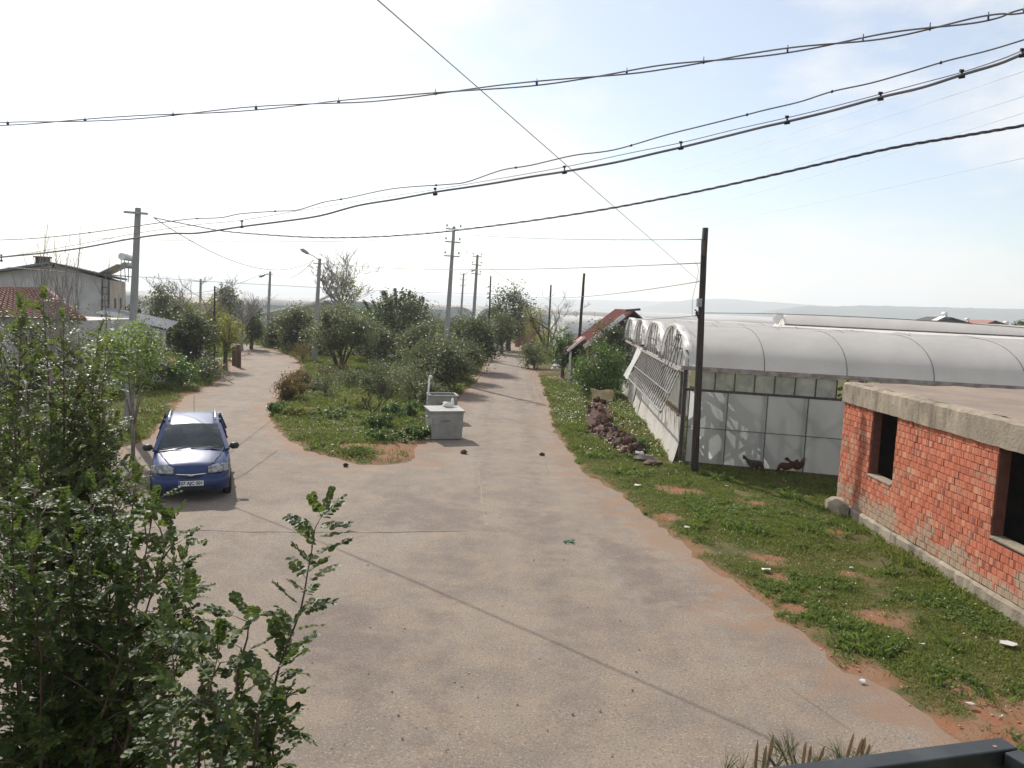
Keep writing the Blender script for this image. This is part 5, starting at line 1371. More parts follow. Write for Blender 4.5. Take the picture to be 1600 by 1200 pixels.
# ------------------------------------------------------------------ gate posts on the left lane, pale slab
for k, (px, py, h, lab) in enumerate(((366, 571, 1.25, 'shorter brown gate post at the left lane edge'), (373, 574, 1.45, 'taller brown gate post at the left lane edge'))):
    p = at_g(px, py); w = thing('gate_post', lab, 'post', p, 'gate posts')
    m = MB(); m.box((p.x, p.y, h / 2), (0.26, 0.2, h), None, 0.9); m.build('post', MAT['wood_brown'], w, bevel=0.02)
    m = MB(); m.box((p.x, p.y - 0.12, h * 0.7), (0.05, 0.03, 0.12)); m.build('hinge', MAT['iron_dark'], w)
p = at_g(352, 563); m = MB(); m.slab([p + Vector((-0.9, -0.5, 0.10)), p + Vector((0.9, -0.6, 0.10)), p + Vector((0.8, 0.7, 0.13)), p + Vector((-0.8, 0.6, 0.12))], 0.08); tag(m.build('pale_slab', MAT['white_paint']), 'pale flat slab lying in the yard near the gate posts', 'slab')
p = at_g(310, 578); w = thing('water_tank', 'dark squat tank under the trees in the left yard', 'tank', p)
m = MB(); m.tube([p, p + Vector((0, 0, 0.1)), p + Vector((0, 0, 1.0)), p + Vector((0, 0, 1.08))], [0.85, 0.9, 0.9, 0.8], 18); m.build('drum', MAT['tar'], w)
m = MB(); m.tube([p + Vector((0, 0, 1.08)), p + Vector((0, 0, 1.15))], [0.3, 0.28], 12); m.build('lid', MAT['black'], w)

# ------------------------------------------------------------------ hens by the greenhouse
t = NT('hen_feathers'); t.set(t.mix(t.ramp(t.noise(9, 4), 0.35, 0.65), (0.10, 0.040, 0.022), (0.055, 0.026, 0.018)), 0.8, 0.2); t.bump(t.noise(40, 3), 0.6, 0.01); MAT['hen'] = t.m
t = NT('dark_hen_feathers'); t.set(t.mix(t.ramp(t.noise(9, 4), 0.35, 0.65), (0.05, 0.034, 0.028), (0.10, 0.065, 0.05)), 0.8, 0.2); MAT['hen_dark'] = t.m
MAT['comb'] = simple('comb_red', (0.40, 0.02, 0.015), None, rough=0.6)
MAT['hen_leg'] = simple('hen_leg', (0.35, 0.22, 0.06), None, rough=0.7)
def hen(loc, rz, s, mat, label, pecking=False):
    w = thing('hen', label, 'hen', loc, 'hens in front of the greenhouse')
    M_ = Matrix.Translation(loc) @ Matrix.Rotation(rz, 4, 'Z') @ Matrix.Scale(s, 4)
    # body, neck, head and tail as one skin; x = forward
    path = [(-0.27, 0.40), (-0.20, 0.33), (-0.12, 0.265), (0.0, 0.235), (0.10, 0.255), (0.16, 0.30)]
    path += [(0.20, 0.22), (0.245, 0.13), (0.275, 0.075), (0.30, 0.045)] if pecking else [(0.175, 0.36), (0.185, 0.43), (0.20, 0.465), (0.235, 0.475)]
    rad = [0.012, 0.055, 0.10, 0.125, 0.105, 0.075] + ([0.055, 0.042, 0.04, 0.015] if pecking else [0.052, 0.04, 0.042, 0.014])
    m = MB(); n = 12; rings = []
    P3 = [Vector((a, 0, b)) for a, b in path]
    for i, p in enumerate(P3):
        d = (P3[min(i + 1, len(P3) - 1)] - P3[max(0, i - 1)]).normalized(); y = Vector((0, 1, 0)); z = d.cross(y).normalized()
        fy = 0.45 if i < 2 else 0.82
        rings.append([M_ @ (p + y * math.cos(2 * PI * k / n) * rad[i] * fy + z * math.sin(2 * PI * k / n) * rad[i] * 1.12) for k in range(n)])
    m.sheet([r + [r[0]] for r in rings]); m.poly(rings[0]); m.poly(rings[-1]); m.build('body', MAT[mat], w, subsurf=1)
    for sy in (-1, 1):
        m = MB(); m.sheet([[M_ @ Vector((-0.16 + 0.05 * k, sy * (0.085 + 0.022 * math.sin(PI * k / 5) * (1 - abs(r - 1) * 0.4)), 0.30 - 0.055 * r + 0.015 * k * 0.3)) for k in range(6)] for r in range(3)]); m.build('wing', MAT[mat], w)
        m = MB(); m.tube([M_ @ Vector((0.0, sy * 0.05, 0.15)), M_ @ Vector((0.02, sy * 0.05, 0.08)), M_ @ Vector((0.0, sy * 0.05, 0.005))], [0.022 * s, 0.009 * s, 0.008 * s], 6)
        for tx in (-0.025, 0.0, 0.025): m.tube([M_ @ Vector((0.0, sy * 0.05, 0.006)), M_ @ Vector((0.05, sy * 0.05 + tx, 0.003))], 0.006 * s, 4)
        m.build('leg', MAT['hen_leg'], w)
    for k in range(5):                                        # tail feathers
        m = MB(); a = -0.10 + 0.05 * k; m.slab([M_ @ Vector((-0.22, a * 0.3, 0.33)), M_ @ Vector((-0.20, a * 0.3, 0.38)), M_ @ Vector((-0.33, a, 0.50 - abs(a) * 0.4)), M_ @ Vector((-0.36, a, 0.44 - abs(a) * 0.4))], 0.006); m.build('tail_feather', MAT['hen_dark'], w)
    h = P3[-2]
    m = MB(); m.slab([M_ @ (h + Vector((-0.03, 0, 0.03))), M_ @ (h + Vector((0.035, 0, 0.02))), M_ @ (h + Vector((0.03, 0, 0.055))), M_ @ (h + Vector((0.012, 0, 0.04))), M_ @ (h + Vector((0.0, 0, 0.065))), M_ @ (h + Vector((-0.02, 0, 0.045)))], 0.01 * s); m.build('comb', MAT['comb'], w)
    m = MB(); e = P3[-1]; d = (P3[-1] - P3[-3]).normalized(); m.tube([M_ @ (e - d * 0.005), M_ @ (e + d * 0.035)], [0.012 * s, 0.002 * s], 6); m.build('beak', MAT['hen_leg'], w)
    return w
def hl2(px, py): p = G(px, py); return Vector((p.x, p.y, gz(p.x, p.y) + 0.02))
hen(hl2(1178, 741), math.radians(-18), 1.0, 'hen_dark', 'grey-brown hen pecking by the sheet wall, the one furthest from the brick building', True)
hen(hl2(1227, 746), math.radians(178), 0.95, 'hen', 'reddish hen with raised tail, between the other two hens', True)
hen(hl2(1244, 746), math.radians(8), 1.0, 'hen', 'dark red hen standing upright, nearest to the brick building')

# ------------------------------------------------------------------ balcony rail in the corner
t = NT('rail_paint'); t.set(t.mix(t.ramp(t.noise(9, 5), 0.4, 0.7), (0.026, 0.030, 0.031), (0.05, 0.055, 0.056)), 0.42, 0.5, 0.2); t.bump(t.noise(60, 4), 0.15, 0.003); MAT['rail'] = t.m
r0 = G(1085, 1214, 3.78); r1 = G(1562, 1152, 3.78)
dr = (r1 - r0).normalized(); nr = Vector((dr.y, -dr.x, 0))
rw = thing('balcony_railing', 'dark grey square-tube balcony rail crossing the near corner', 'railing', Vector((r1.x, r1.y, 2.9)))
m = MB(); e0 = r0 - dr * 0.6 + nr * 0.022; e1 = r1 + nr * 0.022 + dr * 0.004; m.bar(e0 - Vector((0, 0, 0.022)), e1 - Vector((0, 0, 0.022)), 0.045, 0.045); m.build('top_rail', MAT['rail'], rw, bevel=0.003)
e2 = r1 + nr * 0.05 + Vector((0, 0, -0.022)); e3 = e2 + nr * 0.9 + dr * 0.05
m = MB(); m.bar(e2 + dr * -0.02, e3, 0.045, 0.045); m.build('side_rail', MAT['rail'], rw, bevel=0.003)
for k in range(1):
    m = MB(); c = r1 + nr * 0.022 - dr * 0.02; m.bar(c - Vector((0, 0, 0.047)), c - Vector((0, 0, 0.9)), 0.045, up=(0, 1, 0)); m.build('corner_post', MAT['rail'], rw)
for k in range(1, 9):
    m = MB(); c = r1 + nr * 0.022 - dr * (0.02 + k * 0.115) ; m.bar(c - Vector((0, 0, 0.09)), c - Vector((0, 0, 0.9)), 0.016, up=(0, 1, 0)); m.build('baluster', MAT['rail'], rw)
m = MB(); c = r1 + nr * 0.022 - dr * 0.1; m.bar(e0 - Vector((0, 0, 0.085)), e1 - Vector((0, 0, 0.085)) - dr * 0.05, 0.02, 0.02); m.build('lower_rail', MAT['rail'], rw)
m = MB(); c = D(1524, 1160, (r1.y * 0.96)); c = r1 - dr * 0.045 + nr * 0.03; m.tube([c + Vector((0, 0, 0.0005)), c + Vector((0, 0, 0.002))], [0.005, 0.004], 8); m.build('rust_spot', MAT['rust'], rw)

# ------------------------------------------------------------------ small things on the road and in the grass
for px, py, r, c, nm, lab in ((725, 709, 0.10, 'clod', 'earth_clod', 'dark clod lying on the asphalt in front of the container'), (847, 712, 0.08, 'clod', 'earth_clod', 'small dark stone on the right-hand lane by the verge'),
                               (540, 729, 0.08, 'clod', 'earth_clod', 'small dark lump at the tip of the green island')):
    p = G(px, py); m = MB(); m.lump((p.x, p.y, r * 0.55), (r, r * 0.8, r * 0.7), px, 2, 0.3); tag(m.build(nm, MAT[c]), lab, 'clod')
p = G(888, 848); m = MB(); q = random.Random(4)
for k in range(7): m.tube([(p.x + q.uniform(-.12, .12), p.y + q.uniform(-.1, .1), 0.03), (p.x + q.uniform(-.16, .16), p.y + q.uniform(-.1, .1), 0.045)], 0.012, 5)
o = tag(m.build('green_twine', simple('green_twine', (0.10, 0.26, 0.16), (0.07, 0.2, 0.12), 8, 0.8)), 'tangle of faded green twine on the asphalt', 'twine')
p0, p1, p2 = G(1273, 829), G(1290, 820), G(1303, 814); m = MB(); m.tube([p0 + Vector((0, 0, .06)), p1 + Vector((0, 0, .10)), p2 + Vector((0, 0, .09))], [0.012, 0.018, 0.014], 6)
tag(m.build('dry_stick', MAT['bark_pale']), 'pale dry stick lying in the grass near the brick corner', 'stick')
q = random.Random(90)
for px, py, sx, lab in ((1390, 1022, .07, 'white paper scrap lying left of a smaller one in the near verge'), (1195, 898, .09, 'white paper scrap near the red soil patch in the middle of the verge'), (1438, 1018, .05, 'smaller white paper scrap right of the larger one in the near verge'),
                    (1345, 1068, .05, 'paper scrap at the asphalt edge by the near verge'), (996, 764, .11, 'pale litter near the foot of the soil heap at the verge tip'), (1072, 830, .07, 'paper scrap at the asphalt edge below the wooden pole'),
                    (1575, 1018, .14, 'largest white scrap, lying close to the brick plinth at the picture edge'), (1330, 893, .04, 'tiny paper scrap in the grass in front of the first brick window'), (1135, 765, .05, 'tiny paper scrap in the grass before the hens'), (1515, 1112, .06, 'paper scrap on the bare red soil nearest the balcony rail')):
    p = G(px, py); z = gz(p.x, p.y); m = MB(); k_ = [Vector((p.x + sx * math.cos(a) * q.uniform(.6, 1.2), p.y + sx * math.sin(a) * q.uniform(.5, 1), z + 0.05 + q.uniform(0, .04))) for a in (0, 1.1, 2.3, 3.4, 4.6, 5.5)]
    m.slab(k_, 0.006, Vector((0, 0, 1))); tag(m.build('paper_scrap', MAT['torn']), lab, 'paper', 'paper scraps in the right verge')
# stones and grit, uncounted
m = MB(); q = random.Random(12)
for k in range(420):
    px, py = q.uniform(880, 1600), q.uniform(740, 1180)
    p = G(px, py)
    if sdist(np.array([[p.x, p.y]]), ROAD)[0] < -0.25 or p.x > 7.9: continue
    r = q.uniform(0.007, 0.02); m.lump((p.x, p.y, gz(p.x, p.y) + r * 0.6), (r, r * q.uniform(.7, 1.2), r * .7), k, 1, 0.25)
o = m.build('gravel', simple('verge_stone', (0.42, 0.34, 0.27), (0.30, 0.19, 0.13), 3, 0.95)); o['kind'] = 'stuff'
m = MB(); q = random.Random(13)
for k in range(160):
    p = G(q.uniform(250, 1150), q.uniform(640, 1190))
    if sdist(np.array([[p.x, p.y]]), ROAD)[0] > -0.2: continue
    r = q.uniform(0.006, 0.018); m.lump((p.x, p.y, r * 0.6), (r, r * q.uniform(.7, 1.3), r * .6), k, 1, 0.3)
o = m.build('gravel', simple('road_grit', (0.20, 0.14, 0.11), (0.38, 0.31, 0.26), 3, 0.95)); o['kind'] = 'stuff'
# ------------------------------------------------------------------ plants
MAT['leaf_olive'] = leafmat('grey_green_leaf', (0.062, 0.076, 0.044), (0.135, 0.15, 0.09), (0.13, 0.12, 0.05), 0.52, 0.32, 0.4)
MAT['leaf_dark'] = leafmat('dark_leaf', (0.044, 0.058, 0.034), (0.10, 0.118, 0.066), None, 0.52, 0.3, 0.4)
MAT['leaf_green'] = leafmat('green_leaf', (0.035, 0.075, 0.018), (0.085, 0.14, 0.035), (0.15, 0.17, 0.04), 0.45, 0.35)
MAT['leaf_lime'] = leafmat('lime_leaf', (0.09, 0.14, 0.04), (0.17, 0.22, 0.07), (0.30, 0.32, 0.17), 0.5, 0.4, 0.4, 0.85)
MAT['leaf_brown'] = leafmat('reddish_brown_leaf', (0.10, 0.055, 0.035), (0.17, 0.11, 0.06), (0.07, 0.08, 0.03), 0.8, 0.3, 0.2, 0.6)
MAT['leaf_yellow'] = leafmat('yellow_green_leaf', (0.11, 0.12, 0.03), (0.20, 0.20, 0.05), None, 0.6, 0.4, 0.3)
MAT['leaf_carob_hazed'] = leafmat('hazed_carob_leaf', (0.048, 0.072, 0.028), (0.105, 0.135, 0.048), (0.18, 0.19, 0.06), 0.48, 0.36, 0.4, 0.82)  # lighter carob leaf: haze over the taller tree put into the colour
MAT['leaf_carob'] = leafmat('carob_leaf', (0.024, 0.044, 0.015), (0.072, 0.100, 0.030), (0.12, 0.14, 0.03), 0.5, 0.34, 0.27, 0.82)

MAT['twig_dark'] = simple('dark_twig', (0.10, 0.07, 0.055), (0.06, 0.045, 0.038), 6, 0.9)
def tree_limbs(mb, base, top_c, radii, n, r0, q, spread=0.7, sides=6):
    ends = []
    for k in range(n):
        a = 2 * PI * (k + q.uniform(-0.3, 0.3)) / n
        e = top_c + Vector((math.cos(a) * radii[0] * spread * q.uniform(0.5, 1), math.sin(a) * radii[1] * spread * q.uniform(0.5, 1), radii[2] * q.uniform(-0.2, 0.7)))
        fork = base.lerp(top_c, q.uniform(0.25, 0.5))
        mid = fork.lerp(e, 0.5) + Vector((q.uniform(-.15, .15), q.uniform(-.15, .15), q.uniform(0, 0.2))) * radii[2]
        mb.tube([fork, mid, e], [r0 * 0.5, r0 * 0.3, r0 * 0.12], sides); ends.append(e)
    return ends
def bush(name, label, cat, base, size, leaf, n, mat, seed, group=None, trunk=0.25, bark='bark', clumps=46, spiky=0, flat=0.3, multi=False):
    """base on the ground, size = (half width, half depth, height); trunk = share of the height left bare"""
    q = random.Random(seed); rg = np.random.default_rng(seed)
    base = Vector((base.x, base.y, gz(base.x, base.y)))
    w = thing(name, label, cat, base, group)
    h = size[2]; hz_ = h * (1 - trunk) / 2; c = base + Vector((0, 0, h * trunk + hz_)); rad = (size[0], size[1], hz_)
    mb = MB(); r0 = 0.05 if name == 'fig_tree' else max(0.04, 0.035 * h)
    if multi:
        for k in range(5):
            a = 2 * PI * k / 5; f0 = base + Vector((math.cos(a) * 0.12, math.sin(a) * 0.12, -0.1)); mb.tube([f0, base.lerp(c, 0.5) + Vector((math.cos(a) * rad[0] * 0.3, math.sin(a) * rad[1] * 0.3, 0)), c + Vector((math.cos(a) * rad[0] * 0.55, math.sin(a) * rad[1] * 0.55, rad[2] * 0.2))], [r0 * 0.6, r0 * 0.45, r0 * 0.15], 6)
    else:
        mb.tube([base - Vector((0, 0, 0.15)), base.lerp(c, 0.35) + Vector((q.uniform(-.1, .1), 0, 0)), base.lerp(c, 0.8)], [r0 * 1.25, r0, r0 * 0.7], 8)
    tree_limbs(mb, base, c, rad, 7, r0, q)
    mb.build('trunk', MAT[bark], w)
    C, S = [], []
    ph = [q.uniform(0, 6.28) for _ in range(4)]
    for k in range(clumps):
        z = q.uniform(-1, 1); a = q.uniform(0, 2 * PI); rr = math.sqrt(1 - z * z)
        lump = 1 + 0.20 * math.sin(2 * a + ph[0] + 1.3 * z) + 0.16 * math.sin(3.4 * a - ph[1] + 2.1 * z) + 0.12 * math.sin(5 * z + ph[2])
        d = q.uniform(0.35, 1.0) ** 0.5 * lump
        C.append((c.x + rr * math.cos(a) * rad[0] * d * 0.9, c.y + rr * math.sin(a) * rad[1] * d * 0.9, max(base.z + 0.12 * h * (trunk > 0.1) + 0.1, c.z + z * rad[2] * d * 0.92)))
        S.append(min(rad) * q.uniform(0.14, 0.30))
    L = leaf_cards(rg, C, np.array(S), leaf, n, flat)
    if spiky:
        SP = []
        for k in range(spiky):
            a = q.uniform(0, 2 * PI); d = q.uniform(0, 1) ** 0.5
            p = Vector((c.x + math.cos(a) * d * rad[0] * 0.9, c.y + math.sin(a) * d * rad[1] * 0.9, c.z + rad[2] * (0.95 - 0.6 * d * d)))
            for j in range(40):
                t_ = j / 40 * q.uniform(0.8, 1.1)
                SP.append((p.x + (p.x - c.x) * 0.22 * t_, p.y, p.z + t_ * rad[2] * 0.40))
        L2 = leaf_cards(rg, SP, np.array([0.06, 0.06, 0.04]), leaf * 1.25, spiky * 55, 0.0)
        L = np.concatenate([L, L2])
    link('crown', np_mesh('crown', L, 4, MAT[mat], base), w)
    return w
def gp_(px, py): p = G(px, py); return Vector((p.x, p.y, 0))
IG = 'evergreen bushes on the green island'
def island_bush(px, py, wpx, top, label, mat, seed, leaf=0.20, n=5200, trunk=0.12, **k):
    b = gp_(px, py); d = b.y; hw = wpx * 1.38 * d / FPX / 2; h = max(0.5, D(px, top, d).z); n = int(n * 1.75)
    return bush('evergreen_bush', label, 'bush', b, (hw, hw * 0.9, h), leaf, n, mat, seed, IG, trunk, **k)
island_bush(463, 548, 60, 482, 'rounded grey-green bush left of the island lamp pole', 'leaf_olive', 101, 0.21, 6200)
island_bush(531, 577, 84, 486, 'grey-green bush on a bare many-stemmed foot right of the island lamp pole', 'leaf_olive', 102, 0.16, 6200, 0.30, multi=True)
island_bush(590, 556, 66, 478, 'light loose bush between the two dark island bushes', 'leaf_green', 103, 0.19, 4200)
island_bush(622, 560, 82, 466, 'big dark bush with spiky upright shoots in the middle of the island', 'leaf_dark', 104, 0.20, 7000, 0.1, spiky=24)
island_bush(668, 552, 60, 486, 'loose grey bush left of the tallest three-armed pole', 'leaf_olive', 105, 0.2, 4000)
island_bush(684, 612, 84, 532, 'dense grey-green bush in front of the tallest three-armed pole, above the containers', 'leaf_olive', 106, 0.14, 7600, 0.06)
island_bush(738, 580, 60, 500, 'dark bush at the edge of the right-hand lane', 'leaf_dark', 107, 0.16, 6400, 0.05)
island_bush(716, 560, 54, 494, 'bush directly right of the tallest three-armed pole', 'leaf_olive', 108, 0.18, 4200, 0.1)
island_bush(752, 545, 34, 500, 'farther dark bush at the island tip beside the thin wooden pole', 'leaf_dark', 109, 0.22, 2600, 0.1)
island_bush(505, 538, 50, 480, 'grey bush behind the island lamp pole', 'leaf_olive', 110, 0.22, 3000)
island_bush(556, 543, 60, 488, 'dark bush in front of the bare tree', 'leaf_dark', 111, 0.22, 3200)
island_bush(436, 543, 30, 512, 'low leafy bush beside the slim pole at the lane bend', 'leaf_olive', 112, 0.22, 2600, 0.05)
island_bush(577, 566, 50, 496, 'loose olive bush filling the gap left of the big spiky bush', 'leaf_olive', 113, 0.17, 3600, 0.05)
island_bush(652, 574, 52, 506, 'dusty bush between the big spiky bush and the tallest pole', 'leaf_olive', 114, 0.16, 4000, 0.03)
island_bush(500, 556, 44, 500, 'low grey bush at the foot of the lamp pole on its right side', 'leaf_olive', 115, 0.16, 2600, 0.03)
island_bush(718, 596, 56, 528, 'dark bush leaning over the verge strip of the right-hand lane', 'leaf_dark', 116, 0.13, 5000, 0.03)
LS = 'low scrub on the green island'
def scrub(px, py, wpx, hpx, label, mat, seed, n=2400, leaf=0.09, name='shrub', **k):
    b = gp_(px, py); d = b.y; hw = wpx * 1.25 * d / FPX / 2
    return bush(name, label, 'shrub', b, (hw, hw * 0.8, 1.15 * hpx * d / FPX), leaf, int(n * 1.5), mat, seed, LS, 0.0, 'bark', 30, **k)
scrub(600, 617, 76, 46, 'dark low bramble left of the containers', 'leaf_dark', 121, 3600)
scrub(648, 628, 64, 52, 'olive-brown scrub just behind the containers', 'leaf_olive', 122, 3000)
scrub(455, 628, 44, 34, 'reddish brown dry shrub at the left rim of the island', 'leaf_brown', 123, 1900)
scrub(470, 606, 34, 26, 'second smaller reddish brown shrub further up the island rim', 'leaf_brown', 124, 1200)
scrub(507, 622, 40, 40, 'thin grey wispy weed clump in the island grass', 'leaf_olive', 125, 900, 0.08)
scrub(473, 566, 36, 24, 'brownish scrub at the foot of the island lamp pole', 'leaf_brown', 126, 1200)
scrub(497, 612, 26, 16, 'small dark green tuft in the island grass', 'leaf_dark', 127, 700)
scrub(440, 648, 40, 16, 'bright green weed clump at the island rim opposite the car', 'leaf_green', 128, 1300)
scrub(462, 652, 34, 14, 'yellow-flowering weed patch at the island rim', 'leaf_yellow', 129, 1100, 0.06)
scrub(630, 655, 60, 24, 'leafy green weeds left of the lidded container', 'leaf_green', 130, 2200)
scrub(590, 672, 50, 20, 'rough green weeds below the dead twiggy shrub', 'leaf_green', 131, 1700)
scrub(655, 686, 44, 16, 'dark green weeds at the corner of the lidded container', 'leaf_green', 132, 1300)
scrub(520, 590, 50, 18, 'brown-green scrub under the many-stemmed bush', 'leaf_brown', 133, 1300)
scrub(640, 590, 70, 24, 'brown scrub under the big dark island bush', 'leaf_olive', 134, 2000)
scrub(548, 604, 54, 26, 'olive weeds in front of the many-stemmed bush', 'leaf_olive', 135, 1800)
scrub(560, 640, 60, 18, 'yellow-green weeds left of the dead twiggy shrub', 'leaf_yellow', 136, 1700, 0.06)
scrub(612, 690, 70, 16, 'rough green weeds along the near rim of the island', 'leaf_green', 137, 2200, 0.06)
scrub(520, 655, 60, 12, 'low green weeds in the open island grass', 'leaf_green', 138, 1500, 0.06)
scrub(672, 640, 36, 40, 'grey scrub pressed against the back of the open container', 'leaf_olive', 139, 1800)
# low earth row across the island
m = MB(); q = random.Random(5)
for k in range(46):
    p = gp_(548 + k * 2.05, 556 + 0.16 * k + q.uniform(-2, 2)); r = q.uniform(0.2, 0.45); m.lump((p.x, p.y, r * 0.35), (r, r, r * q.uniform(.6, 1.1)), k, 1, 0.3)
o = m.build('earth_row', MAT['clod']); o['kind'] = 'stuff'
p = gp_(622, 560); m = MB(); m.lump(p + Vector((-0.3, -2, 0.25)), (0.28, 0.2, 0.22), 3, 2, .3); tag(m.build('white_sack', MAT['torn']), 'small white sack lying below the big dark island bush', 'sack')

# ------------------------------------------------------------------ bare trees
def bare_tree(name, label, cat, base, height, width, seed, depth=5, r0=0.09, bark='twig', lean=0.0, group=None, first=0.35, wide=0.55, up=0.25, minr=0.006, kids=(3, 4)):
    q = random.Random(seed); w = thing(name, label, cat, base, group)
    mb = MB(); segs = []
    def grow(p, d, L, r, lv):
        pts = [p]; rr = [r]; dd = d.copy()
        n = 3
        for k in range(n):
            dd = (dd + Vector((q.uniform(-1, 1), q.uniform(-1, 1), q.uniform(-.4, .8))) * 0.13).normalized()
            pts.append(pts[-1] + dd * L / n); rr.append(r * (1 - 0.45 * (k + 1) / n))
        mb.tube(pts, [max(minr, x) for x in rr], 6 if lv == 0 else 4 if lv < 3 else 3, False)
        if lv >= depth: return
        for k in range(q.randint(*kids)):
            t_ = q.uniform(0.35, 1.0) if k else 1.0
            i = min(n - 1, int(t_ * n)); pp = pts[i].lerp(pts[i + 1], t_ * n - i) if t_ < 1 else pts[-1]
            side = Vector((q.uniform(-1, 1), q.uniform(-1, 1), q.uniform(-0.2, 0.5)))
            nd = (dd + side * wide + Vector((0, 0, up))).normalized()
            grow(pp, nd, L * q.uniform(0.6, 0.82), r * 0.52, lv + 1)
    base = Vector(base)
    grow(base - Vector((0, 0, 0.1)), Vector((lean, 0, 1)).normalized(), height * first, r0, 0)
    # fit to the wanted size
    V = np.array(mb.v); mx_ = V[:, 2].max() - base.z; hx = np.percentile(np.abs(V[:, 0] - base.x), 93)
    sz = height / mx_; sx = width / 2 / hx if width else sz
    mb.v = [(base.x + (v[0] - base.x) * sx, base.y + (v[1] - base.y) * sx, base.z + (v[2] - base.z) * sz) for v in mb.v]
    mb.build('branches', MAT[bark], w)
    return w
def bt(px, d, top, wpx, label, seed, **k):
    b = D(px, 500, d); b.z = 0
    return bare_tree('bare_tree', label, 'tree', b, D(px, top, d).z, wpx * d / FPX, seed, **k)
BT = 'leafless trees'
tw = bt(552, 86, 386, 112, 'broad leafless tree with a fine round crown behind the island bushes', 201, depth=6, r0=0.20, minr=0.011, bark='twig', wide=0.85, up=0.12, first=0.22, kids=(3, 3))
p = D(545, 452, 85.5); rg = np.random.default_rng(3)
link('climber', np_mesh('climber', leaf_cards(rg, [(p.x + random.Random(k).gauss(0, .5), p.y, p.z + random.Random(k + 50).gauss(-.3, .9)) for k in range(24)], np.array([.3, .3, .3]), 0.24, 900), 4, MAT['leaf_yellow'], worldloc(tw)), tw, 'yellow-green climber on the trunk')
bt(70, 24, 328, 66, 'tall leafless tree whose thin tip rises left of the chimney', 202, depth=4, r0=0.09, minr=0.006, wide=0.42, up=0.55, group=BT, kids=(2, 4))
bt(128, 25, 350, 74, 'slender leafless tree in front of the grey house gable', 203, depth=4, r0=0.07, minr=0.006, wide=0.40, up=0.5, group=BT, kids=(2, 4))
bt(95, 23, 378, 60, 'short leafless tree between the two slender ones', 204, depth=4, r0=0.07, minr=0.006, wide=0.5, up=0.4, group=BT, kids=(2, 4))
bt(30, 22, 395, 70, 'leafless sapling at the tiled roof', 205, depth=4, r0=0.06, minr=0.006, wide=0.5, up=0.4, group=BT, kids=(2, 3))
bt(158, 26, 395, 56, 'leafless branches leaning in front of the ladder', 206, depth=4, r0=0.06, minr=0.006, wide=0.5, up=0.35, lean=0.3, group=BT, kids=(2, 3))
bt(312, 60, 420, 110, 'wide leafless tree right of the tall concrete pole, before the bright greenhouses', 207, depth=5, r0=0.12, minr=0.007, wide=0.7, kids=(2, 4))
bt(378, 64, 448, 60, 'small leafless tree beside the gate posts', 208, depth=4, r0=0.08, minr=0.007, wide=0.6)
bt(408, 72, 455, 50, 'fine leafless thicket left of the slim pole', 209, depth=3, r0=0.06, minr=0.008, wide=0.6)
bt(865, 80, 452, 90, 'fan of bare twigs behind the leaning tree at the lane bend', 210, depth=5, r0=0.09, minr=0.008, wide=0.75, kids=(2, 3))
bt(470, 98, 460, 60, 'low leafless thicket beside the pale house roof', 211, depth=3, r0=0.06, minr=0.009, wide=0.6)
bt(660, 74, 478, 50, 'bare thorny twigs between the dark bush and the tallest pole', 212, depth=4, r0=0.07, minr=0.012, wide=0.6)
b = gp_(578, 661); bare_tree('dead_shrub', 'small dead twiggy shrub with dark stems in the middle of the island grass', 'shrub', b, 1.75, 1.7, 213, 4, 0.014, 'twig_dark', 0.25, None, 0.3, 0.6, 0.2, 0.005, (2, 3))
b = gp_(592, 606); rg = np.random.default_rng(31)
# ------------------------------------------------------------------ other trees and shrubs
def shrub_at(name, label, cat, px, d, top, wpx, mat, seed, leaf, n, trunk=0.1, group=None, **k):
    b = D(px, 500, d); b.z = 0; hw = wpx * d / FPX / 2
    return bush(name, label, cat, b, (hw, hw * 0.9, D(px, top, d).z), leaf, n, mat, seed, group, trunk, **k)
shrub_at('evergreen_tree', 'dark leafy tree behind the thin wooden pole at the lane bend', 'tree', 796, 80, 447, 70, 'leaf_dark', 301, 0.25, 6500, 0.15)
shrub_at('evergreen_tree', 'lower dark bush beside the brown lane shed', 'bush', 785, 74, 486, 46, 'leaf_olive', 302, 0.22, 3200, 0.05)
shrub_at('garden_tree', 'dark shady tree overhanging the pink house wall', 'tree', 955, 46, 503, 62, 'leaf_dark', 303, 0.15, 5600, 0.2)
shrub_at('garden_bush', 'bright green leafy bush in front of the pink house', 'bush', 942, 40.5, 548, 96, 'leaf_green', 304, 0.13, 8000, 0.0, clumps=60)
shrub_at('garden_bush', 'lighter green bush behind the junk corner', 'bush', 884, 51, 518, 42, 'leaf_green', 305, 0.15, 2800, 0.1)
shrub_at('garden_bush', 'pale hazy bush on the verge below the leaning tree', 'bush', 838, 58, 536, 44, 'leaf_olive', 306, 0.14, 2600, 0.0)
# the leaning tree
b = gp_(866, 562); w = thing('leaning_tree', 'crooked tree leaning over the lane with sparse yellowish foliage', 'tree', b); d = b.y
m = MB(); P5 = [b - Vector((0, 0, .1)), D(852, 541, d), D(842, 522, d), D(832, 508, d), D(826, 494, d)]; m.tube(P5, [0.17, 0.14, 0.11, 0.08, 0.04], 8)
E = []
q = random.Random(17)
for k in range(16):
    s_ = P5[q.randrange(1, 5)]; e = D(q.uniform(818, 900), q.uniform(478, 545), d + q.uniform(-1.5, 1.5)); m.tube([s_, s_.lerp(e, .5) + Vector((0, 0, .2)), e], [0.06, 0.035, 0.012], 5); E += [s_.lerp(e, f) for f in (.55, .75, 1)]
m.build('trunk', MAT['bark'], w)
link('crown', np_mesh('crown', leaf_cards(np.random.default_rng(5), [tuple(e) for e in E], np.array([.35, .35, .3]), 0.13, 2300), 4, MAT['leaf_yellow'], b), w)
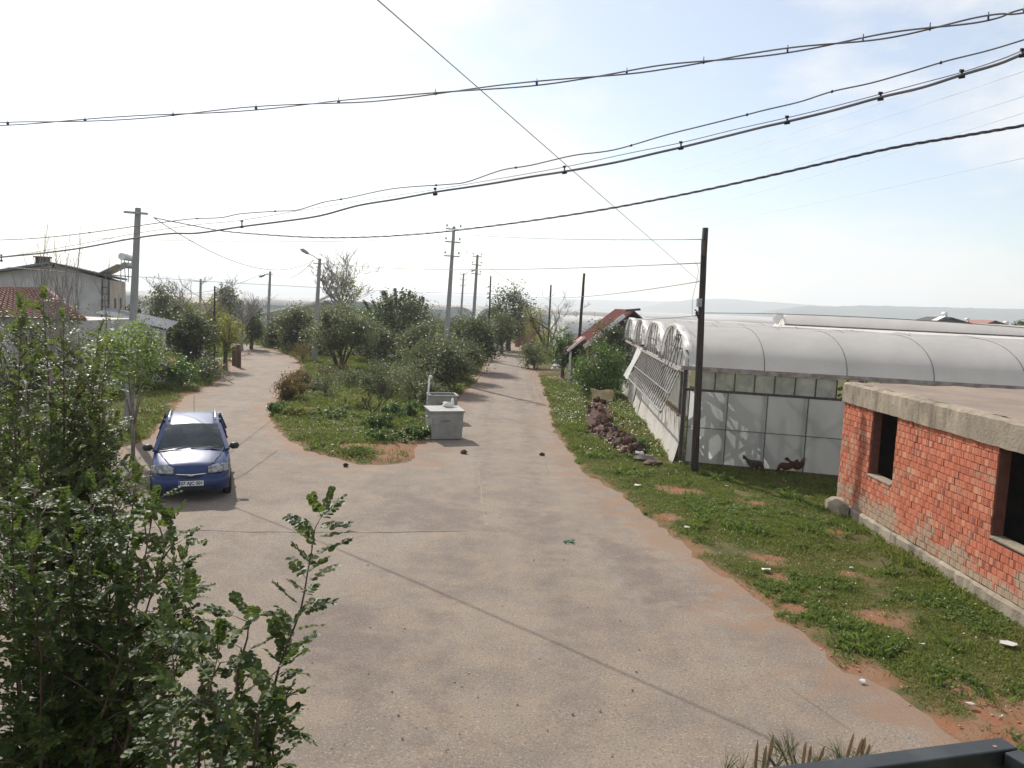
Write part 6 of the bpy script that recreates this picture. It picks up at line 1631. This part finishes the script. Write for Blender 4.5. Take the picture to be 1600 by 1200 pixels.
# left yard
LG = 'trees and bushes of the left yard'
shrub_at('yard_tree', 'dark blue-green tree between the shed and the gate posts', 'tree', 300, 44, 488, 72, 'leaf_dark', 311, 0.16, 6500, 0.25, LG, multi=True)
shrub_at('yard_tree', 'yellowish young tree beside the thin wooden pole', 'tree', 352, 47, 487, 50, 'leaf_yellow', 312, 0.14, 2200, 0.3, LG)
shrub_at('yard_tree', 'dark glossy tree just left of the lane beyond the gate posts', 'tree', 393, 66, 474, 36, 'leaf_olive', 313, 0.2, 3000, 0.15, LG)
shrub_at('yard_tree', 'flat-topped tree above the shed roof', 'tree', 252, 62, 450, 52, 'leaf_olive', 314, 0.2, 2200, 0.5, LG)
shrub_at('yard_tree', 'round dark bush behind the right end of the shed', 'bush', 262, 60, 468, 50, 'leaf_dark', 315, 0.2, 3200, 0.05, LG)
shrub_at('yard_tree', 'pale olive tree behind the shed', 'tree', 288, 66, 466, 44, 'leaf_yellow', 316, 0.2, 2200, 0.2, LG)
shrub_at('yard_tree', 'tall dark-tipped tree left of the slim pole', 'tree', 357, 78, 446, 42, 'leaf_olive', 317, 0.24, 2600, 0.3, LG)
shrub_at('yard_tree', 'pale green bush in front of the bright greenhouses', 'bush', 338, 72, 468, 44, 'leaf_yellow', 318, 0.2, 2200, 0.0, LG)
shrub_at('yard_tree', 'dark bush between the grey house and the tall concrete pole', 'bush', 205, 52, 466, 40, 'leaf_dark', 319, 0.18, 2600, 0.0, LG)
shrub_at('yard_tree', 'low dark bush at the left end of the shed wall', 'bush', 232, 36, 512, 60, 'leaf_dark', 320, 0.14, 2800, 0.0, LG)
shrub_at('yard_tree', 'low weedy bush along the yard before the squat tank', 'bush', 325, 40, 560, 60, 'leaf_olive', 321, 0.12, 1800, 0.0, LG)
shrub_at('yard_tree', 'green weeds left of the squat tank', 'bush', 282, 37, 560, 64, 'leaf_green', 322, 0.12, 2200, 0.0, LG)
shrub_at('yard_tree', 'dense green bush against the tiled house', 'bush', 120, 26, 500, 120, 'leaf_olive', 323, 0.12, 6000, 0.0, LG)
shrub_at('yard_tree', 'dark bush below the tiled roof at the far left', 'bush', 25, 25, 505, 120, 'leaf_dark', 324, 0.12, 6000, 0.0, LG)
shrub_at('fig_tree', 'light green broad-leaved tree in front of the tall concrete pole', 'tree', 206, 21.5, 498, 112, 'leaf_lime', 325, 0.115, 2900, 0.50, bark='bark_pale')
shrub_at('dark_shrub', 'dark shrub at the foot of the tall concrete pole', 'shrub', 160, 19, 655, 60, 'leaf_dark', 326, 0.07, 3000, 0.0)
shrub_at('skyline_tree', 'dark round tree at the right end of the skyline roofs', 'tree', 1596, 150, 497, 26, 'leaf_dark', 327, 0.5, 1200, 0.1)
shrub_at('lane_bush', 'low green bushes on the left verge far up the lane', 'bush', 415, 78, 505, 40, 'leaf_green', 328, 0.2, 1800, 0.0)
shrub_at('skirt_weed', 'dry yellowish weeds between the soil heap and the greenhouse skirt', 'weeds', 972, 32, 652, 50, 'leaf_yellow', 329, 0.08, 1500, 0.0)
shrub_at('skirt_weed', 'greener weeds at the near end of the greenhouse skirt', 'weeds', 1003, 25.5, 690, 46, 'leaf_green', 330, 0.07, 1300, 0.0)

# ------------------------------------------------------------------ carob foliage close to the balcony
def leaflet(rg, c, ax, side, nrm, L, W):
    f = rg.uniform(0.03, 0.22) * W; cu = rg.uniform(-0.15, 0.25) * L
    a = c; tip = c + ax * L + nrm * cu * -0.5
    def pt(u, v): return c + ax * (L * u) + side * (W * v) + nrm * (abs(v) * f * 2 + cu * 0.5 * math.sin(PI * u))
    l = [pt(0.0, 0.0), pt(0.22, 0.40), pt(0.58, 0.52), pt(0.90, 0.30), pt(0.97, 0.0)]
    r = [pt(0.0, 0.0), pt(0.97, 0.0), pt(0.90, -0.30), pt(0.58, -0.52), pt(0.22, -0.40)]
    return [l, r]
def spray(seed, scale=1.0):
    """one compound leaf along +x, upper side +z"""
    rg = np.random.default_rng(seed); out = []
    n = int(rg.integers(5, 8)); L = 0.15 * scale
    def V(*a): return np.array(a, dtype=float)
    for k in range(n):
        u = 0.22 + 0.78 * k / (n - 1); c = V(L * u, 0, -0.06 * L * u * u)
        for s in (-1, 1):
            an = math.radians(rg.uniform(48, 75)); ax = V(math.cos(an), s * math.sin(an), rg.uniform(-0.35, 0.15)); ax /= np.linalg.norm(ax)
            nrm = V(rg.uniform(-.35, .35), rg.uniform(-.35, .35), 1); nrm -= ax * (nrm @ ax); nrm /= np.linalg.norm(nrm)
            sd = np.cross(nrm, ax); LL = scale * rg.uniform(0.029, 0.039) * (0.85 if k == n - 1 else 1)
            out += leaflet(rg, c, ax, sd, nrm, LL, LL * rg.uniform(0.84, 1.02))
    for o in (0.0018,):
        for a0, a1 in ((0, .35), (.35, .7), (.7, 1.0)):
            out.append([V(L * a0, o, -0.06 * L * a0 * a0), V(L * a0, -o, -0.06 * L * a0 * a0), V(L * (a0 + a1) / 2, -o, -0.06 * L * ((a0 + a1) / 2) ** 2), V(L * a1, -o * .6, -0.06 * L * a1 * a1), V(L * a1, o * .6, -0.06 * L * a1 * a1)])
    return np.array(out)
SPR = [spray(500 + k) for k in range(10)]
SPR_ME = [np_mesh('leaf', s_, 5, MAT['leaf_carob']) for s_ in SPR]
def frame_matrix(p, d, up, s):
    d = d.normalized(); y = up.cross(d)
    y = y.normalized() if y.length > 1e-4 else d.orthogonal().normalized()
    z = d.cross(y); return Matrix(((d.x * s, y.x * s, z.x * s, p.x), (d.y * s, y.y * s, z.y * s, p.y), (d.z * s, y.z * s, z.z * s, p.z), (0, 0, 0, 1)))
SPR_ME2 = [np_mesh('leaf', s_, 5, MAT['leaf_carob_hazed']) for s_ in SPR]
def carob(label, cat, name, base, stems, seed, twigs=True, sp=0.055, tw_len=(0.22, 0.5), twig_every=0.14, singles=300, r0=0.012, trunk=None, mind=0.0, pale=False):
    """stems: lists of points; leaves sit along the stems and along side twigs"""
    q = random.Random(seed); w = thing(name, label, cat, base)
    mbst = MB(); M_ = []
    def leaves_along(pts, start, step, scale):
        acc = 0; k = 0
        for a, b in zip(pts, pts[1:]):
            L = (b - a).length; d = (b - a).normalized() if L > 1e-6 else Vector((0, 0, 1)); t_ = 0
            while acc + (L - t_) >= step:
                t_ += step - acc; acc = 0; k += 1
                if k * step < start: continue
                p = a + d * t_
                az = k * 2.4 + q.uniform(-.5, .5); x = d.orthogonal().normalized(); y = d.cross(x)
                o = (x * math.cos(az) + y * math.sin(az)); dr_ = (o + d * q.uniform(0.25, 0.8) + Vector((0, 0, q.uniform(-.15, .35)))).normalized()
                M_.append(frame_matrix(p, dr_, Vector((q.uniform(-.5, .5), q.uniform(-.5, .5), 1)), scale * q.uniform(0.75, 1.2)))
            acc += L - t_
        e = pts[-1]; d = (pts[-1] - pts[-2]).normalized()
        for j in range(2): M_.append(frame_matrix(e, (d + Vector((q.uniform(-.4, .4), q.uniform(-.4, .4), q.uniform(-.2, .3)))).normalized(), Vector((0, 0, 1)), scale * q.uniform(.7, 1)))
    for st in stems:
        st = [Vector(p) for p in st]; n = len(st); tot = sum((b - a).length for a, b in zip(st, st[1:]))
        mbst.tube(st, [r0 * (1 - 0.78 * i / (n - 1)) for i in range(n)], 6)
        leaves_along(st, tot * 0.12, sp * 1.25, 1.0)
        if twigs:
            s_ = tot * 0.1
            while s_ < tot * 0.96:
                acc = 0
                for a, b in zip(st, st[1:]):
                    L = (b - a).length
                    if acc + L >= s_:
                        p = a.lerp(b, (s_ - acc) / L); d = (b - a).normalized(); break
                    acc += L
                az = q.uniform(0, 2 * PI); o = Vector((math.cos(az), math.sin(az), q.uniform(-0.1, 0.45)))
                e = p + (o + d * 0.55).normalized() * q.uniform(*tw_len) * (1 - 0.55 * s_ / tot)
                mid = p.lerp(e, .5) + Vector((0, 0, .03)); tp_ = [p, mid, e]
                mbst.tube(tp_, [r0 * 0.42, r0 * 0.32, r0 * 0.15], 5); leaves_along(tp_, 0.05, sp, 1.0)
                s_ += twig_every * q.uniform(0.7, 1.3)
    if trunk:
        for st in stems:
            e = Vector(st[0]); b0 = Vector((base.x, base.y, e.z * 0.45)); mbst.tube([b0, b0.lerp(e, 0.5) + Vector((0, 0, -0.08)), e], [r0 * 1.5, r0 * 1.25, r0], 6)
    mbst.build('branches', MAT['bark_red'], w)
    if trunk:
        tb = MB(); tb.tube(trunk, [0.07, 0.055, 0.04, 0.03][:len(trunk)], 8); tb.build('trunk', MAT['bark'], w)
    M_ = [m_ for m_ in M_ if m_.translation.y > mind]
    # the leaves that show largest are leaves of their own, the rest one mass
    def inview(m_):
        v = m_.translation - EYE; k = v.dot(fwd)
        if k < 0.2: return 1e9
        px, py = 800 + FPX * v.dot(rgt) / k, 600 - FPX * v.dot(upv) / k
        return k if -30 < px < 1630 and py < 1230 else 1e6 + k
    M_.sort(key=inview)
    for m_ in M_[:singles]:
        ob = link('leaf', (SPR_ME2 if pale else SPR_ME)[q.randrange(10)], w); mm = m_.copy(); mm.translation = m_.translation - Vector(base); ob.matrix_local = mm
    rest = M_[singles:]
    if rest:
        parts = []
        for m_ in rest:
            A = np.array(m_); s_ = SPR[q.randrange(10)]; parts.append((s_.reshape(-1, 3) @ A[:3, :3].T + A[:3, 3]).reshape(-1, 5, 3))
        o = link('foliage', np_mesh('foliage', np.concatenate(parts), 5, MAT['leaf_carob_hazed' if pale else 'leaf_carob'], base), w); o['kind'] = 'stuff'
    return len(M_)
def stem_px(pts, y0, y1, wob, q):
    out = []
    n = len(pts)
    for i, (a, b) in enumerate(pts):
        p = D(a, b, y0 + (y1 - y0) * i / (n - 1)); out.append(p + Vector((0, q.uniform(-wob, wob), 0)))
    return out
q = random.Random(41)
# the slender young carob in the middle of the foreground
st = [stem_px([(400, 1330), (403, 1196), (416, 1140), (424, 1090), (435, 1046), (452, 1000), (469, 956), (476, 925), (480, 896), (487, 860), (492, 825), (503, 806)], 3.25, 3.45, 0.01, q)]
sb = Vector((st[0][0].x, st[0][0].y + 0.1, 0))
carob('slender carob shoot with separate round leaflets standing tall against the asphalt', 'shrub', 'carob_shoot', sb, st, 51, False, 0.021, (0.10, 0.17), 0.085, 300, 0.008, [sb, st[0][0]])
st = [stem_px(p, a, b, 0.03, q) for p, a, b in (
    ([(300, 1330), (311, 1181), (316, 1110), (319, 1050), (314, 1010), (304, 975), (296, 947)], 3.3, 3.5),
    ([(350, 1330), (360, 1162), (368, 1100), (375, 1042), (384, 1000), (386, 975), (372, 962)], 3.2, 3.4),
    ([(380, 1330), (395, 1200), (405, 1120), (420, 1060), (440, 1040)], 3.05, 3.0),
    ([(330, 1330), (340, 1230), (345, 1150), (330, 1080), (345, 1010)], 3.05, 3.1),
    ([(280, 1330), (270, 1200), (280, 1120), (268, 1040), (262, 985)], 3.5, 3.7),
    ([(420, 1330), (430, 1230), (425, 1160), (440, 1110)], 3.3, 3.3))]
sb = Vector((st[1][0].x, st[1][0].y + 0.15, 0))
carob('bushy young carob with dense round leaflets below the slender shoot', 'shrub', 'carob_bush', sb, st, 52, True, 0.055, (0.08, 0.18), 0.10, 300, 0.009, [sb, st[1][0]])
# big carob trees at the left
st = []
for k in range(23):
    x1 = [20, 60, 100, 140, 180, 215, 245, 270, 285, 265, 235, 0, -30, 50, 120, 200, 160, 80, 268, 278, 284, 230, 150][k]; y1 = [780, 760, 790, 770, 760, 755, 790, 815, 880, 950, 1010, 800, 850, 860, 850, 870, 900, 930, 960, 1060, 900, 1090, 1010][k]
    x0 = 60 + (x1 - 60) * 0.3 + q.uniform(-20, 20); d1 = 5.0 + q.uniform(-0.5, 0.8)
    st.append(stem_px([(x0, 1330), (x0 + (x1 - x0) * .35 + q.uniform(-12, 12), 1330 + (y1 - 1330) * .3), (x0 + (x1 - x0) * .7 + q.uniform(-12, 12), 1330 + (y1 - 1330) * .65), (x1, y1)], 5.0, d1, 0.05, q))
sb = D(60, 1330, 5.0); sb.z = 0
nA = carob('large dark glossy carob tree filling the lower left corner', 'tree', 'carob_tree', sb, st, 53, True, 0.058, (0.25, 0.48), 0.14, 300, 0.014, [sb, Vector((sb.x, sb.y, 1.0)), Vector((sb.x + .05, sb.y, 1.7))])
st = []
for k in range(20):
    x1 = [30, 70, 48, 105, 120, 150, 160, 165, 150, 0, -20, 90, 140, 60, 20, 130, 150, 110, 175, 205][k]; y1 = [480, 470, 560, 500, 580, 520, 590, 540, 690, 520, 600, 640, 660, 700, 640, 640, 700, 740, 705, 735][k]
    x0 = 70 + (x1 - 70) * 0.35 + q.uniform(-20, 20); d1 = 7.6 + q.uniform(-0.8, 0.9)
    st.append(stem_px([(x0, 1000), (x0 + (x1 - x0) * .35 + q.uniform(-12, 12), 1000 + (y1 - 1000) * .3), (x0 + (x1 - x0) * .7 + q.uniform(-10, 10), 1000 + (y1 - 1000) * .65), (x1, y1)], 7.6, d1, 0.06, q))
sb = D(70, 1000, 7.6); sb.z = 0
carob('taller carob tree behind, its leafy shoots rising in front of the tiled roof', 'tree', 'carob_tree', sb, st, 54, True, 0.066, (0.28, 0.55), 0.13, 300, 0.016, [sb, Vector((sb.x, sb.y, 0.8)), Vector((sb.x + .05, sb.y, 1.5))], pale=True)

# ------------------------------------------------------------------ young pine with upright candles under the rail
MAT['candle'] = simple('pine_candle', (0.42, 0.28, 0.17), (0.30, 0.20, 0.12), 60, 0.85, bump=0.6, bscale=260)
MAT['needle'] = leafmat('pine_needle', (0.05, 0.075, 0.03), (0.10, 0.125, 0.05), (0.22, 0.2, 0.10), 0.5, 0.15, 0.4, 0.85)
pd = 3.2
pb = D(1262, 1260, pd); pb.z = 0
pine = thing('pine_tree', 'young pine with brown upright candles poking up behind the balcony rail', 'tree', pb)
m = MB(); ptop = D(1262, 1215, pd); m.tube([pb, Vector((pb.x + .03, pb.y, 1.4)), ptop], [0.06, 0.045, 0.02], 8); m.build('trunk', MAT['bark'], pine)
NE = []; rg = np.random.default_rng(66)
def needles(p, d, n, L, spread):
    d = np.array(d) / np.linalg.norm(d)
    for k in range(n):
        v = d + rg.normal(0, spread, 3); v /= np.linalg.norm(v); s = np.cross(v, rg.normal(0, 1, 3)); s /= np.linalg.norm(s); l = L * rg.uniform(.7, 1.15); o = np.array(p) + d * rg.uniform(-.05, .02)
        NE.append([o - s * .0008, o + s * .0008, o + v * l * .6 + s * .0009 + np.array([0, 0, -.004]), o + v * l + np.array([0, 0, -.012])])
CAND = (((1180, 1200), (1184, 1155)), ((1193, 1197), (1197, 1164)), ((1199, 1194), (1209, 1156)), ((1203, 1175), (1208, 1146)), ((1255, 1187), (1259, 1159)), ((1264, 1187), (1267, 1164)), ((1281, 1184), (1288, 1165)), ((1324, 1180), (1334, 1145)), ((1339, 1178), (1348, 1152)), ((1347, 1176), (1352, 1151)), ((1355, 1175), (1359, 1162)))
bm_ = MB()
for (a, b) in CAND:
    y = pd + rg.uniform(-.12, .12); p, e = D(a[0], a[1], y), D(b[0], b[1], y)
    v = e - p; p2 = p - v * 0.3
    mm = MB(); L = 7; mm.tube([p2.lerp(e, k / L) for k in range(L + 1)], [0.0055, 0.0078, 0.0082, 0.008, 0.0082, 0.0075, 0.006, 0.002], 8); mm.build('candle', MAT['candle'], pine)
    needles(p2 - v * 0.4, v, 26, 0.11, 0.5); bm_.tube([p2, p2.lerp(ptop, 0.6) - Vector((0, 0, .08)), ptop - Vector((0, 0, 0.25))], [0.006, 0.009, 0.012], 6)
for (x, y_) in ((1135, 1188), (1160, 1196), (1222, 1160), (1232, 1158), (1240, 1165), (1312, 1168), (1306, 1176), (1215, 1180), (1290, 1190)):
    p = D(x, y_ + 14, pd + rg.uniform(-.1, .1)); needles(p, (rg.normal(0, .35), rg.normal(0, .2), 1), 34, 0.11, 0.30); bm_.tube([p, p.lerp(ptop, .6) - Vector((0, 0, .08)), ptop - Vector((0, 0, .3))], [0.004, 0.007, 0.01], 5)
for k in range(46):                                           # the lower whorls, below the frame
    a = rg.uniform(0, 6.28); z = rg.uniform(0.5, ptop.z - 0.3); r = (ptop.z - z) * 0.42 + .15; e = Vector((pb.x + math.cos(a) * r, pb.y + math.sin(a) * r, z + .12))
    if e.y < 1.75: continue
    bm_.tube([Vector((pb.x, pb.y, z)), e], [0.014, 0.004], 5)
    for f in (.4, .6, .8, 1): needles(Vector((pb.x, pb.y, z)).lerp(e, f), (math.cos(a), math.sin(a), .4), 24, 0.12, .5)
bm_.build('branches', MAT['bark'], pine)
o = link('needles', np_mesh('needles', np.array(NE), 4, MAT['needle'], pb), pine); o['kind'] = 'stuff'

# ------------------------------------------------------------------ grass and weeds
t = NT('grass_blade')
c = t.mix(t.island(), (0.115, 0.172, 0.030), (0.22, 0.255, 0.058))
c = t.mix(t.ramp(t.noise(0.5, 4), 0.42, 0.68, 0, 0.75), c, (0.24, 0.22, 0.075))
c = t.mix(t.ramp(t.noise(1.9, 4), 0.56, 0.72, 0, 0.75), c, (0.06, 0.115, 0.024))
c = t.mix(t.ramp(t.math('FRACT', t.math('MULTIPLY', t.island(), 11.3)), 0.90, 0.93), c, (0.26, 0.22, 0.11))
t.set(c, 0.6, 0.25); t.translucent(0.35, t.mix(0.5, c, (0.20, 0.26, 0.05))); MAT['grass'] = t.m
MAT['flower'] = simple('white_flower', (0.80, 0.79, 0.74), (0.75, 0.70, 0.50), 8, 0.7)
BLD = [(BX - 0.05, BX + 9, BY0, BY1 + 0.2)]
def grass_patch(name, xr, yr, n, h, w, leafy, seed, keepfn=None, mat='grass', hvar=True, thr=0.0):
    rg = np.random.default_rng(seed)
    P = np.stack([rg.uniform(*xr, n), rg.uniform(*yr, n)], 1)
    sd = ragged(P)
    so = soilness(P)
    pat = fbm(P, 0.8, 61) + 0.35 * (value_noise(P, 3.1, 62) - 0.5)
    k = (sd > 0.12 + 0.35 * rg.random(n)) & ((so < 0.15 + 0.5 * rg.random(n)) | (rg.random(n) < 0.08)) & (pat > 0.20 + 0.26 * rg.random(n))
    k &= ~((sd < 0.55) & (fbm(P, 0.9, 71) > 0.50) & (rg.random(n) > 0.4))
    for x0, x1, y0, y1 in BLD: k &= ~((P[:, 0] > x0) & (P[:, 0] < x1) & (P[:, 1] > y0) & (P[:, 1] < y1))
    # inside the big greenhouse
    a = (P[:, 0] - GA.x) - (P[:, 1] - GA.y) * 0.058
    k &= ~((a > -0.15) & (P[:, 1] > GA.y - a * 0.278 - 0.1) & (P[:, 1] < 46))
    if thr: k &= fbm(P, 1.5, 95) > thr + 0.08 * rg.random(n)
    if keepfn is not None: k &= keepfn(P)
    P = P[k]; n = len(P); pat = pat[k]
    z = ground_z(P)
    B = np.stack([P[:, 0], P[:, 1], z], 1)
    H = h * rg.uniform(0.45, 1.3, n) * (0.45 + 1.1 * np.clip(value_noise(P, 1.1, 81), 0, 1) if hvar else 1)
    a = rg.uniform(0, 2 * np.pi, n); s = np.stack([np.cos(a), np.sin(a), np.zeros(n)], 1) * (w * rg.uniform(0.6, 1.3, n))[:, None]
    ln = rg.normal(0, 0.45, (n, 2)) * H[:, None]
    m1 = B + np.concatenate([ln * 0.35, (H * 0.62)[:, None]], 1); tp_ = B + np.concatenate([ln, (H * (1 - 0.15 * np.minimum(1, np.hypot(ln[:, 0], ln[:, 1]) / np.maximum(H, 1e-6))))[:, None]], 1)
    V = np.stack([B - s * 0.5, B + s * 0.5, m1 + s * 0.42, tp_], 1)
    V[:, 0, 2] -= 0.01; V[:, 1, 2] -= 0.01
    Q = [V]
    if leafy:
        m = int(n * leafy); i = rg.integers(0, n, m); C = B[i] + np.stack([rg.normal(0, .02, m), rg.normal(0, .02, m), H[i] * rg.uniform(.2, .8, m)], 1)
        Lf = leaf_cards(rg, C, np.array([w, w, w * .3]), w * 2.4, m, 1.2); Q.append(Lf)
    o = link(name, np_mesh(name, np.concatenate(Q), 4, MAT[mat])); o['kind'] = 'stuff'
    return o
grass_patch('grass', (0.8, 8.2), (6.2, 14.5), 130000, 0.045, 0.011, 0.9, 401)
grass_patch('grass', (2.0, 11.0), (14.5, 24.5), 130000, 0.055, 0.016, 0.8, 402)
grass_patch('grass', (1.5, 6.4), (24.5, 52), 62000, 0.12, 0.035, 0.4, 403)
grass_patch('grass', (-14, 1.0), (20, 36), 105000, 0.11, 0.028, 0.5, 404)
grass_patch('grass', (-26, 1.0), (36, 64), 90000, 0.16, 0.055, 0.5, 405)
grass_patch('grass', (-24, -6), (12, 36), 75000, 0.10, 0.03, 0.4, 406)
grass_patch('grass', (-60, 6), (64, 120), 60000, 0.3, 0.16, 0.3, 407)
grass_patch('grass', (7.0, 8.12), (8.6, 19.5), 6000, 0.13, 0.012, 0.7, 408, lambda P: P[:, 0] > 7.6)
grass_patch('grass', (5.0, 10.5), (20.5, 23.6), 7000, 0.12, 0.018, 0.8, 409, lambda P: P[:, 1] > 23.0 - (P[:, 0] - 5.27) * 0.278 - 1.0)
t = NT('dry_straw'); t.set(t.mix(t.island(), (0.30, 0.235, 0.12), (0.42, 0.35, 0.20)), 0.85, 0.1); MAT['straw'] = t.m
MAT['weed'] = leafmat('weed_leaf', (0.062, 0.105, 0.024), (0.125, 0.17, 0.048), (0.22, 0.21, 0.08), 0.55, 0.35, 0.3, 0.9)
grass_patch('weeds', (0.8, 8.1), (6.5, 15), 60000, 0.10, 0.022, 1.6, 421, None, 'weed', True, 0.56)
grass_patch('weeds', (1.8, 9), (15, 25), 36000, 0.12, 0.026, 1.6, 422, None, 'weed', True, 0.56)
grass_patch('weeds', (-14, 6), (20, 46), 60000, 0.20, 0.045, 1.4, 423, None, 'weed', True, 0.60)
grass_patch('dry_grass', (0.8, 8.1), (6.5, 25), 16000, 0.035, 0.008, 0.0, 424, None, 'straw', True, 0.44)
grass_patch('dry_grass', (-14, 6), (20, 48), 30000, 0.16, 0.02, 0.0, 425, None, 'straw', True, 0.5)
def flowers(xr, yr, n, r, seed, thr):
    rg = np.random.default_rng(seed); P = np.stack([rg.uniform(*xr, n), rg.uniform(*yr, n)], 1)
    k = (ragged(P) > 0.4) & (fbm(P, 0.45, 91) > thr); P = P[k]; n = len(P); z = ground_z(P) + rg.uniform(0.08, 0.2, n) * (r / 0.02) ** 0.5
    C = np.stack([P[:, 0], P[:, 1], z], 1); return leaf_cards(rg, C, np.array([.001, .001, .001]), r * 2, n, 2.0)[:len(C)]
F = np.concatenate([flowers((-14, 1), (21, 40), 4200, 0.03, 1, 0.55), flowers((1.5, 6), (24, 50), 5000, 0.034, 2, 0.42), flowers((2, 8), (8, 24), 900, 0.014, 3, 0.45), flowers((-22, -8), (18, 40), 900, 0.03, 4, 0.5)])
o = link('white_flowers', np_mesh('white_flowers', F, 4, MAT['flower'])); o['kind'] = 'stuff'
# ------------------------------------------------------------------ sea air between here and the far shore
TOP = 4.0 + max(max((v[2] for v in o.bound_box), default=0) for o in SC.objects if o.type == 'MESH')
mb = MB(); mb.box((0, 0, (TOP - 1.2) / 2), (27000, 27000, TOP + 1.2))
hz = bpy.data.materials.new('haze'); hz.use_nodes = True
hn, hl = hz.node_tree.nodes, hz.node_tree.links
hn.remove(hn['Principled BSDF'])
pv = hn.new('ShaderNodeVolumePrincipled')
pv.inputs['Color'].default_value = (0.90, 0.945, 1.0, 1)
pv.inputs['Density'].default_value = HAZE_DENSITY
pv.inputs['Anisotropy'].default_value = 0.35
hl.new(pv.outputs[0], hn['Material Output'].inputs['Volume'])
ob = mb.build('haze', hz); ob['kind'] = 'stuff'
